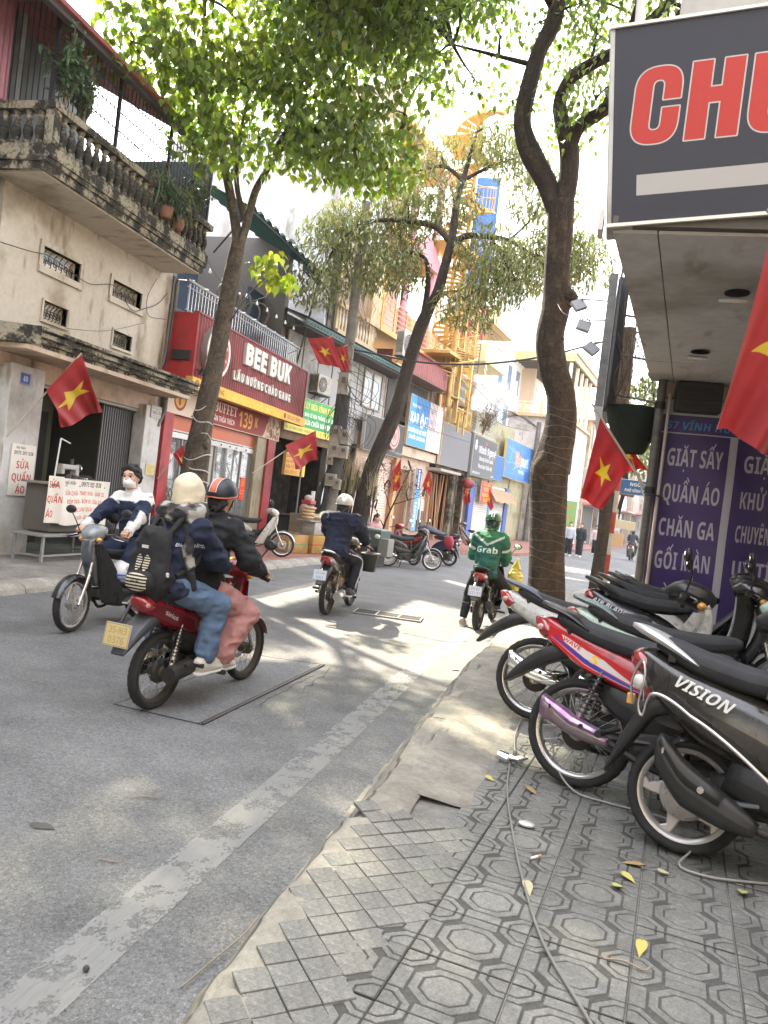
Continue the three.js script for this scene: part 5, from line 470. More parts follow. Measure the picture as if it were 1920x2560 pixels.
  // cream and orange house, glass canopy, white tower
  const c = bend('orange_frame_house', 'cream house with projecting balconies and orange window frames', 'house'); const cr = M([.70, .56, .32], .85), og = M([.62, .26, .13], .7); ob('wall', bx(18, 24, 5.6, 12, -2.2, -2), M([.74, .68, .52], .85), c); ob('balcony_box', [bx(18.2, 22.2, 9.4, 10.3, -2, .35), bx(18.2, 22.4, 11.4, 12.2, -2, .5)], cr, c); for (const u of [18.9, 20.7, 23.2]) ob('orange_frame', bx(u, u + .28, 5.6, 11.4, -2, -1.85), og, c); for (const y of [7.4, 8.9, 10.6]) ob('orange_frame', bx(18.9, 23.4, y, y + .25, -1.99, -1.88), og, c); for (const y of [5.9, 7.8]) for (const u of [19.25, 21.1]) ob('window', bx(u, u + 1.3, y, y + 1.0, -1.98, -1.93), M([.32, .33, .33], .3), c); grille(18.4, 22.2, 10.3, 11.2, .3, 16, mt.iron, c, 'balcony_railing'); for (let k = 0; k < 3; k++) ob('vent', bx(20.3 + k * .25, 20.42 + k * .25, 11.39, 11.4, -.8 + .2 * k, -.6 + .2 * k), mt.dark, c);
  const gc = bend('glass_canopy', 'pale glass canopy over the caged balcony with plants', 'canopy'); ob('pane', GR(8, 2, (a_, b_) => [18.2 + a_ * 5.2, 8.7 - b_ * .5 - .3 * a_ * a_, -1.9 + b_ * 2.4]), M([.62, .66, .62], .2, 0, { transmission: .4, thickness: 0 }), gc); grille(17.7, 19.7, 5.7, 8.3, .2, 12, mt.steel, gc, 'cage'); grille(19.7, 22.4, 5.7, 8.0, .2, 12, mt.steel, gc, 'cage'); for (let k = 0; k < 16; k++) ob('cage_rail', B(4.7, .02, .02, 20.05, 5.8 + k * .15, .21), mt.steel, gc);
  const wt = bend('white_tower', 'very tall white apartment building with narrow blue windows', 'apartment building'); ob('wall', [bx(26, 40, 6, 17.5, -7, -1.6), bx(25.8, 40.2, 17.4, 17.7, -7.1, -1.4), bx(25.8, 40.2, 11.9, 12.1, -7.1, -1.5)], M([.82, .82, .83], .85), wt); for (let i = 0; i < 6; i++) for (let j = 0; j < 4; j++) { const w = sub('window', wt); ob('frame', bx(27.2 + i * 2.1, 28.3 + i * 2.1, 7.2 + j * 2.6, 9.0 + j * 2.6, -1.62, -1.57), M([.7, .7, .7], .6), w); ob('pane', bx(27.3 + i * 2.1, 28.2 + i * 2.1, 7.3 + j * 2.6, 8.9 + j * 2.6, -1.6, -1.55), M([.16, .24, .34], .15), w); }
  const tcr = bend('terrace_house', 'pale house with open roof terrace under yellow ornamented canopy', 'house'); const tw = M([.80, .74, .72], .88, 0, { map: T.grime }), ty = M([.66, .48, .20], .7); ob('side_wall', [bx(31, 31.2, .1, 8.4, -9, 2.2), bx(31.2, 40, .1, 8.4, 2.0, 2.2)], tw, tcr); ob('terrace_floor', [bx(30.6, 40, 8.4, 8.6, -5, 2.4)], M([.5, .36, .2], .7), tcr); ob('parapet', [bx(30.65, 30.75, 8.6, 9.0, -2, -1.6), bx(31, 40, 8.6, 9.3, -5, -4.9)], ty, tcr); for (const w of [-1.8, -.6, .6, 2.3]) ob('terrace_post', RB(.18, .8, .18, .02, 30.72, 9.0, w), ty, tcr); { const g = []; for (let k = 0; k < 22; k++) g.push(tf(new THREE.TorusGeometry(.16, .02, 4, 12), 30.7, 9.0, -1.7 + k * .19, 0, Math.PI / 2)); for (const y of [8.7, 9.35]) g.push(B(.04, .04, 4.2, 30.7, y, .3)); ob('scroll_railing', g, M([.72, .70, .64], .5), tcr); } for (const [u, w] of [[30.8, 2.2], [32.6, 2.3], [34.4, 2.3], [36.2, 2.3], [38, 2.3]]) ob('column', RB(.2, 3.5, .2, .02, u, 10.3, w), M([.70, .60, .44], .7), tcr);
  ob('canopy_edge', [bx(30.5, 30.62, 12.1, 12.6, -2, 2.5), bx(30.5, 40, 12.1, 12.45, 2.4, 2.55)], ty, tcr); ob('canopy_roof', [bx(30.5, 40, 12.6, 12.7, -2.2, 2.6)], M([.55, .42, .26], .7), tcr); for (let k = 0; k < 14; k++) ob('canopy_purlin', B(.06, .12, 4.6, 30.9 + k * .68, 12.1, .2), M([.14, .13, .12], .7), tcr); ob('inner_wall', [bx(33, 33.2, 8.6, 12, -5, -.6)], M([.66, .50, .36], .8), tcr); for (let k = 0; k < 2; k++) ob('glazed_door', bx(31.5 + k * 0, 31.55, 8.7, 10.8, -3.6 + k * 1.2, -2.6 + k * 1.2), M([.60, .62, .6], .2), tcr);
  const sl = tag(ob('concrete_pole', CY(.15, .2, 8, 14), mt.pipe), 'pale concrete street pole with fan of cables at right of yellow wall', 'utility pole'); sl.position.set(...bw_(30.6, 4, .6));
  const cbl = bth('service_cables', 'fan of service cables spreading from the far concrete pole', 'cables', 30.6, 7.6, .6); ob('cable', Array.from({ length: 7 }, (_, k) => TU([[0, 0, 0], [-3 - k, .3 - k * .1, -.3], [-6.5 - k * .6, -.2 - k * .25, -.6]], .02, 4, 14)), mt.wire, cbl);
  // far row beyond the terrace house
  const cs = [['cream', [.62, .52, .38]], ['grey', [.5, .49, .47]], ['pale pink', [.66, .48, .42]], ['faded beige', [.56, .50, .42]], ['white', [.7, .69, .66]], ['ochre', [.52, .40, .24]]];
  for (let k = 0; k < 6; k++) { const u0 = 40.2 + k * 6.2, H = [9.5, 8, 10.5, 7.5, 11, 9][k], w0 = 2.4 + k * .55, t = bend('far_shophouse', ['first', 'second', 'third', 'fourth', 'fifth', 'last'][k] + ' ' + cs[k][0] + ' shophouse along the far bend behind the trunk', 'house'); ob('wall', bx(u0, u0 + 6, .1, H, w0 - 8, w0), M(cs[k][1], .9, 0, { map: T.grime }), t); ob('awning', bx(u0, u0 + 6, 3.2, 3.35, w0, w0 + 1.0), M([[.5, .2, .18], [.4, .4, .38], [.56, .3, .26]][k % 3], .8), t); ob('fascia', bx(u0 + .3, u0 + 5.7, 3.4, 4.5, w0, w0 + .1), M([[.56, .26, .22], [.30, .42, .2], [.62, .6, .55]][k % 3], .7), t); ob('shop_opening', bx(u0 + .6, u0 + 5.4, .1, 3.1, w0 - .02, w0 + .03), M([.08, .075, .07], .8), t); for (let j = 0; j < 3; j++) for (let i = 0; i < (H > 9 ? 2 : 1); i++) { const w = sub('window', t); ob('frame', bx(u0 + .7 + j * 1.8, u0 + 1.8 + j * 1.8, 5.2 + i * 2.4, 6.8 + i * 2.4, w0, w0 + .08), M([.4, .3, .22], .7), w); ob('pane', bx(u0 + .8 + j * 1.8, u0 + 1.7 + j * 1.8, 5.3 + i * 2.4, 6.7 + i * 2.4, w0 + .07, w0 + .1), M([.10, .11, .12], .3), w); } ob('roof_edge', bx(u0 - .1, u0 + 6.1, H, H + .2, w0 - 8, w0 + .4), M([.35, .2, .15], .8), t); }
  const bd = th('flyover', 'grey elevated road deck crossing far behind the street', 'bridge', [20, 0, -170]); ob('deck', bx(-60, 60, 15, 18, -4, 4), M([.45, .47, .47], .9), bd); for (const x of [-30, 0, 30]) ob('pier', bx(x - 1, x + 1, 0, 15, -1.5, 1.5), M([.45, .47, .47], .9), bd);
}
// ---------- right side ----------
{ const b = th('shop_canopy_building', 'shop building with deep panelled soffit over the parked motorbikes', 'shop', [0, 0, 0]);
  const sf = M([.74, .71, .67], .85, 0, { map: T.grime }); const edge = (z) => lerp(-.02, .61, (-4.82 - z) / 4.8), pan = (x0, x1, z0, z1, y) => GR(1, 1, (u, v) => { const z = lerp(z0, z1, v); return [x0 === null ? lerp(edge(z), x1, u) : lerp(x0, x1, u), y, z]; }, true);
  const rows = [-4.86, -6.1, -7.4, -8.5, -9.62], cA = (z) => edge(z) + .26; for (let i = 0; i < 4; i++) { const z0 = rows[i], z1 = rows[i + 1]; const q = (xa0, xa1, xb0, xb1) => { const g = EX(SH([[xa0, -z0 - .0], [xa1, -z0], [xb1, -z1 - .006], [xb0, -z1 - .006]].map(([x, y]) => [x, y])), .02).rotateX(-Math.PI / 2); return g.translate(0, 3.5 + rr(0, .004), 0); }; ob('soffit_panel', q(edge(z0), cA(z0) - .004, edge(z1), cA(z1) - .004), sf, b); ob('soffit_panel', q(cA(z0) + .004, 2.2, cA(z1) + .004, 2.2), sf, b); ob('soffit_panel', q(2.205, 6, 2.205, 6), sf, b); }
  ob('soffit_backing', EX(SH([[edge(-4.8), 4.8], [6, 4.8], [6, 9.7], [edge(-9.7), 9.7]]), .06).rotateX(-Math.PI / 2).translate(0, 3.525, 0), M([.10, .09, .08], .9), b); ob('roof_block', EX(SH([[edge(-5.2) + .2, 5.2], [6, 5.2], [6, 9.6], [edge(-9.6) + .2, 9.6]]), 3.2).rotateX(-Math.PI / 2).translate(0, 3.6, 0), M([.5, .48, .44], .85, 0, { map: T.grime }), b);
  ob('back_wall', [bx(.78, 6, .1, 3.62, -9.95, -9.70)], mt.peach, b); ob('side_wall', bx(2.7, 2.9, .1, 3.5, -9.7, -3.2), M([.5, .48, .46], .85, 0, { map: T.grime }), b); ob('upper_storeys', bx(1.2, 6, 3.6, 9.5, -9.9, -9.6), mt.peach, b); ob('column', bx(2.5, 6, .1, 9, -16, -9.96), mt.peach, b);
  for (const [x, z] of [[.87, -5.95], [.9, -7.9]]) { const l = sub('downlight', b, x, 3.49, z); ob('ring', tf(new THREE.TorusGeometry(.085, .014, 8, 26), 0, -.05, 0, Math.PI / 2 + .3), M([.7, .68, .64], .5), l); ob('lens', CY(.075, .075, .012, 22, 0, -.05, 0, .3), M([.56, .54, .5], .3), l); ob('hole', CY(.085, .085, .01, 22, .02, .004, 0), mt.dark, l); }
  const s = th('large_shop_sign', 'large dark sign board with red letters CHU outlined in white above the canopy', 'sign', [-.06, 3.51, -4.8]); s.rotation.set(0, -.03, 5.6 * D2R);
  ob('sign_box', RB(2.7, 1.22, .22, .012, 1.35, .61, -.115), M([.62, .60, .55], .5, 0, { map: T.grime }), s);
  const ct = cvs(2048, 920, (x, w, q) => { const k = w / 2.66; x.fillStyle = '#27272f'; x.fillRect(0, 0, w, q); for (let i = 0; i < 5000; i++) { x.fillStyle = R() < .5 ? 'rgba(90,90,98,.10)' : 'rgba(20,20,24,.12)'; x.fillRect(R() * w, R() * q, 2, 2); } splat(x, 26, w, q, '#6a6a6c', 2, 60, .05);
    const Y = (m) => q - m * k, X = (m) => m * k; const path = (f) => { x.lineJoin = 'round'; x.beginPath(); f(); x.closePath(); x.strokeStyle = '#aaa5a0'; x.lineWidth = 13; x.stroke(); x.fillStyle = '#a42a1e'; x.fill(); }; const sk = .028; const P = (a, b, fn = 'lineTo') => x[fn](X(a + (b - .70) * sk / .24 * .9), Y(b)); const Q = (a, b, c, d) => x.quadraticCurveTo(X(a + (b - .7) * sk / .24 * .9), Y(b), X(c + (d - .7) * sk / .24 * .9), Y(d));
    path(() => { P(.375, .73, 'moveTo'); P(.375, .80); Q(.375, .93, .26, .93); P(.24, .93); Q(.115, .93, .115, .80); P(.115, .60); Q(.115, .47, .24, .47); P(.26, .47); Q(.375, .47, .375, .6); P(.375, .68); P(.28, .68); P(.28, .59); Q(.28, .55, .245, .55); Q(.212, .55, .212, .59); P(.212, .81); Q(.212, .85, .245, .85); Q(.28, .85, .28, .81); P(.28, .73); });
    path(() => { P(.425, .47, 'moveTo'); P(.425, .93); P(.535, .93); P(.535, .77); P(.60, .77); P(.60, .93); P(.71, .93); P(.71, .47); P(.60, .47); P(.60, .68); P(.535, .68); P(.535, .47); });
    path(() => { P(.76, .93, 'moveTo'); P(.76, .6); Q(.76, .47, .88, .47); P(.9, .47); Q(1.02, .47, 1.02, .6); P(1.02, .93); P(.92, .93); P(.92, .6); Q(.92, .55, .89, .55); Q(.86, .55, .86, .6); P(.86, .93); });
    x.fillStyle = '#9c9994'; x.fillRect(X(.14), Y(.29), X(1.6), X(.125)); });
  print('sign_print', ct, 2.66, 1.19, 1.36, .61, -.002, s, { rough: .7 }); ob('trim', [B(2.7, .02, .02, 1.35, .01, .0), B(2.7, .018, .02, 1.35, 1.215, 0)], M([.7, .66, .58], .5), s); ob('side_flap', B(.03, .12, .16, -.03, .06, -.1, 0, 0, -.12), M([.6, .58, .54], .6), s); ob('post', bar([.16, 1.2, -.2], [.2, 1.75, -.2], .03), M([.5, .48, .45], .5), s);
  const bn = th('laundry_banner', 'purple laundry banner with large white words facing the motorbikes', 'banner', [.8, 0, -9.6]);
  const bt = cvs(1024, 1824, (x, w, q) => { const k = w / 1.75, Y = (m) => q - (m - .2) * k; const tot = 3.31; x.fillStyle = '#3e2d69'; x.fillRect(0, 0, w, q); splat(x, 120, w, q, '#2b1d4c', 20, 140, .1); x.fillStyle = '#b9b5b4'; x.fillRect(0, 0, w, Y(3.13)); x.fillStyle = '#3a2a5c'; x.fillRect(0, Y(3.13), w, 12); x.fillStyle = '#3f86c6'; vt(x, '57 VĨNH HƯNG', 24, Y(2.965), 74, { w: 1.02, skew: -.12, font: 'sans-serif' }); vt(x, 'PHÒNG 2', 640, Y(2.965), 74, {}); x.fillStyle = '#b9b5bd'; x.fillRect(0, Y(2.925), w, 8); x.fillRect(448, Y(2.92), 50, q); x.fillStyle = '#b4afb8'; ['GIẶT SẤY', 'QUẦN ÁO', 'CHĂN GA', 'GỐI MÀN', 'RÈM'].forEach((t, i) => vt(x, t, 54, Y([2.53, 2.11, 1.70, 1.31, .88][i]), 166, { fit: [360, 372, 366, 366, 220][i] })); ['GIẶT HẤP', 'KHỬ KHUẨN', 'CHUYÊN NGHIỆP', 'UY TÍN'].forEach((t, i) => vt(x, t, 548, Y([2.53, 2.11, 1.72, 1.31][i]), 160, { fit: [440, 450, 450, 330][i] })); });
  ob('cloth', GR(30, 60, (u, v) => [u * 1.75, .2 + v * 3.11, .012 * Math.sin(u * 13 + v * 4) + .010 * Math.sin(v * 17 + u * 5) + .014 * Math.exp(-u * 18) * Math.sin(v * 26)]), M('#ffffff', .42, 0, { map: bt }), bn); ob('batten', [bar([0, 3.31, -.03], [1.75, 3.31, -.03], .015)], mt.iron, bn);
  ob('unit_case', RB(.5, .34, .3, .02, 1.15, 3.32, -9.55), M([.03, .03, .03], .6), b); for (let k = 0; k < 4; k++) ob('unit_slat', B(.42, .02, .02, 1.17, 3.22 + k * .06, -9.39), mt.black, b);
  const pp = th('drain_pipe', 'grey vertical drain pipe at left edge of the purple banner', 'pipe', [.74, 0, -9.5]); ob('pipe', CY(.05, .05, 3.5, 14, 0, 1.75, 0), mt.pipe, pp); for (const y of [2.2, 3.2]) ob('collar', CY(.06, .06, .08, 14, 0, y, 0), mt.iron, pp); ob('conduit', CY(.02, .02, 3.3, 8, .1, 1.7, .0), M([.45, .38, .32], .7), pp); ob('tie', TU([[-.05, 2.14, .05], [.06, 2.15, .06], [.16, 2.12, .02]], .012, 5, 10), mt.wire, pp);
}
{ const s = th('edge_on_billboard', 'tall thin light-box billboard seen edge-on beside the canopy', 'billboard', [.05, 3.1, -10]); ob('edge', B(.10, 1.75, .05, 0, .9, .0), M([.42, .42, .41], .6, 0, { map: T.conc }), s); ob('case', corrugated(-.9, 0, .1, 1.72, .0, .08, .008, false).rotateY(-Math.PI / 2 + 3.14159).translate(.08, 0, 0), M([.06, .06, .065], .5), s); ob('back', bx(.06, .2, .05, 1.75, -1.2, -.03), M([.07, .07, .075], .5), s); ob('lower_wedge', EX(SH([[-.05, .1], [.05, .1], [.12, -.5], [.05, -.45]]), .04), M([.4, .4, .39], .6), s);
  for (let k = 0; k < 3; k++) ob('stay', bar([.1, .3 + k * .5, -.1], [.75, .2 + k * .5, .0], .016), M([.25, .25, .25], .5, .6), s);
  [[-.37, 1.36, -.02, 1.43], [-.28, 1.1, 0, 1.19], [-.15, .82, .02, .93]].forEach(([x, y, ax, ay], i) => { const f = th('billboard_floodlight', ['topmost floodlight on its arm left of the billboard', 'middle floodlight on its arm left of the billboard', 'lowest floodlight on its arm left of the billboard'][i], 'floodlight', [.05 + x, 3.1 + y, -10], 0, 'floodlights of the edge-on billboard'); ob('arm', bar([0, .08, 0], [ax - x, ay - y, 0], .011), M([.4, .4, .4], .4, .6), f); ob('housing', RB(.17, .15, .06, .01, -.02, 0, 0, -.5, .3, [.5, -.3, -.75][i]), M([.34, .34, .35], .6), f); ob('lens', RB(.14, .12, .01, .005, -.02, -.01, .035, -.5, .3, [.5, -.3, -.75][i]), M([.3, .3, .3], .2), f); ob('yoke', TU([[-.06, .03, 0], [-.02, .12, 0], [.06, .05, 0]], .008, 5, 10), M([.4, .4, .4], .4, .6), f); });
  const n = th('dark_net_awning', 'sagging dark green shade net slung beside the drain pipe', 'shade net', [.48, 2.65, -9.9]); ob('net', GR(16, 12, (u, v) => { const a = u * Math.PI * 2, k = Math.pow(Math.sin(Math.min(1, .12 + v * .88) * Math.PI / 2), .5); return [Math.cos(a) * .30 * k + (v - .5) * -.08, v * .55, Math.sin(a) * .35 * k]; }), M([.018, .028, .02], .95, 0, { map: T.fab }), n); ob('rim', [bar([-.34, .53, 0], [.3, .58, 0], .02)], mt.iron, n); stuff(ob('dry_vine', Array.from({ length: 26 }, () => { const x = rr(-.3, .3), y = rr(.5, .8); return TU([[x, y, rr(-.2, .2)], [x + rr(-.15, .15), y + rr(.2, .6), rr(-.2, .2)], [x + rr(-.2, .2), y + rr(.6, 1.3), rr(-.2, .2)]], .006, 3, 8); }), M([.2, .16, .13], .9), n));
  const rw = th('striped_sign_post', 'red and white striped pole carrying the blue street name plate', 'sign post', [.58, 0, -15]); rw.rotation.z = -.01; for (let k = 0; k < 8; k++) ob('band', CY(.042, .042, .4, 14, 0, .2 + k * .4, 0), M(k % 2 ? [.66, .64, .6] : [.50, .08, .05], .6, 0, { map: T.grime }), rw);
  print('street_plate', cvs(384, 160, (x, w, q) => { x.fillStyle = '#2a5d94'; x.fillRect(0, 0, w, q); x.fillStyle = '#cfd8e2'; vt(x, 'NGÕ 71', w / 2, 66, 54, { align: 'center' }); vt(x, 'PHỐ VĨNH HƯNG', w / 2, 134, 46, { align: 'center', w: .8 }); }), .62, .26, .36, 2.5, .05, rw); ob('plate_back', RB(.63, .27, .02, .005, .36, 2.5, .035), mt.steel, rw);
  const tp = th('old_utility_trunk', 'bare weathered trunk used as cable pole, pale at the foot', 'utility pole', [.56, .1, -18.4]); ob('trunk', limb([[0, -.1, 0], [.02, 1.2, 0], [0, 2.6, 0], [.05, 4.2, 0], [.02, 6.2, 0]], [.21, .185, .17, .16, .14], 12, 6, .12, 3), M([.20, .17, .14], .95, 0, { map: T.bark, bumpMap: T.barkB, bumpScale: .02 }), tp); ob('meter_box', RB(.55, .36, .24, .03, .3, 2.55, .05, 0, 0, -.1), M([.15, .14, .13], .7), tp); ob('sign_card', RB(.46, .2, .02, .01, .42, 1.7, .18, 0, 0, -.08), M([.62, .58, .42], .7), tp); ob('sign_card', RB(.22, .3, .02, .01, .32, 1.35, .17), M([.6, .42, .24], .7), tp); stuff(ob('cable_coil', Array.from({ length: 14 }, (_, k) => TU([[.16 + R() * .1, 3.4, .1], [.25 + R() * .12, 2.8, .12], [.2 + R() * .1, 2.2 - R() * .6, .1]], .012, 4, 10)), mt.wire, tp));
  tp.children[0].material.userData.box = false;
  const ds = th('lottery_sign', 'small hanging sign reading ĐỔ with red centre and green foot', 'sign', [.2, 2.75, -19.2]); ob('board', RB(.52, .62, .05, .01), M([.6, .6, .58], .6), ds); print('print', cvs(128, 150, (x, w, q) => { x.fillStyle = '#d9d6cf'; x.fillRect(0, 0, w, q); x.fillStyle = '#b8402c'; x.fillRect(16, 34, 96, 66); x.fillStyle = '#e8c23c'; x.fillRect(0, 104, w, 16); x.fillStyle = '#4c9c3a'; x.fillRect(0, 120, w, 30); x.fillStyle = '#f0dfc0'; vt(x, 'ĐỔ', 64, 92, 54, { align: 'center' }); }), .5, .6, 0, 0, .03, ds);
  const far = [['green price board', 'LÀ HƠI', [1.6, 1.7, -46], [1.3, 1.6], '#b8b2ac', '#7a5a58'], ['upright green menu board', 'PHỞ', [-.7, 1.6, -44], [.9, 2.6], '#7aa86a', '#c2782c']]; far.forEach(([n_, t, p, s, bgc, fc], i) => { const o = th('far_shop_board', i ? 'upright pale green board far down the street left of the trunk pole' : 'pale board reading LÀ HƠI far down the street', 'sign', p); ob('board', RB(s[0], s[1], .06, .01), M([.5, .5, .5], .6), o); print('print', cvs(128, i ? 256 : 140, (x, w, q) => { x.fillStyle = bgc; x.fillRect(0, 0, w, q); x.fillStyle = fc; if (i) { for (let k = 0; k < 4; k++) vt(x, ['PHỞ', 'BÚN', 'CƠM', 'MỲ'][k], w / 2, 50 + k * 58, 40, { align: 'center' }); } else { vt(x, 'GIẶT', w / 2, 60, 40, { align: 'center' }); vt(x, 'LÀ HƠI', w / 2, 116, 40, { align: 'center', w: .9 }); } }), s[0] - .04, s[1] - .04, 0, 0, .035, o); });
  const lm = th('far_black_light_box', 'black projecting light box sign beyond the big trunk', 'sign', [-1.4, 6.0, -45]); ob('box', RB(1.1, 3.2, .3, .03), M([.03, .03, .03], .5), lm); print('print', cvs(96, 200, (x, w, q) => { x.fillStyle = '#161616'; x.fillRect(0, 0, w, q); x.fillStyle = '#d8b23a'; vt(x, '-3', 20, 150, 60); }), 1, 3, 0, 0, .16, lm);
}
// ---------- flags ----------
const flagT = cvs(384, 256, (x, w, q) => { x.fillStyle = '#a31519'; x.fillRect(0, 0, w, q); for (let i = 0; i < 40; i++) { x.globalAlpha = .05; x.fillStyle = i % 2 ? '#7c0c10' : '#d83a30'; x.fillRect(R() * w, 0, 4 + R() * 26, q); } x.globalAlpha = 1; x.fillStyle = '#d2b31a'; x.beginPath(); for (let i = 0; i < 10; i++) { const r = i % 2 ? 29 : 76, a = i * Math.PI / 5; x.lineTo(w / 2 + Math.sin(a) * r, q / 2 - Math.cos(a) * r); } x.fill(); });
const flagM = M('#ffffff', .8, 0, { map: flagT, transmission: .38, thickness: 0 });
// corners: hoist at pole tip, hoist lower, fly of lower, fly of tip; fold depth, pole ends
function flag(label, a, b, c, d, fold, p0, p1, o = {}) {
  const t = th('national_flag', label, 'flag', p0), L = (p) => V(p[0] - p0[0], p[1] - p0[1], p[2] - p0[2]), A = L(a), Bq = L(b), C = L(c), Dq = L(d), nz = o.dir ? V(...o.dir) : V(0, 0, 1);
  ob('cloth', GR(30, 44, (u, v0) => { const pl = (o.pleat || 0) * u, v = v0 - pl * Math.sin(v0 * 6.283), p = A.clone().lerp(Dq, u).multiplyScalar(1 - v).addScaledVector(Bq.clone().lerp(C, u), v), s = u * (1.4 - u * .4); p.addScaledVector(nz, pl * .3 * Math.cos(v0 * 6.283)); p.addScaledVector(nz, fold * s * Math.sin(v * (o.waves || 9) + u * 2.5 + (o.ph || 0)) * .6 + fold * .35 * s * Math.sin(v * 17 + u * 6)); p.y += .03 * Math.sin(v * (o.waves || 9)) * s * (o.hem ?? 1); return [p.x, p.y, p.z]; }), flagM, t); ob('pole', bar([0, 0, 0], [p1[0] - p0[0], p1[1] - p0[1], p1[2] - p0[2]], o.r || .014, 8), M([.42, .36, .28], .6), t); return t; }
flag('red flag with yellow star sliver on pole at the white pillar of the old house', [-8.05, 3.49, -10.75], [-8.35, 2.80, -10.4], [-8.2, 2.29, -10.75], [-8.15, 2.62, -11.5], .12, [-8.05, 3.49, -10.75], [-8.82, 2.0, -10.2], { dir: [.7, 0, .7], waves: 6, ph: 1, pleat: .34 });
flag('red flag spread flat showing whole star above the BEE BUK fascia', [-7.21, 6.05, -20.2], [-7.93, 5.94, -20.2], [-7.5, 5.28, -20.2], [-6.85, 5.18, -20.2], .05, [-7.18, 6.06, -20.2], [-8.5, 5.5, -20.3], { waves: 5, hem: .5 });
flag('red flag half hidden behind the flat one above the fascia', [-6.85, 5.9, -20.5], [-7.2, 5.8, -20.5], [-6.95, 5.2, -20.5], [-6.68, 5.15, -20.5], .06, [-6.84, 5.9, -20.5], [-7.9, 5.4, -20.6], { waves: 5 });
flag('small red flag drooping before the restaurant glass at its left red pillar', [-8.3, 2.38, -14.75], [-8.45, 2.15, -14.6], [-8.3, 1.86, -14.8], [-8.28, 1.88, -14.98], .07, [-8.3, 2.39, -14.75], [-8.8, 1.6, -14.7], { dir: [.7, 0, .7], r: .01 });
flag('red flag under the green sugarcane sign at the yellow price board', [-7.5, 3.44, -20.56], [-7.9, 2.86, -19.4], [-7.7, 2.25, -19.9], [-7.45, 2.62, -20.75], .09, [-7.5, 3.45, -20.56], [-8.4, 2.0, -18.6], { dir: [.7, 0, .7], waves: 7, pleat: .22 });
flag('red flag over the peach shutter on a pole from the tree', [-7.2, 3.47, -30], [-7.52, 2.82, -30], [-7.36, 2.08, -30], [-7.08, 2.3, -30], .09, [-7.18, 3.5, -30], [-8.1, 2.1, -29.8], { waves: 8, pleat: .25 });
flag('red flag before the brown upright poles with star at its right edge', [-6.65, 3.25, -33], [-6.85, 2.55, -33], [-6.42, 2.12, -33], [-6.40, 2.66, -33], .07, [-6.62, 3.4, -33], [-7.0, 1.9, -33], { waves: 6 });
flag('narrow folded red flag beside the black door and blue frame', [-5.65, 3.36, -39], [-6.02, 2.83, -39], [-5.78, 1.96, -39], [-5.5, 2.1, -39], .12, [-5.63, 3.4, -39], [-6.2, 2.5, -39.2], { waves: 12, pleat: .36 });
flag('red flag with star hanging before the red TÓC sign', [-5.19, 3.5, -43], [-5.42, 2.7, -43], [-4.9, 1.8, -43], [-4.72, 2.0, -43], .1, [-5.17, 3.6, -43], [-5.6, 2.2, -43.2], { waves: 8 });
flag('large red flag with full star lit from behind beside the drain pipe', [.085, 3.0, -9.5], [.50, 2.50, -9.55], [.24, 1.90, -9.5], [-.03, 2.02, -9.5], .05, [-.03, 3.16, -9.5], [.76, 2.14, -9.55], { waves: 7, hem: .4 });
flag('orange-red flag corner behind the large flag at the drain pipe', [.40, 2.84, -10.1], [.34, 2.68, -10.1], [.42, 2.44, -10.1], [.76, 2.46, -10.15], .03, [.39, 2.9, -10.1], [.8, 2.0, -10.1], { waves: 5, r: .008 });
flag('big draped red flag cut by the right picture edge under the canopy', [.76, 3.36, -4.2], [1.3, 3.1, -4.2], [1.0, 2.15, -4.2], [.62, 2.28, -4.2], .11, [.72, 3.4, -4.2], [1.9, 2.8, -4.3], { waves: 9, ph: 1.2, pleat: .2 });
// ---------- trees ----------
function tree(name, label, base, trunk, limbs, clumps, o) {
  const t = th(name, label, 'tree', base), L = (p) => [p[0] - base[0], p[1] - base[1], p[2] - base[2]];
  ob('trunk', limb(trunk[0].map(L), trunk[1], o.n || 16, 8, o.bump ?? .12, o.seed || 1), o.bark, t); for (const [p, r] of limbs) ob('limb', limb(p.map(L), r, 9, 6, .1, 5 + R() * 9), o.bark, t);
  const tw = [], sp = [], ends = limbs.map(([p]) => p).concat([trunk[0]]);
  for (const [x, y, z, r] of clumps) { let best = null, bd = 1e9; for (const e of ends) for (const q of e) { const d = Math.hypot(q[0] - x, q[1] - y, q[2] - z); if (d < bd && q[1] > base[1] + .6) { bd = d; best = q; } } const P = [L(best), L([lerp(best[0], x, .5) + rr(-.2, .2), lerp(best[1], y, .5) + rr(0, .3), lerp(best[2], z, .5)]), L([x, y, z])]; if (o.sky === undefined || y < o.sky) tw.push(limb(P, [.035, .012], 5, 4)); for (let k = 0; k < 4; k++) { const q = inBall(); tw.push(bar(P[2], [P[2][0] + q[0] * r, P[2][1] + q[1] * r * .6, P[2][2] + q[2] * r], .01, 4, .004)); } const n = Math.round(o.n_ * r * r * r); for (let k = 0; k < n; k++) { const q = inBall(), m = .55 + .45 * R(); sp.push([P[2][0] + q[0] * r * 1.05, P[2][1] + q[1] * r * .8 - (q[0] * q[0] + q[2] * q[2]) * r * .2, P[2][2] + q[2] * r * 1.05, 1]); } }
  stuff(ob('twig', tw, o.bark, t)); leaves('crown', o.leaf, o.lm, sp, t, { droop: o.droop }); return t; }
const gap = (list, r, jr = .25) => list.map(([x, y, z, k]) => [x + rr(-jr, jr), y + rr(-jr, jr), z + rr(-jr, jr), (k || r) * rr(.85, 1.15)]);
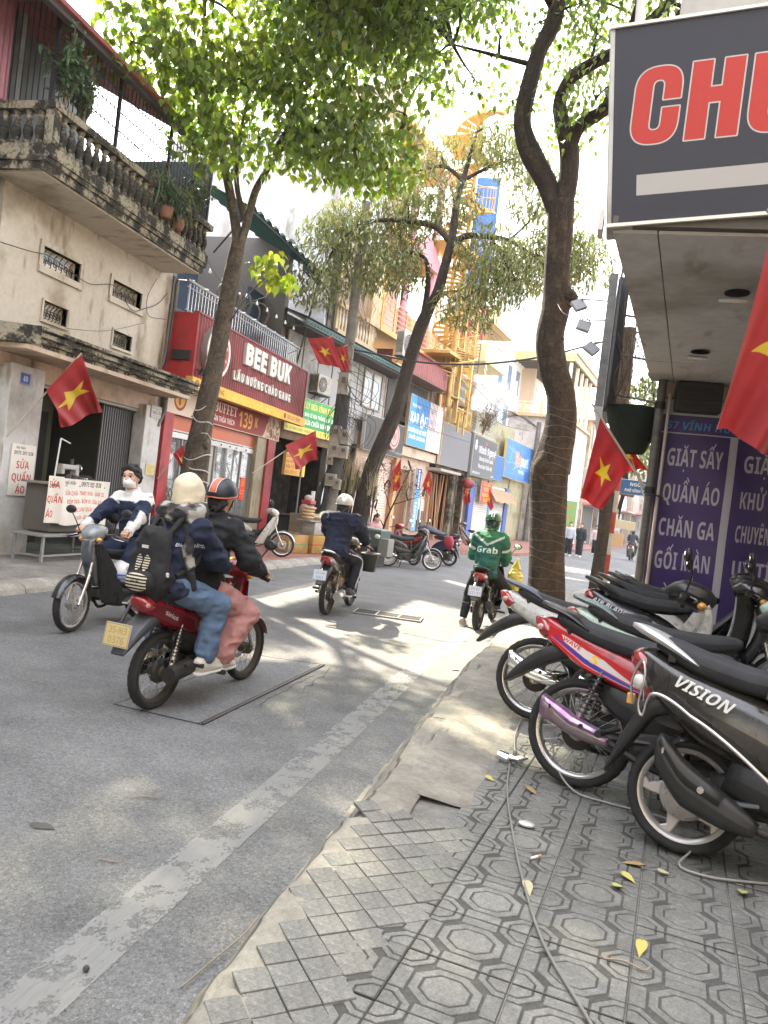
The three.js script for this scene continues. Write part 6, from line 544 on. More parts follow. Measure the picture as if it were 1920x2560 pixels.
{ // bodhi tree in front of the restaurant
  const C = [[-7.2, 9.47, -12], [-7.6, 8.93, -11], [-6.75, 10.07, -13], [-5.58, 10.11, -13], [-4.95, 10.54, -14], [-7.08, 8.58, -12], [-6.63, 9.05, -13], [-5.7, 8.95, -13], [-4.98, 8.95, -13.5], [-4.22, 9.03, -14], [-6.62, 7.87, -12.5], [-7.18, 7.8, -12.2], [-5.95, 8.03, -13], [-5.36, 7.92, -13.4], [-4.73, 7.98, -14], [-4.22, 8.48, -14.3], [-7.6, 8.64, -11.8], [-7.82, 8.64, -11], [-5.25, 9.73, -13.5], [-4.07, 10.04, -14.4], [-5.78, 9.38, -12.6], [-6.82, 9.17, -12.2], [-7.9, 8.9, -12.4], [-4.61, 8.12, -13.2], [-5.36, 8.36, -13]];
  const up = []; for (let k = 0; k < 34; k++) up.push([-5.4 + rr(-1.7, 2.4), rr(10.6, 12.6), -12.9 + rr(-2.6, 2.4)]); for (let i = 0; i < 6; i++) for (let j = 0; j < 4; j++) up.push([-9.3 + i * 1.0 + rr(-.3, .3), rr(10.2, 11.6), -8.3 - j * .95 + rr(-.3, .3), 1.0]);
  const t = tree('bodhi_tree', 'heart-leaved tree with knotted trunk bound with cord before the restaurant', [-7.14, .12, -13.3], [[[-7.11, .1, -13.3], [-7.19, .9, -13.3], [-7.2, 1.46, -13.3], [-7.13, 2.89, -13.3], [-7, 4.14, -13.3], [-6.89, 5.55, -13.3], [-6.84, 6.2, -13.3]], [.30, .27, .29, .19, .17, .155, .13]], [[[[-6.87, 5.7, -13.3], [-6.86, 6.25, -13.3], [-7.23, 7.47, -13.3], [-7.4, 8.08, -13.1], [-7.62, 8.79, -12.8], [-7.5, 10.2, -12.3]], [.11, .10, .08, .06, .05, .03]], [[[-6.85, 5.9, -13.3], [-6.72, 6.5, -13.3], [-6.6, 7.2, -13.3], [-6.43, 7.57, -13.3], [-6.15, 8.4, -13.4], [-6.03, 9.32, -13.5], [-5.6, 10.6, -13.4]], [.08, .08, .07, .06, .05, .04, .03]], [[[-6.7, 6.6, -13.3], [-6.95, 7.2, -13.25], [-6.9, 7.9, -13], [-6.7, 8.8, -12.8]], [.06, .05, .04, .02]], [[[-6.3, 7.9, -13.3], [-5.6, 8.3, -13.3], [-4.9, 8.5, -13.8], [-4.2, 8.7, -14.2]], [.05, .04, .03, .02]], [[[-6.98, 4.4, -13.3], [-6.5, 5.2, -13.25], [-6.1, 5.6, -13.2]], [.02, .012, .008]]],
    [...gap(C, .78, .2), ...gap(up, .95, .3)], { bark: mt.bark, leaf: leafGeo(.155, .115, 'heart'), lm: leafM([.19, .275, .022], .6), n_: 560, droop: 1.05, bump: .13, seed: 4 });
  const kn = 0; for (const q of [limb([[-.02, .7, .16], [.08, .95, .2], [.05, 1.2, .18], [0, 1.5, .1]], [.06, .17, .16, .05], 10, 5, .3, 3), limb([[.1, 2.1, .06], [.16, 2.25, .08], [.1, 2.4, .04]], [.04, .09, .04], 8, 4, .2, 6)]) ob('knot', q, mt.bark, t);
  ob('cord', [.55, 1.1, 1.45, 1.8, 2.0, 2.35, 2.7, 2.95].map((y, i) => { const r = .225 + (y < 1.6 ? .085 : y < 2.2 ? .03 : -.025); return TU(Array.from({ length: 14 }, (_, k) => { const a = k / 14 * 6.283; return [Math.cos(a) * r - .03 + y * .01, y + (i % 2 ? .09 : -.07) * Math.cos(a + i) + .03 * Math.sin(a * 3), Math.sin(a) * r]; }), .011, 5, 40, true); }), mt.wirew, t);
  leaves('low_leaf_spray', leafGeo(.17, .13, 'heart'), leafM([.30, .38, .015], .55), (() => { const a = []; for (const [x, y, z] of [[-6.3, 5.76, -13.2], [-5.96, 5.61, -13.1], [-5.76, 5.48, -13.2], [-6.1, 5.55, -13.3], [-5.95, 5.9, -13.2]]) for (let k = 0; k < 20; k++) { const q = inBall(); a.push([x + 7.14 + q[0] * .24, y - .12 + q[1] * .2, z + 13.3 + q[2] * .24, 1]); } return a; })(), t, { droop: 1.0 });
}
{ // big trunk by the kerb
  const C = [[-3.01, 10.47, -13.6], [-2.39, 9.99, -13.8], [-2.5, 10.23, -13], [-.83, 9.78, -13], [-.85, 8.97, -13.2], [-.58, 8.9, -12.8], [-3.7, 10.5, -13.6], [-3.46, 10.15, -14], [-.62, 8.66, -13.5], [-2.17, 9.35, -14], [-2.78, 9.84, -14.4], [-1.11, 10.22, -13.2], [-4.2, 10.73, -13.8], [-1.92, 10.77, -14], [-.3, 9.3, -13], [.1, 9.0, -12.6], [.3, 9.6, -12.4]];
  const up = []; for (let k = 0; k < 64; k++) up.push([-1.2 + rr(-4.2, 4.4), rr(11.1, 13.6), -12 + rr(-3.5, 4.6)]);
  const t = tree('kerb_tree', 'massive leaning dark trunk forking above, wound with thin light wire at kerb', [-.45, .1, -13.6], [[[-.38, -.1, -13.6], [-.42, .3, -13.6], [-.49, 1.09, -13.6], [-.56, 1.89, -13.6], [-.62, 2.55, -13.6], [-.53, 3.2, -13.6], [-.56, 3.83, -13.6], [-.77, 4.38, -13.6], [-.88, 4.85, -13.6], [-.84, 5.42, -13.6], [-.91, 6.06, -13.6], [-.94, 6.71, -13.6], [-.98, 7.2, -13.6]], [.40, .33, .30, .305, .335, .285, .255, .25, .245, .25, .225, .225, .235]], [[[[-.97, 6.9, -13.6], [-1.27, 7.55, -13.6], [-1.61, 8.07, -13.6], [-1.81, 8.56, -13.6], [-1.78, 9.13, -13.6], [-1.66, 9.85, -13.6], [-1.48, 10.33, -13.6], [-1.47, 10.9, -13.6], [-1.52, 12, -13.6]], [.17, .18, .19, .16, .16, .14, .15, .13, .1]], [[[-.96, 6.9, -13.6], [-.9, 7.67, -13.6], [-.96, 8.15, -13.6], [-1.11, 8.55, -13.6], [-1.2, 8.96, -13.6], [-1.05, 9.3, -13.5], [-.75, 9.41, -13.3], [-.2, 9.5, -12.9], [.5, 10, -12.4]], [.17, .17, .17, .14, .12, .12, .11, .09, .06]], [[[-.97, 8.0, -13.6], [-.82, 8.46, -13.5], [-.46, 8.58, -13.2], [-.07, 8.81, -12.8], [.6, 9.6, -12.2]], [.12, .12, .11, .1, .06]], [[[-1.7, 9.6, -13.6], [-2.4, 9.9, -13.8], [-3.3, 10.2, -13.9]], [.05, .035, .02]], [[[-1.5, 10.6, -13.6], [-2.2, 11.4, -13], [-3.2, 12.2, -12.2]], [.09, .06, .03]], [[[-.2, 9.5, -12.9], [.4, 11, -11.4], [1.4, 12, -10.4]], [.08, .06, .03]]],
    [...gap(C, .55, .25), ...gap(up, 1.05, .4)], { bark: M([.15, .12, .098], .95, 0, { map: T.bark, bumpMap: T.barkB, bumpScale: .05 }), leaf: leafGeo(.125, .075, 'heart'), lm: leafM([.17, .25, .025], .58), n_: 430, droop: .9, n: 22, bump: .12, seed: 8 });
  t.children.forEach((m) => { if (m.material) m.material.userData.box = false; });
  const px = [[.3, -.42], [1.09, -.49], [1.89, -.56], [2.55, -.62], [3.2, -.53], [3.83, -.56], [4.38, -.77], [4.85, -.88]], rad = [.345, .31, .315, .345, .295, .265, .26, .255], at = (y) => { for (let i = 0; i < 7; i++) if (y <= px[i + 1][0]) { const f = (y - px[i][0]) / (px[i + 1][0] - px[i][0]); return [lerp(px[i][1], px[i + 1][1], f), lerp(rad[i], rad[i + 1], f)]; } return [px[7][1], rad[7]]; };
  ob('light_wire', TU(Array.from({ length: 200 }, (_, k) => { const y = .5 + k / 200 * 3.2, [x, r] = at(y), a = k * .62; return [x + .45 + Math.cos(a) * r * 1.03, y - .1 + .03 * Math.sin(k * 1.7), Math.sin(a) * r * 1.02]; }), .0028, 3, 1500), M([.17, .15, .13], .8), t);
  for (const q of [limb([[-.28, 2.2, .22], [-.3, 2.5, .26], [-.26, 2.8, .2]], [.06, .15, .05], 12, 5, .15, 4), limb([[-.2, 4.4, .1], [-.3, 4.55, .1], [-.22, 4.75, .08]], [.05, .12, .05], 10, 4, .1, 3), limb([[-.2, 5.25, .06], [-.18, 5.45, .08], [-.22, 5.6, .06]], [.05, .16, .05], 10, 4, .1, 3)]) ob('burl', q, t.children[0].material, t);
}
{ // tree behind the sugarcane
  const C = [[-8.09, 8.96, -21], [-7.62, 9.71, -21], [-7.26, 8.35, -21.3], [-7.82, 7.91, -20.6], [-6.19, 9.47, -21.5], [-5.59, 8.52, -21.2], [-5.65, 10.2, -21.8], [-4.61, 10.37, -22], [-3.34, 9.29, -21.5], [-2.64, 8.12, -21], [-2.38, 8.84, -21.4], [-1.65, 8.93, -21.8], [-2.2, 10.6, -21.6], [-3.72, 7.56, -21], [-6.22, 8.49, -21], [-5.83, 11.3, -22], [-5.17, 12.17, -22.4], [-3.91, 12.39, -22], [-2.93, 11.99, -22], [-1.01, 8.89, -22], [-1.23, 9.61, -22.2], [-2.88, 7.72, -21.4], [-7.06, 8.91, -20.4], [-5.87, 10.08, -21]];
  tree('lance_leaf_tree', 'dark slender tree with narrow olive leaves behind the sugarcane bundle', [-6.28, .12, -21.5], [[[-6.3, 0, -21.5], [-6.22, .82, -21.5], [-6.03, 2.47, -21.5], [-5.54, 4.14, -21.5], [-5.25, 5.77, -21.5], [-5.02, 6.85, -21.5], [-4.83, 7.4, -21.5]], [.26, .25, .23, .22, .19, .19, .15]], [[[[-4.95, 7.2, -21.5], [-4.7, 7.7, -21.5], [-4.55, 8.59, -21.5], [-4.46, 9.25, -21.5], [-4.48, 10.69, -21.8], [-4.44, 11.18, -22], [-4.2, 12.6, -22]], [.15, .15, .13, .12, .10, .09, .04]], [[[-4.46, 9.2, -21.5], [-4.93, 9.56, -21.3], [-5.7, 9.62, -21.1], [-6.3, 9.53, -20.8], [-7.02, 9.24, -20.6], [-7.59, 8.54, -20.5]], [.1, .08, .07, .06, .04, .02]], [[[-5.03, 7.0, -21.5], [-4.99, 7.64, -21.5], [-4.98, 8.15, -21.4], [-5.11, 8.64, -21.3], [-5.44, 8.72, -21], [-6.32, 8.62, -20.8]], [.08, .08, .07, .06, .06, .03]], [[[-4.48, 9.1, -21.5], [-4.1, 9.35, -21.4], [-3.59, 9.34, -21.3], [-2.79, 9.2, -21.2], [-1.99, 8.82, -21.3], [-1.4, 9, -21.8]], [.1, .09, .08, .06, .05, .02]], [[[-4.44, 11.18, -22], [-5.08, 11.67, -22.2], [-5.95, 11.61, -22.4]], [.06, .05, .03]], [[[-4.44, 11.18, -22], [-3.68, 11.59, -22], [-2.92, 11.86, -22]], [.06, .05, .03]], [[[-3.32, 9.32, -21.3], [-2.51, 8.13, -21], [-2.33, 7.63, -21]], [.045, .03, .015]]], gap(C, .95, .25), { bark: mt.barkd, leaf: leafGeo(.20, .05, 'lance'), lm: leafM([.21, .235, .06], .5), n_: 820, droop: .7, bump: .1, seed: 2 });
}
const pole = th('concrete_utility_pole', 'round concrete utility pole with meter boxes and tangled cables', 'utility pole', [-6.95, .1, -21]); ob('shaft', CY(.115, .2, 10, 18, 0, 5, 0), M([.36, .34, .31], .9, 0, { map: T.conc, bumpMap: T.concB, bumpScale: .004 }), pole);
{ const mb = M([.50, .47, .41], .6, 0, { map: T.grime }); for (const [x, y, w, h] of [[.05, 4.75, .3, .62], [-.02, 3.3, .3, .5], [.26, 3.25, .28, .42], [.0, 2.85, .3, .4], [.27, 2.82, .26, .36], [-.1, 2.55, .2, .24], [.0, 2.0, .3, .36], [.2, 1.9, .2, .3]]) { const b = sub('meter_box', pole, x, y, .24); ob('case', RB(w, h, .2, .015), mb, b); ob('meter_window', RB(w * .4, h * .28, .02, .004, .02, h * .15, .1), M([.10, .10, .1], .25), b); }
  ob('banding_sleeve', CY(.2, .23, 2.6, 16, 0, 3.4, 0), M([.05, .045, .04], .9), pole); ob('notice_card', RB(.22, .22, .01, .004, .18, .95, .22, 0, 0, .78), M([.5, .45, .36], .8), pole); ob('hanging_cable_hank', TU([[-.1, 2.3, .2], [-.28, 1.6, .25], [-.25, .9, .25], [-.12, 1.3, .26], [-.1, 2.2, .22]], .07, 7, 20), M([.02, .022, .022], .9), pole);
  const lp = []; for (let k = 0; k < 26; k++) { const y = rr(3.4, 6), a = rr(-.3, .9), l = rr(.5, 1.7); lp.push(TU([[0, y, .22], [a * .5, y - l * .5, .4], [a, y - l * .7, .3], [a * 1.3, y - l * .2, .1], [rr(-.2, .2), y + .2, .2]], .008, 4, 18)); } stuff(ob('loose_cables', lp, mt.wire, pole)); ob('branch_clamp', bar([.1, 9.1, 0], [.9, 9.15, -.2], .04), M([.3, .22, .14], .8), pole); }
{ const w = (label, pts, r, seg = 40) => { const c = th('overhead_cable', label, 'cable', pts[0]); ob('cable', TU(pts.map((p) => p.map((v, i) => v - pts[0][i])), r, 5, seg), mt.wire, c); };
  w('thick black cable sagging from the pole across the street behind the trunk', [[-6.95, 5.9, -21], [-4.6, 5.75, -21.5], [-2.2, 6.1, -22], [1.5, 7.4, -22.5]], .03); w('thin cable from the pole toward the shop block', [[-6.95, 4.9, -21], [-6.4, 4.7, -28], [-4.8, 5.0, -40]], .012); w('upper thin cable along the far shop fronts', [[-5.4, 7.3, -33], [-4.6, 7.0, -40], [-3.6, 7.6, -50]], .014); w('lower thin cable along the far shop fronts', [[-5.6, 6.6, -33], [-4.7, 6.4, -40], [-3.7, 7.2, -50]], .014); w('cable from grey tall house to the concrete pole', [[-7.6, 8.4, -22.5], [-7.2, 7.6, -21.8], [-6.95, 7.2, -21]], .012); w('thin wire running to the billboard floodlights', [[-.9, 5.6, -14], [-.3, 4.4, -10.2], [.04, 4.5, -10]], .005); }
{ // saplings, far trees
  const s = tree('street_sapling', 'thin sapling with sparse small leaves before the peach shutter', [-6.55, .12, -25.5], [[[-6.55, .1, -25.5], [-6.4, 1, -25.5], [-6.1, 1.9, -25.5], [-5.75, 2.9, -25.5]], [.04, .035, .025, .012]], [[[[-6.45, .8, -25.5], [-6.8, 1.4, -25.4], [-7.1, 1.9, -25.4]], [.018, .012, .006]], [[[-6.2, 1.6, -25.5], [-5.7, 1.8, -25.4], [-5.2, 2, -25.4]], [.018, .012, .006]], [[[-6.3, 1.4, -25.5], [-6.6, 2.2, -25.5], [-6.7, 2.9, -25.5]], [.016, .01, .005]]], gap([[-7.1, 1.9, -25.4, .4], [-6.7, 2.8, -25.5, .4], [-5.3, 2, -25.4, .4], [-5.8, 2.9, -25.5, .45], [-6.4, 2.3, -25.5, .4], [-5.7, 2.3, -25.3, .4], [-6.9, 1.4, -25.4, .3]].map((p) => p), .4, .1), { bark: mt.barkd, leaf: leafGeo(.12, .045, 'lance'), lm: leafM([.10, .11, .05], .3), n_: 600, n: 7, bump: 0, droop: .2 });
  for (const [i, x, z] of [[0, -6.6, 5.5], [1, .2, 9], [2, -6.8, 15]]) { const cl = []; for (let k = 0; k < 16; k++) { const q = inBall(); cl.push([x + q[0] * 3.6, 8 + q[1] * 2.6, z + q[2] * 3.4, 1.3]); } tree('street_tree', ['left pavement', 'right pavement', 'farther left'][i] + ' street tree standing behind the viewpoint', [x, 0, z], [[[x, 0, z], [x + .2, 3, z], [x, 6.5, z]], [.26, .2, .12]], [[[[x + .1, 3, z], [x + 1.6, 6, z + .5], [x + 2, 8, z]], [.12, .08, .04]], [[[x + .1, 3.4, z], [x - 1.4, 6, z - .5], [x - 2, 8, z]], [.12, .08, .04]]], cl, { bark: mt.bark, leaf: leafGeo(.3, .2), lm: leafM([.10, .15, .03], .45), n_: 80, droop: .6, n: 10 }); }
  bush('restaurant_plant', 'bushy green potted plant at the restaurant left window', [-8.55, .12, -15.55], .6, 1.6, 60, { l: .09, w: .04, c: [.11, .16, .04], pot: 1.8, stems: 12 });
  bush('flower_pot', 'yellow chrysanthemum pot behind the restaurant glass', [-9.25, .32, -19.4], .25, .7, 40, { l: .06, w: .05, c: [.5, .38, .03], pot: 1.1 });
  bush('balcony_bush', 'scraggly plant with red leaves in the caged balcony beyond the yellow railing', bw_(18.8, 5.7, .5), .8, 1.8, 60, { l: .14, w: .05, c: [.20, .15, .09], stems: 9 });
  for (const [i, x, z, h, c] of [[0, 4.2, -38, 9, [.13, .17, .04]], [1, 7.5, -52, 11, [.10, .13, .05]], [2, 10.5, -70, 12, [.10, .13, .06]], [3, 9, -95, 13, [.10, .13, .06]], [4, 16, -110, 14, [.1, .13, .06]]]) { const cl = []; for (let k = 0; k < 14; k++) { const q = inBall(); cl.push([x + q[0] * 3.4, h * .68 + q[1] * h * .3, z + q[2] * 3, 1.3]); } tree('far_street_tree', ['nearest yellowish', 'second', 'third', 'fourth', 'farthest'][i] + ' street tree seen far off right of the pole trunk', [x, 0, z], [[[x, 0, z], [x + .3, h * .3, z], [x, h * .6, z]], [.28, .22, .14]], [[[[x + .2, h * .35, z], [x + 1.4, h * .6, z], [x + 2, h * .8, z]], [.14, .1, .05]], [[[x + .2, h * .4, z], [x - 1.2, h * .6, z], [x - 1.8, h * .8, z]], [.14, .1, .05]]], cl, { bark: mt.bark, leaf: leafGeo(.34, .2), lm: leafM(c, .4), n_: 62, droop: .4, n: 9 }); }
}
// ---------- motorbikes. Local frame: x forward, y up, z to the bike's right, origin on the ground under the rear axle ----------
const paint = (c, o = {}) => M(c, .35, .0, { clearcoat: .6, clearcoatRoughness: .2, roughnessMap: T.rough, map: T.dust, ...o });
const mb = { blk: M([.026, .026, .027], .6, 0, { roughnessMap: T.rough, map: T.dust }), gloss: paint([.012, .012, .014]), seat: M([.035, .036, .040], .75, 0, { map: T.fab }), alu: M([.50, .48, .45], .42, .9, { roughnessMap: T.rough }), rim: M([.42, .41, .39], .4, .8, { roughnessMap: T.rough }), tyre: M([.030, .029, .028], .88, 0, { map: T.fab }), dirt: M([.15, .125, .10], .9, 0, { map: T.conc }), eng: M([.10, .095, .09], .6, .5, { map: T.conc }), tlens: M([.50, .26, .22], .12, 0, { clearcoat: 1 }), tail: M([.26, .015, .015], .15, 0, { clearcoat: 1 }), lens: M([.62, .60, .58], .08, 0, { clearcoat: 1 }), amber: M([.62, .30, .06], .15, 0, { clearcoat: 1 }), cast: M([.46, .43, .40], .5, .6, { roughnessMap: T.rough }) };
function wheelG(R0, w, tread, spoke, seg) { // geometries of one wheel, axis z
  const prof = [[R0 - .048, -w * .62], [R0 - .036, -w * .92], [R0 - .018, -w], [R0 - .006, -w * .72], [R0, -w * .3], [R0 + .001, 0], [R0, w * .3], [R0 - .006, w * .72], [R0 - .018, w], [R0 - .036, w * .92], [R0 - .048, w * .62]];
  const t = LA(prof, seg).rotateX(Math.PI / 2); if (tread) { const p = t.attributes.position; for (let i = 0; i < p.count; i++) { const x = p.getX(i), y = p.getY(i), z = p.getZ(i), r = Math.hypot(x, y); if (r > R0 - .020) { const a = Math.atan2(y, x) / 6.28318 * seg, k = Math.round(a + (Math.abs(z) > w * .6 ? 0 : Math.abs(z) / w * 3)) % 4; const s = (Math.abs(z) < w * .12 ? -.003 : (k === 0 ? -.0045 : 0)); p.setXYZ(i, x * (r + s) / r, y * (r + s) / r, z); } } t.computeVertexNormals(); }
  const rr0 = R0 - .046, rim = LA([[rr0 - .022, -w * .5], [rr0, -w * .62], [rr0 + .004, -w * .55], [rr0 - .010, -w * .3], [rr0 - .018, 0], [rr0 - .010, w * .3], [rr0 + .004, w * .55], [rr0, w * .62], [rr0 - .022, w * .5], [rr0 - .03, 0], [rr0 - .022, -w * .5]], Math.max(32, seg >> 1)).rotateX(Math.PI / 2);
  const sp = []; if (spoke) for (let k = 0; k < 36; k++) { const a = k / 36 * 6.2832, s = k % 2 ? 1 : -1, b = a + (k % 4 < 2 ? .42 : -.42); sp.push(bar([Math.cos(b) * .05, Math.sin(b) * .05, s * .035], [Math.cos(a) * (rr0 - .02), Math.sin(a) * (rr0 - .02), 0], .0019, 4)); }
  else for (let k = 0; k < 5; k++) { const a = k / 5 * 6.2832; sp.push(EX(SH([[.04, -.03], [.10, -.034], [rr0 - .05, -.012], [rr0 - .015, -.05], [rr0 - .012, .015], [rr0 - .06, .026], [.10, .03], [.04, .035]]), .022, .006).translate(0, 0, -.011).rotateZ(a)); }
  return { t, rim, sp, hub: spoke ? LA([[0, -.06], [.03, -.06], [.045, -.05], [.05, -.03], [.05, .03], [.045, .05], [.02, .07], [0, .07]], 20).rotateX(Math.PI / 2) : LA([[0, -.045], [.05, -.045], [.062, -.02], [.062, .02], [.045, .045], [0, .05]], 20).rotateX(Math.PI / 2) };
}
const WG = {}; const wheel = (R0, w, tread, spoke, seg) => WG[[R0, w, tread, spoke, seg]] ??= wheelG(R0, w, tread, spoke, seg);
function addWheel(p, x, R0, w, o, front) {
  const g = wheel(R0, w, !!o.near, o.spoke !== false, o.near ? 128 : 56), s = sub('wheel', p, x, R0, 0); s.rotation.z = R() * 6; ob('tyre', g.t.clone(), mb.tyre, s); ob('rim', g.rim.clone(), o.rim || mb.rim, s); if (o.spoke !== false) stuff(ob('spokes', g.sp.map((q) => q.clone()), mb.rim, s)); else g.sp.forEach((q) => ob('cast_spoke', q.clone(), o.cast || mb.cast, s)); ob('hub', g.hub.clone(), front || o.spoke !== false ? (o.hub || mb.alu) : mb.cast, s); if (o.spoke !== false && !front) ob('brake_drum', LA([[0, .0], [.085, 0], [.09, .03], [.08, .05], [0, .055]], 24).rotateX(Math.PI / 2), mb.eng, s); if (!front && o.spoke === false) ob('brake_drum', LA([[0, .02], [.10, .02], [.105, .04], [.05, .055], [0, .055]], 26).rotateX(Math.PI / 2), mb.cast, s); if (front) ob('brake_disc', [LA([[.06, -.068], [.10, -.068], [.10, -.064], [.06, -.064], [.06, -.068]], 30).rotateX(Math.PI / 2)], mb.alu, s); return s; }
// arched guard round a wheel centre: a0..a1 degrees, half width w
const guard = (cx, cy, r, a0, a1, w, d = .02) => GR(18, 8, (u, v) => { const a = lerp(a0, a1, u) * D2R, t = v * 2 - 1, rr_ = r - Math.pow(Math.abs(t), 3) * d; return [cx + Math.cos(a) * rr_, cy + Math.sin(a) * rr_, t * w]; });
function plateT(a, b, yel) { return cvs(190, 140, (x, w, q) => { x.fillStyle = yel ? '#b9a878' : '#c3c6cc'; x.fillRect(0, 0, w, q); x.strokeStyle = yel ? '#8a7440' : '#7d8aa0'; x.lineWidth = 4; x.strokeRect(5, 5, w - 10, q - 10); x.fillStyle = yel ? '#95793c' : '#53617e'; vt(x, a, w / 2, 60, 52, { align: 'center', weight: 'normal' }); vt(x, b, w / 2, 122, 56, { align: 'center', weight: 'normal' }); }); }
function bike(name, label, x, z, deg, o) {
  const b = th(name, label, 'motorbike', [x, o.y || 0, z], deg * D2R, o.group); b.rotation.order = 'YXZ'; b.rotation.x = (o.lean || 0) * D2R; const sc = o.kind === 'scooter', R0 = sc ? .25 : .282, WB = sc ? 1.27 : 1.225, P = o.paint, Q = o.paint2 || mb.blk, wo = { near: o.near, spoke: o.spoke ?? !sc, rim: o.rim, cast: o.cast, hub: o.hub };
  addWheel(b, 0, R0, sc ? .052 : .042, wo); const fr = sub('front_end', b, WB - .16, 0, 0); fr.rotation.y = (o.steer || 0) * D2R; addWheel(fr, .16, R0, sc ? .046 : .038, wo, true);
  const lx = (p) => p - (WB - .16);
  ob('fork', [-1, 1].flatMap((s) => [bar([.16, R0, s * .075], [0, R0 + .30, s * .07], .018, 10), bar([.02, R0 + .25, s * .07], [-.10, .86, s * .05], .015, 8)]), mb.alu, fr); ob('front_fender', guard(.16, R0, R0 + .032, sc ? 10 : 18, sc ? 150 : 158, .062, .03), o.fender || P, fr);
  const hy = o.hy || 1.0, hx = -.17; ob('handlebar', [TU([[hx - .02, hy - .04, -.33], [hx - .02, hy, -.2], [hx + .06, hy - .02, 0], [hx - .02, hy, .2], [hx - .02, hy - .04, .33]], .012, 8, 24)], mb.iron || mb.blk, fr); for (const s of [-1, 1]) { ob('grip', bar([hx - .005, hy - .015, s * .22], [hx - .03, hy - .05, s * .36], .017, 10), mb.blk, fr); ob('lever', TU([[hx + .03, hy - .01, s * .2], [hx + .07, hy - .03, s * .26], [hx + .05, hy - .05, s * .36]], .006, 5, 12), mb.alu, fr); if (o.mirror !== false) { const m = sub('mirror', fr); ob('stalk', TU([[hx, hy + .02, s * .2], [hx + .02, hy + .14, s * .25], [hx + .0, hy + .21, s * .31]], .006, 6, 12), mb.blk, m); ob('mirror_head', SP(.06, hx - .01, hy + .24, s * .33, .35, .75, 1.05, 14), mb.blk, m); ob('mirror_glass', CY(.048, .048, .006, 18, 0, 0, 0, 0, 0, Math.PI / 2).scale(1, .75, 1).translate(hx - .032, hy + .24, s * .33), mt.chrome, m); } }
  ob('headlight_cowl', LO([[hx - .12, hy + .0, .04, .06], [hx - .03, hy + .03, .075, .12], [hx + .08, hy, .085, .115], [hx + .155, hy - .03, .055, .07], [hx + .175, hy - .04, .01, .03]], 18, .8), o.cowl || P, fr); ob('headlight', SP(.07, hx + .13, hy - .035, 0, .55, .8, 1.15, 16), mb.lens, fr); for (const s of [-1, 1]) ob('turn_signal', SP(.034, hx + .10, hy - .055, s * .10, .9, .8, 1.1, 10), mb.amber, fr);
  if (!sc) { // ---- underbone ----
    ob('tail_body', LO([[-.44, .83, .025, .045], [-.36, .80, .065, .085], [-.2, .755, .085, .105], [.02, .70, .10, .115], [.25, .63, .10, .11], [.42, .56, .07, .10], [.5, .53, .03, .08]], 20, .72), P, b);
    ob('seat', LO([[-.30, .865, .02, .07], [-.22, .855, .042, .115], [.05, .80, .055, .125], [.3, .765, .06, .118], [.5, .765, .06, .095], [.64, .79, .045, .065], [.7, .80, .02, .04]], 18, .62), mb.seat, b);
    if (o.stripe) for (const s of [-1, 1]) { const dec = GR(14, 3, (u, v) => { const xx = lerp(-.34, .34, u), yc = lerp(.795, .60, u), hh = lerp(.03, .055, Math.sin(u * 3.14)); return [xx, yc + (v - .45) * hh * 2 - .02, s * (.112 - .03 * Math.pow(Math.abs(u - .55) * 1.6, 2) + .006)]; }, s > 0); ob('decal', dec, M('#ffffff', .3, 0, { map: o.stripe }), b); }
    ob('grab_rail', LO([[-.46, .93, .014, .05], [-.38, .915, .02, .10], [-.2, .885, .022, .13], [-.08, .85, .018, .135], [.0, .82, .01, .13]], 12, .6), o.rail || mb.blk, b); for (const s of [-1, 1]) ob('rail_stay', bar([-.2, .87, s * .1], [-.16, .79, s * .09], .02, 8), mb.blk, b);
    ob('tail_light', LO([[-.51, .845, .006, .02], [-.47, .825, .036, .055], [-.39, .79, .058, .093], [-.30, .775, .02, .095]], 16, .8), mb.tail, b); for (const s of [-1, 1]) ob('tail_lens', SP(.03, -.415, .795, s * .078, 1.4, .6, .42, 12), mb.tlens, b);
    ob('rear_fender', LO([[.12, .62, .02, .055], [-.1, .685, .035, .07], [-.3, .665, .05, .08], [-.48, .59, .042, .075], [-.60, .52, .028, .066], [-.68, .465, .01, .056]], 12, .5), o.rfender || mb.blk, b); ob('inner_fender', guard(0, R0, R0 + .04, 12, 84, .06), mb.blk, b);
    ob('under_frame', [bar([.15, .55, 0], [.62, .42, 0], .045, 8), bar([.62, .44, 0], [1.0, .86, 0], .04, 8)], mb.blk, b); ob('side_cover', [LO([[.1, .53, .06, .085], [.3, .46, .10, .098], [.48, .43, .09, .09], [.58, .42, .03, .07]], 14, .6)], o.side || mb.blk, b);
    ob('leg_shield', [1, -1].map((s) => GR(10, 8, (u, v) => { const y = lerp(.26, .90, u), xf = lerp(.80, 1.03, u) - .10 * Math.sin(u * 3.1) * 0, w = lerp(.19, .10, u * u) * (.75 + .25 * Math.sin(u * 3)); return [xf - v * v * .20 * (1 - u * .6), y, s * (.05 + v * w)]; })), o.shield || P, b); ob('front_cover', LO([[.86, .46, .04, .04], [.93, .60, .06, .06], [1.0, .76, .07, .075], [1.02, .9, .05, .07], [1.0, .98, .02, .05]], 14, .7), o.front || P, b);
    ob('engine', [LO([[.28, .28, .07, .09], [.42, .30, .11, .10], [.58, .31, .10, .10], [.66, .33, .06, .07]], 14, .5), RB(.2, .10, .11, .02, .76, .36, 0), ...[0, 1, 2, 3, 4, 5].map((k) => B(.012, .13, .14, .68 + k * .03, .355, 0)), CY(.07, .07, .05, 18, .5, .29, .10, Math.PI / 2)], mb.eng, b);
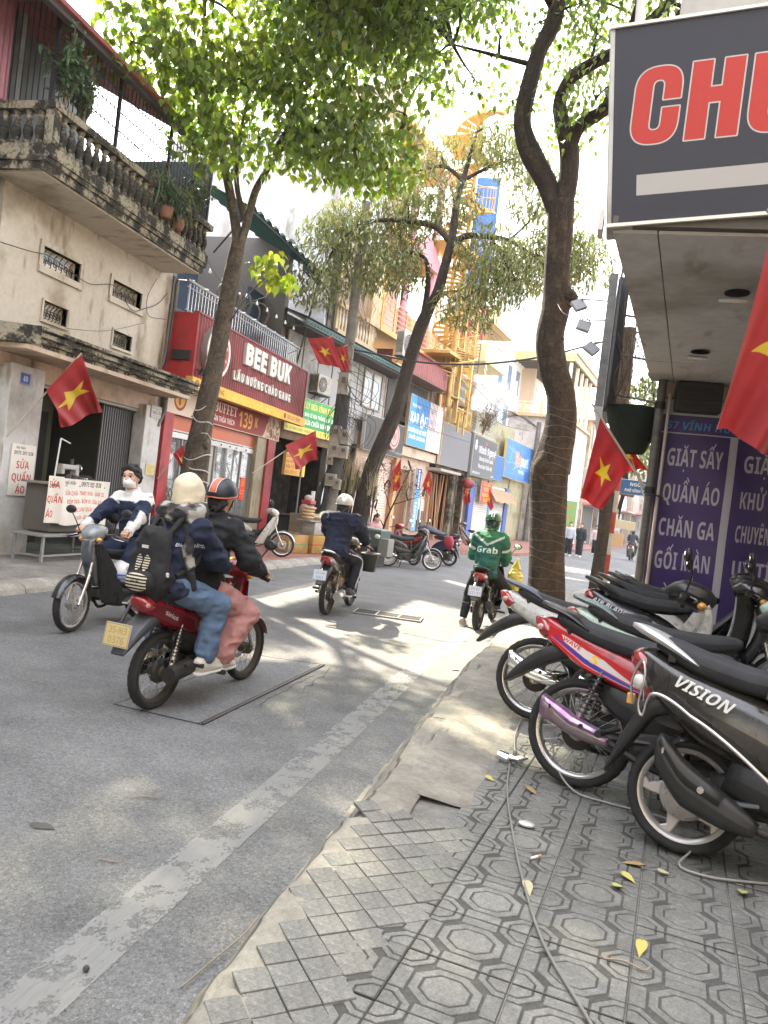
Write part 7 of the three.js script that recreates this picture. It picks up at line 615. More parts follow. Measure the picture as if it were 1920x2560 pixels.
    ob('swingarm', [bar([0, R0, .085], [.4, .33, .08], .018, 8), bar([0, R0, -.085], [.4, .33, -.08], .018, 8)], mb.eng, b); ob('chain_cover', LO([[-.07, R0, .05, .016], [.1, R0 + .02, .055, .018], [.35, .31, .05, .018]], 10, .6).translate(0, 0, -.1), mb.blk, b);
    for (const s of [1, -1]) { const sh = sub('shock_absorber', b); ob('damper', [bar([.0, .31, s * .118], [.045, .46, s * .118], .020, 10), bar([.03, .4, s * .118], [.10, .63, s * .11], .010, 8)], mb.alu, sh); ob('spring', TU(Array.from({ length: 73 }, (_, k) => { const t = k / 72, a = k / 8 * 6.283; return [lerp(.03, .10, t) + Math.cos(a) * .026, lerp(.40, .62, t), s * .114 + Math.sin(a) * .026]; }), .0055, 5, 200), mb.blk, sh); }
    const ex = sub('exhaust', b); ob('silencer', o.bigex ? [CY(.062, .062, .34, 22, 0, 0, 0, 0, 0, Math.PI / 2 + .1).translate(.0, .30, .16)] : LO([[-.42, .40, .05, .042], [-.38, .395, .058, .05], [-.1, .345, .052, .046], [.12, .305, .042, .038], [.2, .29, .02, .02]], 20, .85).translate(0, 0, .155), o.ex || mt.chrome, ex); ob('outlet', CY(.02, .02, .02, 14, -.425, .405, .155, 0, 0, Math.PI / 2 + .2), mt.dark, ex); if (!o.bigex) ob('heat_guard', LO([[-.4, .43, .02, .044], [-.1, .375, .03, .05], [.14, .325, .02, .042]], 12, .7).translate(0, 0, .157), o.exg || o.ex || mt.chrome, ex); ob('header_pipe', TU([[.2, .29, .155], [.4, .22, .13], [.7, .2, .06], [.86, .3, .01]], .017, 8, 24), mb.eng, ex); for (const q of [-.28, .06]) ob('guard_bolt', CY(.012, .012, .012, 12, q, q < 0 ? .405 : .345, .212, Math.PI / 2), mb.blk, ex);
    for (const s of [1, -1]) ob('foot_peg', [bar([.42, .26, s * .1], [.42, .255, s * .26], .013, 8), CY(.02, .02, .1, 10, .42, .255, s * .27, Math.PI / 2)], mb.blk, b); for (const s of [1, -1]) ob('pillion_peg', [bar([.22, .36, s * .09], [.18, .34, s * .2], .011, 8), CY(.018, .018, .09, 10, .17, .338, s * .24, Math.PI / 2)], mb.blk, b);
  } else { // ---- scooter ----
    ob('body_side', LO([[-.50, .83, .02, .05], [-.40, .79, .075, .11], [-.18, .71, .12, .155], [.08, .63, .15, .175], [.32, .55, .15, .165], [.5, .46, .10, .15], [.56, .42, .04, .13]], 22, .7), P, b);
    ob('seat', LO([[-.34, .885, .02, .09], [-.25, .88, .045, .14], [.0, .83, .06, .16], [.22, .795, .06, .155], [.42, .80, .055, .12], [.54, .80, .02, .07]], 18, .6), mb.seat, b); ob('grab_rail', LO([[-.56, .95, .012, .03], [-.46, .935, .024, .10], [-.28, .90, .026, .16], [-.1, .85, .018, .17], [0, .82, .008, .165]], 14, .55), o.rail || mb.blk, b); for (const s of [-1, 1]) ob('rail_stay', B(.05, .06, .04, -.2, .845, s * .12), mb.blk, b);
    ob('tail_light', LO([[-.53, .81, .02, .04], [-.48, .80, .05, .10], [-.40, .785, .05, .115], [-.33, .77, .015, .11]], 16, .7), mb.tail, b); for (const s of [-1, 1]) ob('tail_lens', SP(.045, -.42, .70, s * .10, 1.2, .8, .7, 12), mb.lens, b);
    ob('rear_fender', LO([[-.12, .62, .04, .08], [-.3, .60, .05, .085], [-.42, .50, .05, .08], [-.52, .38, .035, .075], [-.6, .27, .012, .07]], 12, .55), mb.blk, b); ob('hugger', guard(0, R0, R0 + .03, 15, 120, .065, .04), mb.blk, b); ob('belly', LO([[.16, .40, .10, .12], [.4, .34, .10, .15], [.6, .30, .06, .16], [.8, .30, .05, .15], [.92, .36, .05, .10]], 16, .6), mb.blk, b); ob('footboard', RB(.36, .05, .32, .02, .68, .36, 0), mb.blk, b);
    ob('leg_shield', GR(14, 12, (u, v) => { const y = lerp(.30, .98, u), t = v * 2 - 1, w = lerp(.20, .15, u) * (1 + .25 * Math.sin(u * 3.1)); return [lerp(.86, .98, u) - .13 * t * t + .05 * Math.sin(u * 3.1), y, t * w]; }), o.shield || P, b); ob('front_cover', LO([[.96, .48, .05, .09], [1.03, .62, .05, .11], [1.06, .78, .05, .10], [1.02, .92, .04, .08]], 14, .7), o.front || P, b); ob('inner_shield', LO([[.80, .40, .04, .14], [.88, .6, .04, .16], [.92, .8, .04, .14], [.90, .95, .03, .10]], 14, .6), mb.blk, b);
    ob('engine_case', [LO([[-.12, .27, .10, .055], [.08, .28, .11, .06], [.3, .33, .10, .06], [.42, .36, .05, .05]], 14, .6).translate(0, 0, -.13), LO([[.1, .30, .08, .08], [.35, .33, .10, .09], [.5, .35, .05, .06]], 12, .6)], mb.eng, b);
    const ex = sub('exhaust', b); ob('silencer', LO([[-.34, .44, .035, .045], [-.30, .435, .075, .06], [-.05, .335, .085, .062], [.18, .245, .065, .052], [.30, .21, .03, .03]], 20, .7).translate(0, 0, .15), mb.blk, ex); ob('heat_guard', LO([[-.3, .48, .03, .05], [-.05, .385, .045, .058], [.16, .295, .03, .05]], 14, .65).translate(0, 0, .165), o.ex || mb.blk, ex); for (const q of [-.24, .08]) ob('guard_bolt', CY(.014, .014, .014, 12, q, q < 0 ? .445 : .325, .228, Math.PI / 2), mb.alu, ex); ob('header_pipe', TU([[.3, .21, .15], [.42, .2, .12], [.55, .25, .04]], .016, 8, 16), mb.eng, ex); ob('shock_absorber', bar([-.08, .3, -.12], [-.02, .6, -.12], .03, 10), mb.blk, b); ob('swing_bracket', [bar([0, R0, .1], [.3, .3, .12], .02, 8)], mb.blk, b);
  }
  if (o.plate) { const pl = sub('number_plate', b, sc ? -.56 : -.5, sc ? .52 : .60, 0); pl.rotation.set(0, -Math.PI / 2, 0); const q = sub('plate_board', pl); q.rotation.x = -.18; const w = o.pw || .19; ob('plate', RB(w, w * .74, .004, .008), M([.4, .4, .42], .5), q); print('plate_print', o.plate, w - .005, w * .74 - .005, 0, 0, .004, q); ob('plate_bracket', bar([0, .08, -.02], [0, .2, -.1], .012), mb.blk, pl); }
  if (o.stand) ob('side_stand', [bar([.42, .24, -.1], [.40, .0, -.24], .012, 8), B(.06, .012, .04, .40, .008, -.24)], mb.blk, b);
  return b;
}
const decal = (s, bg, fg, extra) => cvs(512, 128, (x, w, q) => { x.fillStyle = bg; x.fillRect(0, 0, w, q); extra && extra(x, w, q); x.fillStyle = fg; vt(x, s, 120, 76, 54, { skew: -.3, w: 1.1 }); });
// parked row on the right pavement
const GP = 0, Y0 = .332;
bike('scooter', 'black scooter lettered VISION with silver rails, nearest on the right', 0.585, -3.62, -16, { kind: 'scooter', paint: paint([.035, .032, .030]), rail: M([.62, .62, .62], .3, .5), near: 1, y: Y0, lean: -7, stand: 1, rim: mb.cast, cast: M([.50, .46, .43], .5, .3, { roughnessMap: T.rough }), mirror: true });
{ const b = scene.children.at(-1), chr = M([.62, .60, .57], .3, .9); for (const s of [1, -1]) ob('crash_bar', [TU([[-.44, .60, s * .13], [-.46, .70, s * .16], [-.40, .80, s * .17], [-.36, .74, s * .19], [-.38, .60, s * .18], [-.34, .56, s * .19], [-.30, .66, s * .2], [.02, .60, s * .21], [.4, .36, s * .2], [.5, .26, s * .18]], .009, 6, 60)], chr, b); for (const s of [1, -1]) { const t = ob('vision_lettering', new THREE.PlaneGeometry(.34, .09), M('#ffffff', .35, 0, { map: cvs(512, 128, (x, w, q) => { x.clearRect(0, 0, w, q); x.fillStyle = '#cfccc6'; vt(x, 'VISION', 20, 98, 104, { w: 1.05, skew: -.35 }); }), transparent: true, alphaTest: .4 }), b); t.position.set(.06, .70, s * .192); t.rotation.set(s > 0 ? -.12 : .12, s > 0 ? 0 : Math.PI, s > 0 ? -.30 : .30); } ob('strap', TU([[.3, .87, -.12], [.3, .89, 0], [.3, .85, .14], [.28, .74, .18]], .012, 6, 16), mb.blk, b); ob('side_marker', RB(.06, .05, .03, .008, -.46, .62, .12), mb.amber, b); }
const waveDec = cvs(512, 128, (x, w, q) => { x.fillStyle = '#b3242a'; x.fillRect(0, 0, w, q); x.fillStyle = '#2a3f9c'; x.beginPath(); x.moveTo(40, 66); x.quadraticCurveTo(260, 60, 512, 118); x.lineTo(512, 128); x.lineTo(470, 128); x.quadraticCurveTo(240, 92, 40, 78); x.fill(); x.fillStyle = '#c9c4bc'; x.beginPath(); x.moveTo(90, 14); x.lineTo(330, 24); x.lineTo(500, 96); x.lineTo(420, 88); x.lineTo(110, 56); x.fill(); x.fillStyle = '#b3242a'; vt(x, 'WAVE', 100, 50, 40, { skew: -.3, w: 1.1 }); x.fillStyle = '#e0b52e'; vt(x, 'S', 268, 78, 74, { skew: -.3 }); x.strokeStyle = '#d8d2ca'; x.lineWidth = 3; x.beginPath(); x.moveTo(20, 90); x.quadraticCurveTo(240, 104, 500, 126); x.stroke(); });
bike('underbone_motorbike', 'red motorbike with blue and silver WAVE S stickers and pink tarnished exhaust', 0.12, -4.21, -18, { paint: paint([.46, .025, .025]), stripe: waveDec, near: 1, y: Y0, lean: -7, stand: 1, ex: M([.60, .50, .56], .3, .8, { map: cvs(256, 64, (x, w, q) => { x.fillStyle = '#c4c0be'; x.fillRect(0, 0, w, q); splat(x, 26, w, q, '#a8709c', 6, 24, .5); splat(x, 20, w, q, '#8a6a4a', 3, 12, .5); }) }), exg: M([.66, .50, .62], .28, .7, { map: cvs(256, 64, (x, w, q) => { x.fillStyle = '#c9c2cc'; x.fillRect(0, 0, w, q); splat(x, 34, w, q, '#b070a6', 6, 26, .55); }) }), shield: mb.blk, cowl: mb.blk });
bike('underbone_motorbike', 'white motorbike with chrome exhaust third from the right, red tail lamp', -0.17, -5.42, -9, { paint: paint([.62, .63, .63]), near: 1, y: Y0, lean: -7, stand: 1, rail: M([.10, .115, .15], .5), cowl: mb.blk, shield: paint([.62, .63, .63]), spoke: true });
bike('underbone_motorbike', 'mint green motorbike squeezed between the red and the white ones', 0.30, -4.93, -11, { paint: paint([.46, .60, .52]), y: Y0, lean: -7, stand: 1, rail: M([.16, .2, .2], .5), cowl: paint([.46, .60, .52]), shield: paint([.46, .60, .52]) });
bike('scooter', 'black scooter lettered AIR BLADE behind the white motorbike', 0.40, -6.60, -11, { kind: 'scooter', paint: paint([.02, .02, .022]), y: Y0, lean: -7, stand: 1, shield: paint([.03, .03, .03]) });
{ const b = scene.children.at(-1); const t = ob('side_lettering', new THREE.PlaneGeometry(.44, .06), M('#ffffff', .4, 0, { map: cvs(512, 64, (x, w, q) => { x.clearRect(0, 0, w, q); x.fillStyle = '#c2c2c2'; vt(x, 'AIR BLADE', 16, 50, 56, { skew: -.3, w: 1.2 }); }), transparent: true, alphaTest: .4 }), b); t.position.set(-.02, .71, .182); t.rotation.set(-.1, 0, -.3); }
bike('scooter', 'white scooter parked in front of the purple banner', 0.52, -7.25, -9, { kind: 'scooter', paint: paint([.60, .60, .60]), y: Y0, lean: -7, stand: 1, shield: paint([.64, .64, .64]), cowl: mb.blk });
bike('scooter', 'dark scooter with red tail lamp last but one before the drain pipe', 0.62, -7.72, -8, { kind: 'scooter', paint: paint([.06, .06, .07]), y: Y0, lean: -7, stand: 1 });
bike('underbone_motorbike', 'dark motorbike farthest in the row beside the drain pipe', 0.70, -8.1, -7, { paint: paint([.03, .03, .035]), y: Y0, lean: -6, stand: 1, mirror: false });
bike('underbone_motorbike', 'motorbike mostly outside the frame, its black mudguard tip at right edge', 1.18, -2.07, -22, { paint: paint([.05, .05, .055]), near: 1, y: Y0, lean: -6, stand: 1, mirror: false, hub: mb.eng });
bike('scooter', 'turquoise scooter behind the striped sign post', 1.0, -13.9, -12, { kind: 'scooter', paint: paint([.03, .42, .40]), y: .02, lean: -4, stand: 1 });
// parked on the left beyond the cane bundle
bike('underbone_motorbike', 'black and silver motorbike parked at the kerb bend, leftmost of the three', -4.75, -19.6, 28, { paint: paint([.03, .03, .035]), plate: plateT('29-H1', '588.91'), ex: mt.chrome, lean: -5, stand: 1 });
bike('underbone_motorbike', 'red motorbike between the black one and the dark blue scooter', -4.35, -21.0, 140, { paint: paint([.40, .03, .03]), ex: mb.eng, lean: 4, stand: 1 });
bike('scooter', 'dark blue scooter with red bag, rightmost of three at the kerb bend', -3.6, -22.6, 165, { kind: 'scooter', paint: paint([.03, .035, .10]), lean: -4, stand: 1 });
{ const b = scene.children.at(-1); ob('side_bag', SP(.2, -.1, .72, -.2, 1.2, 1, .5, 14), M([.34, .03, .05], .6), b); ob('draped_raincoat', LO([[.2, .92, .03, .2], [.5, .94, .07, .24], [.8, 1.02, .1, .26], [.98, 1.0, .06, .22]], 14, .8), M([.015, .018, .04], .7), b); }
bike('underbone_motorbike', 'old cream and black motorbike parked on red paving before the blue frames', -3.55, -30.4, 172, { y: .12, paint: paint([.06, .055, .05]), shield: paint([.60, .46, .36]), side: paint([.60, .46, .36]), lean: -4, stand: 1, ex: mb.eng });
bike('underbone_motorbike', 'white front motorbike parked before restaurant glass behind the riders', -7.75, -16.3, 20, { y: .12, paint: paint([.6, .6, .58]), lean: -5, stand: 1 });
bike('scooter', 'silver scooter parked far off right of the big trunk', -1.2, -42.5, 60, { kind: 'scooter', paint: paint([.4, .4, .42]), lean: -4 });
bike('scooter', 'distant scooter with beige body beyond the striped post', 2.9, -44.8, 80, { kind: 'scooter', paint: paint([.5, .4, .3]) });
// ridden
const B1 = bike('underbone_motorbike', 'grey and black motorbike ridden toward the camera by the masked student', -4.85, -8.05, -92, { paint: paint([.05, .055, .065]), cowl: paint([.28, .31, .34]), shield: mb.blk, front: paint([.10, .115, .14]), fender: paint([.014, .016, .02]), near: 1, lean: 2, steer: 4, ex: mb.eng });
const B2 = bike('underbone_motorbike', 'red motorbike with pale yellow plate carrying two women', -2.86, -5.06, 83, { paint: paint([.34, .012, .03]), rail: M([.04, .04, .045], .35, .3), rfender: M([.06, .066, .072], .4), plate: plateT('35-N3', '0376', true), pw: .215, near: 1, ex: mb.eng, bigex: 1, rim: mb.dirt, hub: mb.dirt, fender: paint([.36, .05, .06]), stripe: decal('Sirius', '#5c0c16', '#c8bfc0') });
const B3 = bike('underbone_motorbike', 'old motorbike with big round exhaust ridden by the man in navy jacket', -3.33, -10.4, 91, { paint: paint([.10, .09, .085]), rail: mt.chrome, plate: plateT('29-H4', '1061'), ex: M([.5, .48, .45], .35, .9), bigex: 1, rim: mb.dirt, shield: paint([.56, .42, .32]), side: paint([.56, .42, .32]), mirror: false });
const B4 = bike('underbone_motorbike', 'black motorbike of the courier in green stopped at the kerb', -1.27, -11.25, 86, { paint: paint([.02, .02, .022]), plate: plateT('29-B2', '037.97'), spoke: false, ex: mb.blk, rim: mb.blk, cast: mb.blk });
// tails sit close behind the rear wheel
for (const b of scene.children) if (b.userData.category === 'motorbike') { const f = b.name.startsWith('scooter') ? .58 : .66; const go = (o, g = f) => { if (o.name === 'wheel' || o.name === 'front_end') return; if (o.name === 'number_plate') { o.position.x *= .94; return; } if (o.isMesh && o.position.x === 0) { const p = o.geometry.attributes.position; for (let i = 0; i < p.count; i++) if (p.getX(i) < 0) p.setX(i, p.getX(i) * g); o.geometry.computeVertexNormals(); } o.children.forEach((c) => go(c, o.name === 'exhaust' ? g * .62 : g)); }; b.children.forEach((c) => go(c)); }
// ---------- people: bodies are smooth unions of tapered limbs, meshed as one surface ----------
function surf(f, lo, hi, h, colf) { // surface nets
  const n = [0, 1, 2].map((k) => Math.ceil((hi[k] - lo[k]) / h) + 1), [X, Y, Z] = n, F = new Float32Array(X * Y * Z), id = (i, j, k) => (i * Y + j) * Z + k;
  for (let i = 0; i < X; i++) for (let j = 0; j < Y; j++) for (let k = 0; k < Z; k++) F[id(i, j, k)] = f(lo[0] + i * h, lo[1] + j * h, lo[2] + k * h);
  const vi = new Int32Array(X * Y * Z).fill(-1), P = [], ix = [], C = [];
  for (let i = 0; i < X - 1; i++) for (let j = 0; j < Y - 1; j++) for (let k = 0; k < Z - 1; k++) { let m = 0, sx = 0, sy = 0, sz = 0, c = 0; const g = []; for (let q = 0; q < 8; q++) { g[q] = F[id(i + (q & 1), j + (q >> 1 & 1), k + (q >> 2))]; if (g[q] < 0) m |= 1 << q; } if (m === 0 || m === 255) continue; for (let a = 0; a < 8; a++) for (const b of [1, 2, 4]) { if (a & b) continue; const e = a | b; if ((g[a] < 0) === (g[e] < 0)) continue; const t = g[a] / (g[a] - g[e]); sx += (a & 1) + (b === 1 ? t : 0); sy += (a >> 1 & 1) + (b === 2 ? t : 0); sz += (a >> 2) + (b === 4 ? t : 0); c++; } vi[id(i, j, k)] = P.length / 3; const p = [lo[0] + (i + sx / c) * h, lo[1] + (j + sy / c) * h, lo[2] + (k + sz / c) * h]; P.push(...p); if (colf) C.push(...colf(...p)); }
  const quad = (a, b, c, d, fl) => { if (a < 0 || b < 0 || c < 0 || d < 0) return; fl ? ix.push(a, b, c, a, c, d) : ix.push(a, c, b, a, d, c); };
  for (let i = 1; i < X - 1; i++) for (let j = 1; j < Y - 1; j++) for (let k = 1; k < Z - 1; k++) { const s = F[id(i, j, k)] < 0; if (s !== F[id(i + 1, j, k)] < 0) quad(vi[id(i, j - 1, k - 1)], vi[id(i, j, k - 1)], vi[id(i, j, k)], vi[id(i, j - 1, k)], s); if (s !== F[id(i, j + 1, k)] < 0) quad(vi[id(i - 1, j, k - 1)], vi[id(i - 1, j, k)], vi[id(i, j, k)], vi[id(i, j, k - 1)], s); if (s !== F[id(i, j, k + 1)] < 0) quad(vi[id(i - 1, j - 1, k)], vi[id(i, j - 1, k)], vi[id(i, j, k)], vi[id(i - 1, j, k)], s); }
  const g = new THREE.BufferGeometry(); g.setAttribute('position', new THREE.Float32BufferAttribute(P, 3)); if (colf) g.setAttribute('color', new THREE.Float32BufferAttribute(C, 3)); g.setIndex(ix); g.computeVertexNormals(); return g;
}
// primitives: [ax,ay,az, bx,by,bz, ra, rb] tapered capsule; [cx,cy,cz, rx,ry,rz] ellipsoid
function field(pr, k = .03, fold = 0, ff = 14) {
  const q = pr.map((p) => p.length === 6 ? p : [...p, p[3] - p[0], p[4] - p[1], p[5] - p[2]].concat(1 / (Math.pow(p[3] - p[0], 2) + Math.pow(p[4] - p[1], 2) + Math.pow(p[5] - p[2], 2) + 1e-9)));
  return (x, y, z) => { let d = 1e3; for (const p of q) { let e; if (p.length === 6) { const a = (x - p[0]) / p[3], b = (y - p[1]) / p[4], c = (z - p[2]) / p[5], l = Math.sqrt(a * a + b * b + c * c); e = (l - 1) * Math.min(p[3], p[4], p[5]) * (l > 1 ? 1 : 1); } else { const t = clamp(((x - p[0]) * p[8] + (y - p[1]) * p[9] + (z - p[2]) * p[10]) * p[11], 0, 1), a = x - p[0] - p[8] * t, b = y - p[1] - p[9] * t, c = z - p[2] - p[10] * t; e = Math.sqrt(a * a + b * b + c * c) - (p[6] + (p[7] - p[6]) * t); } const m = Math.max(k - Math.abs(d - e), 0) / k; d = Math.min(d, e) - m * m * k * .25; } if (fold && Math.abs(d) < .04) d += fold * (Math.abs(vnoise(x * ff, y * ff * 1.5, z * ff) - .5) * 2 - .5) + fold * .5 * (vnoise(x * 34, y * 40, z * 34) - .5); return d; };
}
function bounds(pr, m = .05) { const lo = [9, 9, 9], hi = [-9, -9, -9]; for (const p of pr) { const pts = p.length === 6 ? [[p[0] - p[3], p[1] - p[4], p[2] - p[5]], [p[0] + p[3], p[1] + p[4], p[2] + p[5]]] : [[0, 3, 6], [3, 3, 7]].flatMap(([o, , r]) => [-1, 1].map((s) => [p[o] + s * p[r], p[o + 1] + s * p[r], p[o + 2] + s * p[r]])); for (const q of pts) for (let k = 0; k < 3; k++) { lo[k] = Math.min(lo[k], q[k] - m); hi[k] = Math.max(hi[k], q[k] + m); } } return [lo, hi]; }
const skinMesh = (pr, h, k, fold, colf, ff) => surf(field(pr, k, fold, ff), ...bounds(pr, .03 + fold), h, colf);
const ad = (a, b) => a.map((v, i) => v + b[i]), mul = (a, s) => a.map((v) => v * s), sb = (a, b) => a.map((v, i) => v - b[i]), ln = (a) => Math.hypot(...a), mix = (a, b, t) => a.map((v, i) => lerp(v, b[i], t));
function ik(a, c, l1, l2, pole) { let d = sb(c, a), L = ln(d); if (L > (l1 + l2) * .999) { c = ad(a, mul(d, (l1 + l2) * .999 / L)); d = sb(c, a); L = ln(d); } const x = (l1 * l1 - l2 * l2 + L * L) / (2 * L), hh = Math.sqrt(Math.max(0, l1 * l1 - x * x)), u = mul(d, 1 / L); let p = sb(pole, mul(u, pole[0] * u[0] + pole[1] * u[1] + pole[2] * u[2])); p = mul(p, 1 / (ln(p) || 1)); return [ad(ad(a, mul(u, x)), mul(p, hh)), c]; }
let handG = null; function hand() { if (!handG) { const pr = [[-.088, .012, 0, -.045, .018, 0, .026, .030], [-.05, .02, -.018, -.012, .036, -.024, .018, .014], [-.05, .02, .018, -.012, .036, .024, .018, .014], [-.04, .018, 0, -.01, .036, 0, .02, .016]]; [-.031, -.0105, .0105, .030].forEach((z, i) => { const l = [.9, 1, .96, .8][i]; pr.push([-.012, .036, z, .018 * l, .030, z, .0100, .0092], [.018 * l, .030, z, .030 * l, .004, z * 1.02, .0092, .0085], [.030 * l, .004, z * 1.02, .014, -.018 * l, z * 1.02, .0085, .0075]); }); pr.push([-.055, .0, -.026, -.02, -.018, -.036, .014, .011], [-.02, -.018, -.036, .012, -.024, -.030, .011, .0085]); handG = surf(field(pr, .008), ...bounds(pr, .02), .0045); } return handG.clone(); }
function headG(fine) { const pr = [[0, .025, 0, .098, .108, .078], [.022, -.045, 0, .068, .075, .060], [.062, -.088, 0, .025, .022, .026], [.088, .012, 0, .112, -.022, 0, .010, .014], [.078, .034, -.03, .078, .034, .03, .020, .020], [.05, -.02, -.045, .062, -.022, -.036, .03, .026], [.05, -.02, .045, .062, -.022, .036, .03, .026], [.082, -.058, -.016, .082, -.058, .016, .013, .013], [.0, -.005, -.082, .014, .026, .010], [.0, -.005, .082, .014, .026, .010], [-.02, -.08, 0, -.035, -.17, 0, .058, .06]]; const base = field(pr, .028), eye = (x, y, z) => Math.min(Math.hypot((x - .098), (y - .012) * 1.3, (z - .032)), Math.hypot((x - .098), (y - .012) * 1.3, (z + .032))) - .017; return surf((x, y, z) => Math.max(base(x, y, z), -eye(x, y, z)), [-.14, -.24, -.13], [.16, .17, .13], fine || .008); }
const armR = [.052, .044, .040, .030], legR = [.085, .06, .055, .038];
function person(label, pos, deg, J, L, group) {
  const t = th('person', label, 'person', pos, deg * D2R, group); t.rotation.order = 'YXZ'; t.rotation.x = (J.lean || 0) * D2R; const S = J.s || 1, P = J.P, Cc = J.C, Hd = J.H, ch = J.chest || [0, 0, 0], hw = .085 * S, sw = (J.sw || .175) * S, tw = J.tw || 0, sdir = [Math.sin(tw), 0, Math.cos(tw)];
  const neck = mix(Cc, Hd, .45), limbs = [-1, 1].map((s, i) => { const sh = ad(Cc, mul(sdir, s * sw)), [el, wr] = ik(sh, J.hands[i], .285 * S, .265 * S, (J.ep || [[-.3, -.8, -.7], [-.3, -.8, .7]])[i]), hp = ad(P, [0, 0, s * hw]), [kn, an] = ik(hp, J.feet[i], .42 * S, .42 * S, (J.kp || [[1, .5, -.25], [1, .5, .25]])[i]); return { sh, el, wr, hp, kn, an, s }; });
  const mid = mix(P, Cc, .5), body = [[...ad(P, [0, .02, 0]), .12, .11, .155], [...P, ...mid, .13, .125], [...mid, ...ad(Cc, [0, -.08, 0]), .125, .13], [...mix(Cc, P, .12), .115, .12, sw + .02], [...Cc, ...neck, .075, .055], [...neck, ...Hd, .055, .05]];
  for (const l of limbs) { body.push([...l.sh, ...l.el, armR[0], armR[1]], [...l.el, ...l.wr, armR[2], armR[3]], [...l.hp, ...l.kn, legR[0], legR[1]], [...l.kn, ...l.an, legR[2], legR[3]]); }
  const yaw = J.yaw || 0, pit = J.pitch || 0, hm = new THREE.Matrix4().compose(V(...Hd), new THREE.Quaternion().setFromEuler(new THREE.Euler(J.tilt || 0, yaw, pit, 'YXZ')), V(S, S, S));
  const gs = [skinMesh(body, .016, .035, 0), headG(L.face ? .006 : .009).applyMatrix4(hm)]; limbs.forEach((l, i) => { const hg = hand(), ha = (J.ha || [[0, 0, 1], [0, 0, 1]])[i], fw = sb(l.wr, l.el), z = V(...ha).normalize(), x = V(...fw).normalize(); x.sub(z.clone().multiplyScalar(x.dot(z))).normalize(); const y = z.clone().cross(x); if (y.y < 0 && !J.palmUp) { y.negate(); z.negate(); } const hpos = ad(l.wr, mul([x.x, x.y, x.z], .07)); gs.push(hg.applyMatrix4(new THREE.Matrix4().makeBasis(x, y, z).setPosition(...hpos))); });
  ob('body', gs, L.skin || mt.skin, t);
  // upper garment
  const tops = L.top, ti = tops.r ?? .022, jac = [[...ad(P, [0, tops.hem ?? .02, 0]), .135 + ti, .10, .165 + ti], [...ad(P, [0, .05, 0]), ...mid, .13 + ti, .13 + ti], [...mid, ...ad(Cc, [0, -.07, 0]), .13 + ti, .135 + ti], [...mix(Cc, P, .14), .12 + ti, .13, sw + .03 + ti * .6], [...Cc, ...mix(Cc, neck, .7), .085 + ti * .5, .07 + ti * .4]]; for (const l of limbs) jac.push([...l.sh, ...l.el, .062 + ti, .056 + ti * .9], [...l.el, ...mix(l.el, l.wr, .93), .054 + ti * .9, .042 + ti * .5]); if (tops.extra) jac.push(...tops.extra);
  const jf = field(jac, .04, tops.fold ?? .014, tops.ff ?? 11); const jm = tops.colf ? M('#ffffff', .85, 0, { vertexColors: true }) : M(tops.c, tops.rough ?? .88, 0, { sheen: .15 }); const cf = tops.colf && ((x, y, z) => tops.colf(x, y, z, limbs, Cc, P)); ob('jacket', surf(jf, ...bounds(jac, .05), tops.cell || .0125, cf), jm, t); t.userData.jf = 0;
  // trousers
  const pa = L.pants, fl = pa.flare || 0, tr = [[...ad(P, [0, 0, 0]), .145, .12, .165]]; for (const l of limbs) tr.push([...l.hp, ...l.kn, .105, .082 + fl * .5], [...l.kn, ...mix(l.kn, l.an, .88), .078 + fl * .6, .058 + fl]); const pcf = pa.colf && ((x, y, z) => pa.colf(x, y, z, limbs)); ob('trousers', surf(field(tr, .03, pa.fold ?? .012, 12), ...bounds(tr, .05), .0125, pcf), pcf ? M('#ffffff', .85, 0, { vertexColors: true }) : M(pa.c, .88), t);
  limbs.forEach((l, i) => { const s = sub('shoe', t, ...l.an); s.scale.setScalar(1.12); s.rotation.set(0, (J.fy || [0, 0])[i], (J.fp || [0, 0])[i]); ob('upper', LO([[-.075, -.035, .03, .03], [-.05, -.03, .055, .042], [.03, -.045, .045, .046], [.11, -.06, .032, .050], [.17, -.068, .022, .042], [.195, -.072, .01, .02]], 14, .75), M(L.shoe, .7), s); ob('sole', LO([[-.085, -.088, .012, .03], [-.05, -.09, .014, .044], [.03, -.09, .013, .046], [.12, -.09, .013, .054], [.18, -.088, .012, .044], [.205, -.084, .008, .02]], 12, .6), M(L.sole || [.6, .58, .54], .8), s); });
  const head = sub('head', t); head.applyMatrix4(hm);
  if (L.face) { for (const s of [-1, 1]) { ob('eye', SP(.0135, .084, .012, s * .032, 1, .62, 1.1, 12), M([.03, .022, .018], .25), head); ob('eyebrow', TU([[.100, .038, s * .014], [.099, .044, s * .034], [.086, .038, s * .055]], .005, 5, 10), M([.015, .012, .01], .9), head); } ob('mouth', TU([[.092, -.058, -.02], [.098, -.056, 0], [.092, -.058, .02]], .005, 5, 8), M([.36, .14, .12], .6), head); }
  if (L.hair) { const hr = L.hair === 1 ? [[-.016, .055, 0, .106, .096, .090], [.055, .095, .015, .05, .034, .06], [-.06, -.005, 0, .06, .085, .088], [.02, .02, -.084, .04, .06, .02], [.02, .02, .084, .04, .06, .02]] : [[-.014, .05, 0, .108, .095, .090], [-.065, -.05, 0, .06, .13, .088]]; const ff = field(hr, .02); ob('hair', surf((x, y, z) => Math.max(ff(x, y, z) + (fbm(x * 34, y * 34, z * 34, 2) - .5) * .034, x - .085 + (y < .055 ? (0.055 - y) * 1.2 : 0)), [-.17, -.24, -.14], [.16, .2, .14], .007), M([.012, .010, .009], .7), head); }
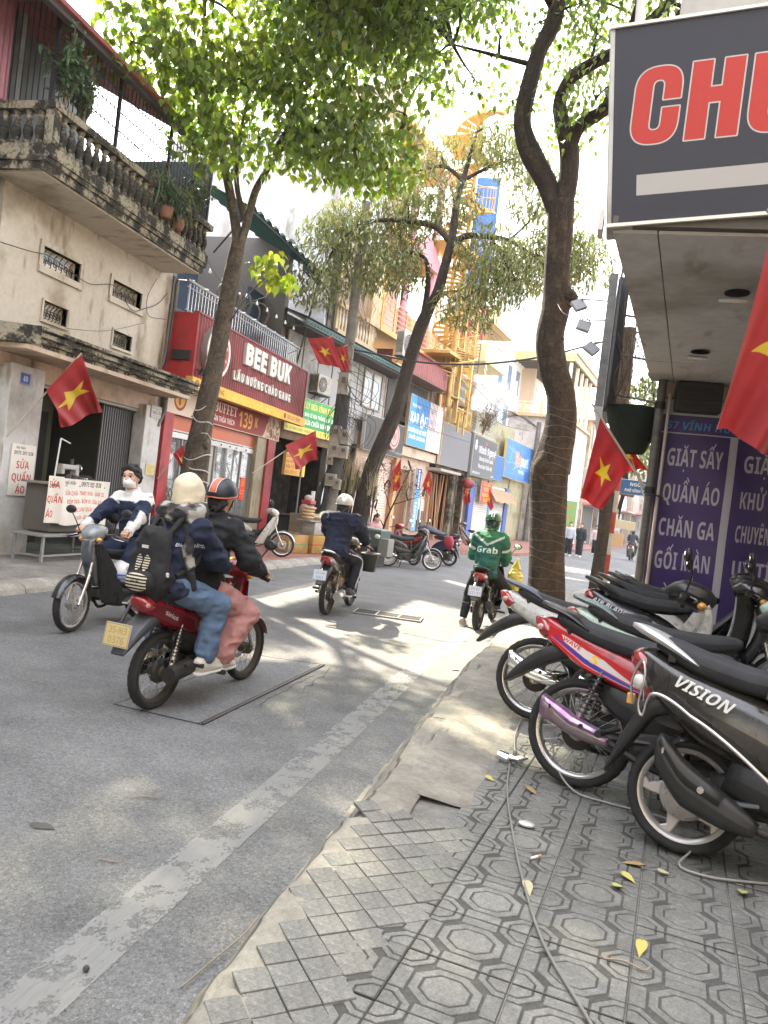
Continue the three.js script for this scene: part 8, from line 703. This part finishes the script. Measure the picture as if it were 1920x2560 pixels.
  if (L.mask) ob('face_mask', GR(12, 12, (u, v) => { const a = (u * 2 - 1) * 1.25, y = lerp(-.108, .002, v), bulge = .018 * Math.sin(v * 3.14) + .018 * Math.exp(-a * a * 9) * Math.sin(v * 3.14); return [.012 + Math.cos(a) * (.086 + bulge) - (y < -.07 ? (-.07 - y) * .4 : 0), y, Math.sin(a) * .079]; }), M([.78, .77, .75], .85), head);
  if (L.helmet) { const hl = sub('helmet', head), sh = (r, k) => (u, v) => { const a = v * 2 * Math.PI, fr = Math.cos(a), pm = lerp(1.88, 1.45, (fr + 1) / 2) + .1 * Math.abs(Math.sin(a)), ph = u * pm; return [Math.sin(ph) * fr * r * 1.14 - .012, .045 + Math.cos(ph) * r * 1.02, Math.sin(ph) * Math.sin(a) * r]; }; const hm_ = L.helmet.m; ob('shell', GR(16, 40, sh(.122)), hm_, hl); const rim = Array.from({ length: 40 }, (_, k) => sh(.123)(1, k / 40)); ob('rim', TU(rim, .007, 6, 90, true), L.helmet.rim || mb.blk, hl); if (L.helmet.visor) ob('visor', GR(10, 4, (u, v) => { const a = (u * 2 - 1) * .8; return [Math.cos(a) * (.14 + v * .05) - .012, .05 - v * .014, Math.sin(a) * (.125 + v * .03)]; }), hm_, hl); for (const [off, w, m] of L.helmet.stripes || []) ob('stripe', GR(24, 2, (u, v) => { const ph = lerp(-1.35, 1.55, u); return [-Math.sin(ph) * .122 * 1.15 - .012, .045 + Math.cos(ph) * .1255, off + (v - .5) * w]; }), m, hl); ob('chin_strap', TU([[.02, .0, -.1], [.04, -.09, -.05], [.05, -.11, 0], [.04, -.09, .05], [.02, .0, .1]], .006, 5, 20), mb.blk, hl); }
  return { t, jf, limbs, head };
}
// print laid on the cloth seen from behind: y0..y1, z0..z1
function backPatch(p, name, tex, y0, y1, z0, z1) { const X = (y, z) => { for (let x = -.9; x < 1; x += .004) if (p.jf(x, y, z) < .0) return x - .006; return 0; }; ob(name, GR(24, 12, (u, v) => { const y = lerp(y0, y1, v), z = lerp(z0, z1, u); return [X(y, z), y, z]; }, true), M('#ffffff', .8, 0, { map: tex, transparent: true, alphaTest: .4 }), p.t); }
const grip = (s, dy = 0) => [.83, .985 + dy, s * .30], peg = (s) => [.40, .36, s * .21], NAVY = [.009, .015, .042], WHT = [.66, .65, .62];
{ // student
  const nearest = (x, y, z, a, b) => { const d = sb(b, a), t = clamp(((x - a[0]) * d[0] + (y - a[1]) * d[1] + (z - a[2]) * d[2]) / (d[0] * d[0] + d[1] * d[1] + d[2] * d[2]), 0, 1), c = ad(a, mul(d, t)); return [Math.hypot(x - c[0], y - c[1], z - c[2]), t, c]; };
  const p = person('young man in navy and white tracksuit wearing white mask, bareheaded on motorbike', [-4.85, 0, -8.05], -92, { lean: 2, s: 1.04, P: [.24, .90, 0], C: [.30, 1.39, 0], H: [.37, 1.635, 0], yaw: .10, pitch: -.06, hands: [grip(-1), grip(1)], feet: [peg(-1), peg(1)], ep: [[-.2, -.5, -1], [-.2, -.5, 1]] }, { face: 1, hair: 1, mask: 1, shoe: [.04, .04, .045], sole: [.5, .48, .44], top: { r: .016, fold: .03, ff: 9, hem: -.02, colf: (x, y, z, lb, C) => { for (const l of lb) { const [d1, t1, c1] = nearest(x, y, z, l.sh, l.el), [d2, t2, c2] = nearest(x, y, z, l.el, l.wr); if (d2 < d1 && d2 < .13) { if (t2 > .62) return WHT; if (Math.abs(z) > Math.abs(c2[2]) + .028) return WHT; return NAVY; } if (d1 < .12 && t1 > .12) { if (y > c1[1] + .0 && t1 < .36) return WHT; return NAVY; } } if (y > C[1] - .02 && Math.abs(z) < .10 && x > C[0] - .02) return [.7, .69, .66]; if (y > C[1] - .04 && Math.abs(z) > .10) return WHT; return NAVY; } }, pants: { fold: .018, colf: (x, y, z, lb) => { for (const l of lb) { const a = nearest(x, y, z, l.hp, l.kn), b = nearest(x, y, z, l.kn, l.an), c = a[0] < b[0] ? a : b; if (l.s * z > 0 && l.s * (z - c[2][2]) > c[0] * .86) return WHT; } return NAVY; } } });
  ob('collar', [GR(20, 3, (u, v) => { const a = (u * 2 - 1) * 2.4; return [.29 + Math.cos(a) * (.085 + v * .02), 1.415 - v * .06 + .015 * Math.cos(a), Math.sin(a) * (.085 + v * .03)]; })], M(WHT, .85), p.t);
  const hb = th('spare_helmet', 'white helmet with blue stripes hanging before the student knee', 'helmet', [0, 0, 0]); hb.position.set(-4.70, .62, -7.38); ob('shell', SP(.13, 0, 0, 0, 1, .95, 1, 22), M([.62, .62, .60], .3, 0, { clearcoat: .6 }), hb); for (const y of [-.03, -.07]) ob('stripe', tf(new THREE.TorusGeometry(Math.sqrt(.13 * .13 - y * y) + .001, .009, 6, 30), 0, y, 0, Math.PI / 2), M([.05, .10, .42], .4), hb);
}
{ // two women on the red motorbike
  const d = person('woman driver in black jacket and pink trousers with black orange-striped helmet', [-2.86, 0, -5.06], 83, { P: [.42, .90, 0], C: [.54, 1.345, 0], H: [.60, 1.575, 0], s: .97, hands: [grip(-1, .02), grip(1, .02)], feet: [[.46, .36, -.2], [.48, .35, .21]], kp: [[1, .7, -.3], [1, .7, .35]] }, { shoe: [.66, .62, .54], hair: 2, top: { c: [.008, .008, .010], r: .026, fold: .03, ff: 9 }, pants: { c: [.42, .20, .185], flare: .04, fold: .03 }, helmet: { m: M([.02, .024, .032], .45), rim: M([.5, .12, .06], .5), visor: 1, stripes: [[0, .05, M([.58, .14, .08], .5)], [-.032, .008, M([.6, .58, .55], .5)], [.032, .008, M([.6, .58, .55], .5)]] } });
  const chk = (x, y, z) => { const k = fbm(x * 13, y * 9, z * 13, 2); return k > .63 ? [.34, .32, .29] : k > .56 ? [.10, .09, .085] : [.018, .017, .018]; };
  const p = person('woman passenger in navy jacket, jeans and cream hood with checked scarf', [-2.86, 0, -5.06], 83, { P: [-.02, .92, 0], C: [.10, 1.345, 0], H: [.17, 1.565, 0], s: .97, yaw: -.2, hands: [[.50, 1.08, -.12], [.50, 1.05, .16]], feet: [[.20, .40, -.2], [.25, .37, .235]], kp: [[1, .5, -.3], [1, .55, .4]], ep: [[-.2, -.8, -.6], [-.2, -.8, .6]], ha: [[0, 1, 0], [0, 1, 0]] }, { shoe: [.60, .56, .50], hair: 2, top: { c: [.008, .013, .034], r: .026, fold: .03, ff: 9, hem: -.03 }, pants: { flare: .022, fold: .026, colf: (x, y, z) => { const k = .75 + .5 * fbm(x * 9, y * 6, z * 9, 3); return [.085 * k, .135 * k, .215 * k]; } } });
  const hood = [[.0, .02, 0, .118, .125, .102], [-.05, .055, 0, .09, .10, .084], [-.03, -.07, 0, .115, .115, .10], [-.03, .10, 0, .09, .085, .07]]; ob('hood', surf(field(hood, .05, .010, 10), [-.22, -.26, -.18], [.2, .26, .18], .01), M([.62, .54, .40], .95, 0, { sheen: .4 }), p.head);
  const sc = []; for (let k = 0; k < 12; k++) { const a = k / 12 * 6.283, b = (k + 1) / 12 * 6.283, q = (a_) => [.10 + Math.cos(a_) * .10, 1.455 + .02 * Math.cos(a_), Math.sin(a_) * .12]; sc.push([...q(a), ...q(b), .066, .066]); } sc.push([.04, 1.40, .1, -.02, 1.18, .17, .05, .035], [-.02, 1.18, .17, .04, .92, .2, .035, .03]); ob('scarf', surf(field(sc, .03, .016, 16), ...bounds(sc, .04), .0105, chk), M('#ffffff', .95, 0, { vertexColors: true }), p.t);
  backPatch(p, 'back_lettering', cvs(256, 64, (x, w, q) => { x.clearRect(0, 0, w, q); x.fillStyle = '#c9ccd6'; vt(x, 'ĐH HÀ NỘI', 6, 50, 46, { w: .9 }); }), 1.20, 1.25, .10, .24);
  // backpack worn by the passenger
  const b = th('backpack', 'black backpack with striped rabbit pocket on the passenger back', 'backpack', [-2.86, 0, -5.06], 83 * D2R), bp = [[-.20, 1.05, 0, .085, .27, .17], [-.19, .98, -.05, -.19, .98, .05, .11, .11], [-.17, 1.25, -.04, -.17, 1.25, .04, .08, .08]], bm = M([.013, .013, .014], .8, 0, { map: T.fab }); const bf = field(bp, .05, .01, 9); ob('bag', surf(bf, [-.42, .68, -.27], [.02, 1.42, .27], .012), bm, b);
  const pk = [[-.285, .98, -.045, -.285, .98, .045, .06, .06], [-.28, .93, -.05, -.28, .93, .05, .06, .06]]; ob('pocket', surf(field(pk, .05), ...bounds(pk, .03), .011), bm, b); const bk = (y, z) => { let x = -.5; while (x < 0 && Math.min(bf(x, y, z), field(pk, .05)(x, y, z)) > 0) x += .004; return x - .008; }; const strp = (n) => cvs(64, 128, (x, w, q) => { for (let i = 0; i < n; i++) { x.fillStyle = i % 2 ? '#171615' : '#c9bfa8'; x.fillRect(0, i * q / n, w, q / n + 1); } }); const pat = (nm, pts, tex) => ob(nm, GR(10, 10, (u, v) => { const [y, z] = pts(u, v); return [bk(y, z), y, z]; }, true), M('#ffffff', .9, 0, { map: tex }), b);
  pat('striped_patch', (u, v) => { const t = v * 2 - 1, w = .088 * Math.pow(Math.max(.02, 1 - Math.pow(Math.abs(t), 6)), .3); return [.955 + t * .062, (u - .5) * 2 * w]; }, strp(11)); for (const s of [-1, 1]) pat('striped_ear', (u, v) => { const w = .026 * Math.pow(Math.max(.03, 1 - Math.pow(Math.abs(v * 2 - 1), 3)), .5); return [1.035 + v * .11, s * .032 + (u - .5) * 2 * w]; }, strp(13)); for (const z of [-.02, .02]) pat('rabbit_eye', (u, v) => [.965 + (v - .5) * .008, z + (u - .5) * .03], cvs(8, 8, (x) => { x.fillStyle = '#111'; x.fillRect(0, 0, 8, 8); }));
  pat('white_label', (u, v) => [1.19 + v * .022, (u - .5) * .06 + .0], cvs(8, 8, (x) => { x.fillStyle = '#c4c2bc'; x.fillRect(0, 0, 8, 8); })); for (const s of [-1, 1]) { ob('buckle', RB(.02, .035, .05, .008, -.23, 1.02, s * .16), M([.5, .5, .5], .5), b); ob('shoulder_strap', TU([[-.13, 1.30, s * .08], [-.0, 1.43, s * .11], [.12, 1.42, s * .14], [.2, 1.28, s * .15], [.1, 1.1, s * .17], [-.1, 1.0, s * .15]], .022, 6, 30), bm, b); } ob('top_handle', TU([[-.15, 1.33, -.05], [-.14, 1.40, 0], [-.15, 1.33, .05]], .012, 6, 14), bm, b);
}
{ // man in navy jacket
  const p = person('man from behind in dark navy hooded jacket with pearl grey helmet', [-3.33, 0, -10.4], 91, { P: [.16, .90, 0], C: [.26, 1.36, 0], H: [.33, 1.565, 0], s: 1.04, sw: .20, pitch: -.1, hands: [grip(-1, .02), grip(1, .02)], feet: [peg(-1), peg(1)], ep: [[-.2, -.4, -1], [-.2, -.4, 1]] }, { shoe: [.05, .048, .05], hair: 2, top: { c: [.006, .009, .027], r: .045, fold: .03, ff: 9, hem: -.02, extra: [[.14, 1.40, -.09, .14, 1.40, .09, .075, .075], [.13, 1.34, -.03, .13, 1.34, .03, .07, .07]] }, pants: { c: [.008, .009, .016], fold: .014, flare: .008 }, helmet: { m: M([.50, .48, .43], .3, .3, { clearcoat: .6 }), rim: M([.35, .34, .31], .4) } });
  for (const s of [-1, 1]) ob('white_piping', TU([mix(p.limbs[0].sh, p.limbs[0].sh, 0), p.limbs[(s + 1) / 2].sh, p.limbs[(s + 1) / 2].el, p.limbs[(s + 1) / 2].wr].slice(1).map((q, i) => ad(q, [-.02, .07 - i * .01, s * .06])), .010, 5, 24), M([.5, .5, .52], .7), p.t); for (const l of p.limbs) ob('trouser_stripe', TU([ad(l.hp, [-.02, .0, l.s * .115]), ad(l.kn, [0, 0, l.s * .095]), ad(l.an, [0, .03, l.s * .075])], .008, 5, 20), M([.5, .5, .52], .7), p.t);
  const bk = th('front_basket', 'black basket hooked low on the navy man motorbike front right', 'basket', [-2.98, .62, -11.2], 1.6); ob('tub', LA([[0, 0], [.11, 0], [.16, .26], [.17, .27], [.15, .26], [.1, .02], [0, .02]], 4).rotateY(.785), M([.03, .032, .03], .6), bk); ob('rim', tf(new THREE.TorusGeometry(.165, .012, 5, 4), 0, .27, 0, Math.PI / 2, .785), M([.1, .1, .09], .6), bk);
}
{ // courier
  const W2 = [.42, .46, .40], G1 = [.010, .088, .066], G2 = [.014, .115, .045]; const p = person('courier from behind in green Grab jacket and green helmet, one foot on the kerb', [-1.27, 0, -11.25], 86, { P: [.15, .88, 0], C: [.25, 1.345, 0], H: [.31, 1.575, 0], sw: .185, yaw: .05, pitch: -.25, hands: [[.56, 1.02, -.16], [.62, .98, .20]], feet: [[.16, .10, -.26], [.46, .22, .46]], kp: [[1, .1, -.4], [1, .2, .5]], ep: [[-.3, -1, -.35], [-.3, -1, .35]], fy: [.1, -.3] }, { shoe: [.42, .36, .32], hair: 2, top: { r: .036, fold: .028, ff: 9, hem: -.05, colf: (x, y, z, lb, C) => { const v = C[1] - .10 + Math.abs(z) * .62; if (x < C[0] + .06 && Math.abs(y - v) < .018 && Math.abs(z) < .22) return W2; for (const l of lb) { const el = l.el; if (Math.abs(z) > .2 && Math.abs(Math.hypot(x - l.sh[0], y - l.sh[1], z - l.sh[2]) - .19) < .018) return W2; } if (y > v) return G2; if (Math.abs(z) > .25) return G2; return G1; } }, pants: { c: [.006, .007, .010], fold: .012 }, helmet: { m: M([.012, .11, .045], .22, 0, { clearcoat: .8 }), stripes: [[-.018, .016, M([.6, .62, .58], .4)], [.018, .016, M([.6, .62, .58], .4)]] } });
  ob('neck_guard', GR(16, 6, (u, v) => { const a = Math.PI + (u * 2 - 1) * 1.5; return [Math.cos(a) * (.115 - v * .01) - .01, .0 - v * .12, Math.sin(a) * (.108 - v * .012)]; }), M([.015, .15, .075], .8), p.head);
  backPatch(p, 'back_print', cvs(512, 200, (x, w, q) => { x.clearRect(0, 0, w, q); x.fillStyle = '#bcd0bf'; vt(x, 'Grab', w / 2, 150, 170, { align: 'center', w: 1.1 }); }), 1.09, 1.235, -.19, .19);
  const y = th('yellow_bag', 'yellow plastic bag hanging from the courier right handlebar', 'plastic bag', [-.86, .62, -11.95]); ob('bag', surf(field([[0, .13, 0, .11, .16, .12], [0, .25, 0, .02, .42, 0, .07, .02], [.02, .05, .03, .09, .09, .09]], .04, .03, 13), [-.2, -.12, -.22], [.2, .5, .22], .011), M([.60, .52, .07], .35, 0, { transmission: .35, thickness: 0 }), y);
}
{ // bystanders
  const sit = person('woman in black sitting behind the tailor banner, holding a paper', [-8.5, .12, -12.3], -35, { P: [0, .50, 0], C: [.08, .92, 0], H: [.14, 1.14, 0], s: .95, yaw: .5, hands: [[.26, .78, -.12], [.30, .76, .08]], feet: [[.30, .10, -.12], [.32, .10, .14]], kp: [[1, 1, 0], [1, 1, 0]] }, { face: 1, hair: 2, shoe: [.4, .35, .3], top: { c: [.010, .010, .012], r: .04 }, pants: { c: [.03, .028, .028] } }); ob('headscarf', surf(field([[-.01, .06, 0, .12, .09, .10], [-.06, -.02, 0, .08, .1, .09]], .04, .006), [-.2, -.2, -.16], [.17, .2, .16], .01), M([.012, .012, .014], .9), sit.head);
  const pa = th('paper_bag', 'pale printed paper held beside the seated woman', 'paper', [-8.2, .62, -12.6], .9); ob('sheet', RB(.22, .3, .01, .003, 0, .15, 0, -.25, 0, .25), M([.5, .5, .49], .7), pa); const stl = th('low_stool', 'low plastic stool under the woman behind the banner', 'stool', [-8.5, .12, -12.3]); ob('seat', RB(.3, .04, .3, .01, 0, .36, 0), M([.1, .1, .3], .6), stl); for (const a of [-1, 1]) for (const c of [-1, 1]) ob('leg', bar([a * .12, .35, c * .12], [a * .14, 0, c * .14], .018), M([.1, .1, .3], .6), stl);
  const cr = person('long-haired person crouched by the tree behind the dark green cart', [-5.75, .12, -21.2], -20, { P: [0, .45, 0], C: [.12, .85, 0], H: [.2, 1.05, 0], s: .95, hands: [[.4, .6, -.1], [.42, .58, .12]], feet: [[.2, .1, -.12], [.22, .1, .14]], kp: [[1, 1, 0], [1, 1, 0]] }, { hair: 2, shoe: [.2, .15, .15], top: { c: [.40, .22, .22] }, pants: { c: [.03, .03, .04] } });
  const ct = th('green_cart', 'dark green cart box with grey tin beside the navy man', 'cart', [-5.1, .0, -19.1], -.3); ob('box', RB(.8, .42, .5, .03, 0, .72, 0), M([.05, .085, .07], .6), ct); ob('lid', RB(.84, .05, .54, .015, 0, .95, 0, 0, 0, -.04), M([.20, .23, .2], .6), ct); ob('tin', RB(.3, .45, .3, .02, .5, .52, .1), M([.2, .2, .18], .5, .4), ct); ob('lamp', SP(.08, .34, .78, .3, 1, .8, .6), M([.5, .48, .42], .2), ct); for (const a of [-.3, .3]) ob('leg', B(.05, .5, .4, a, .26, 0), mt.iron, ct);
  const walk = (lb, x, z, deg, top, s) => person(lb, [x, .0, z], deg, { P: [0, .92 * s, 0], C: [.02, 1.38 * s, 0], H: [.04, 1.60 * s, 0], s, hands: [[.12, .82, -.26], [.05, .84, .26]], feet: [[.16, .10, -.09], [-.16, .12, .09]], kp: [[1, .1, 0], [1, .1, 0]] }, { face: 0, hair: 2, shoe: [.5, .5, .5], top: { c: top, cell: .02 }, pants: { c: [.012, .012, .015], flare: .03 } });
  walk('pedestrian in pale grey jacket and wide black trousers walking far down the street', -.42, -40.3, -85, [.40, .42, .46], 1); walk('pedestrian in black jacket walking beside the pale grey jacket', .12, -40.6, -95, [.02, .02, .024], 1.0); walk('pedestrian in pale pink top farther down the street alone', 1.0, -45.6, -90, [.56, .44, .42], .98);
  person('distant motorbike rider in dark clothes beyond the striped post', [2.9, 0, -44.8], 80, { P: [.15, .9, 0], C: [.25, 1.36, 0], H: [.3, 1.58, 0], hands: [grip(-1), grip(1)], feet: [peg(-1), peg(1)] }, { shoe: [.1, .1, .1], hair: 2, top: { c: [.03, .03, .04], cell: .02 }, pants: { c: [.03, .03, .03] } });
}
// ---------- litter and cables on the ground ----------
const i0 = scene.children.length;
{ const c = th('ground_cable', 'thin grey cable running over the octagon tiles to chrome coupling', 'cable', [0, 0, 0]), m = M([.20, .19, .17], .6); ob('cable', TU([[.36, .128, -2.2], [.23, .128, -2.56], [.06, .127, -2.97], [-.05, .127, -3.43], [-.13, .128, -3.87], [-.22, .13, -4.5], [-.25, .13, -5.0]], .0062, 7, 90), m, c); ob('cable', TU([[-.22, .135, -5.12], [-.25, .13, -5.4], [-.27, .128, -5.7], [-.26, .128, -6.15]], .006, 7, 30), m, c); const k = th('chrome_coupling', 'small chrome tap fitting lying on cable end', 'fitting', [-.25, .14, -5.06]); ob('barrel', [CY(.03, .034, .06, 16, -.05, .012, 0, 0, 0, 1.3), CY(.02, .02, .08, 12, .03, .01, 0, 0, 0, 1.57)], mt.chrome, k); ob('lever', [B(.05, .012, .018, .07, .022, .02, 0, .5, .3), CY(.012, .012, .05, 10, .02, .03, 0)], mt.chrome, k);
  const d = th('looped_cable', 'pale cable looped through the red and black bike wheels', 'cable', [0, 0, 0]); ob('cable', TU([[.02, .42, -5.1], [.0, .30, -5.02], [.06, .18, -4.85], [.17, .13, -4.72], [.34, .128, -4.66], [.52, .13, -4.62], [.66, .2, -4.32], [.74, .17, -4.15], [.66, .129, -3.98], [.76, .128, -3.93], [1.0, .128, -3.98], [1.3, .128, -4.1]], .0055, 7, 110), M([.30, .285, .26], .6), d); }
[[-.33, -4.65, 'yellow leaf near the chrome coupling'], [-.09, -4.61, 'yellow-green leaf flat on tile beside the red bike tyre'], [-.03, -3.4, 'brown leaf touching the cable mid-way'], [.36, -3.62, 'curled brown leaf, larger of the two side by side'], [.41, -3.72, 'small dry leaf beside the curled brown one'], [.45, -3.89, 'pale torn leaf on a joint'], [.59, -3.87, 'long yellow leaf before the black scooter wheel'], [.92, -3.85, 'pale green crumpled leaf at right edge'], [.42, -3.13, 'little tan leaf scrap nearest the camera']].forEach(([x, z, l], i) => { const o = th('fallen_leaf', l, 'leaf', [x, .124, z], R() * 6, 'leaves fallen on the octagon tiles'); ob('blade', leafGeo(.062 + .02 * (i % 3), .04, i % 2 ? 'lance' : 'heart').translate(-.04, .012, 0), M([[.42, .36, .10], [.30, .19, .08], [.40, .36, .22], [.36, .38, .12]][i % 4], .8), o); });
{ const a = th('cigarette_butt', 'white cigarette butt with tan filter left of the cable', 'cigarette butt', [-.02, .128, -3.71], .9); ob('paper', CY(.005, .005, .04, 8, 0, 0, 0, 0, 0, 1.57), M([.7, .68, .64], .8), a); ob('filter', CY(.0053, .0053, .02, 8, .03, 0, 0, 0, 0, 1.57), M([.5, .25, .1], .8), a);
  const b = th('crumpled_wrapper', 'crumpled silver wrapper right of the cable', 'litter', [-.08, .13, -4.08]); ob('foil', new THREE.IcosahedronGeometry(.035, 1).scale(1.2, .4, .8), M([.5, .5, .5], .35, .5), b); const tw = (n, l, x, z, y, pts) => { const o = th(n, l, 'twig', [x, y, z]); ob('stick', TU(pts.map((p) => p.map((v) => v * .8)), .0032, 5, 16), M([.26, .21, .15], .9), o); };
  tw('dry_stem', 'long dry reed lying in the gutter by the road line', -1.08, -2.5, .012, [[-.03, 0, .18], [0, .004, 0], [.05, .01, -.3], [.06, .03, -.42]]); tw('twig', 'dark hooked twig on octagon tiles near the camera', .35, -3.0, .128, [[-.08, 0, .02], [0, 0, 0], [.08, .0, .03], [.1, .01, .01]]); tw('twig', 'short brown twig on the open road', -1.81, -2.99, .006, [[-.06, 0, .01], [.04, .003, 0], [.07, .01, -.01]]); tw('twig', 'thin bent stalk on the road beside the line', -2.06, -3.65, .006, [[-.06, 0, .06], [0, .003, 0], [.1, .003, -.03]]); tw('twig', 'dark bark strip on the broken kerb edge', -.72, -4.9, .36, [[-.14, 0, .03], [0, .01, 0], [.15, .005, .02]]);
  st('tar_blot', GR(20, 6, (u, v) => { const a = u * 6.283, r = v * .05 * (.6 + .8 * vnoise(Math.cos(a) * 2 + 5, Math.sin(a) * 2 + 5, 3)); return [-2.27 + Math.cos(a) * r * 1.2, .0035 + .004 * (1 - v), -3.13 + Math.sin(a) * r * .6]; }), M([.07, .068, .064], .9)); const pb = th('pebble', 'dark pebble on the faded road line', 'stone', [-1.44, .012, -2.31]); ob('stone', new THREE.IcosahedronGeometry(.012, 1), M([.06, .055, .05], .9), pb); const sc = th('paper_scrap', 'white paper scraps in the gutter by the courier', 'litter', [-1.1, .01, -8.2]); ob('scrap', [B(.08, .004, .05, 0, 0, 0, .1, .5), B(.06, .004, .04, .1, 0, .4, .1, 1.2)], M([.6, .6, .57], .8), sc); }
for (const o of scene.children.slice(i0)) { const road = /road|gutter|open|broken/.test(o.userData.label || 'road'); if (road) continue; const g = /cable$/.test(o.name) || /cable_\d+$/.test(o.name); o.position.set(o.position.x * .869, o.position.y + .21, o.position.z * .869); if (g) o.scale.set(.869, 1, .869); }
renderer.render(scene, camera);
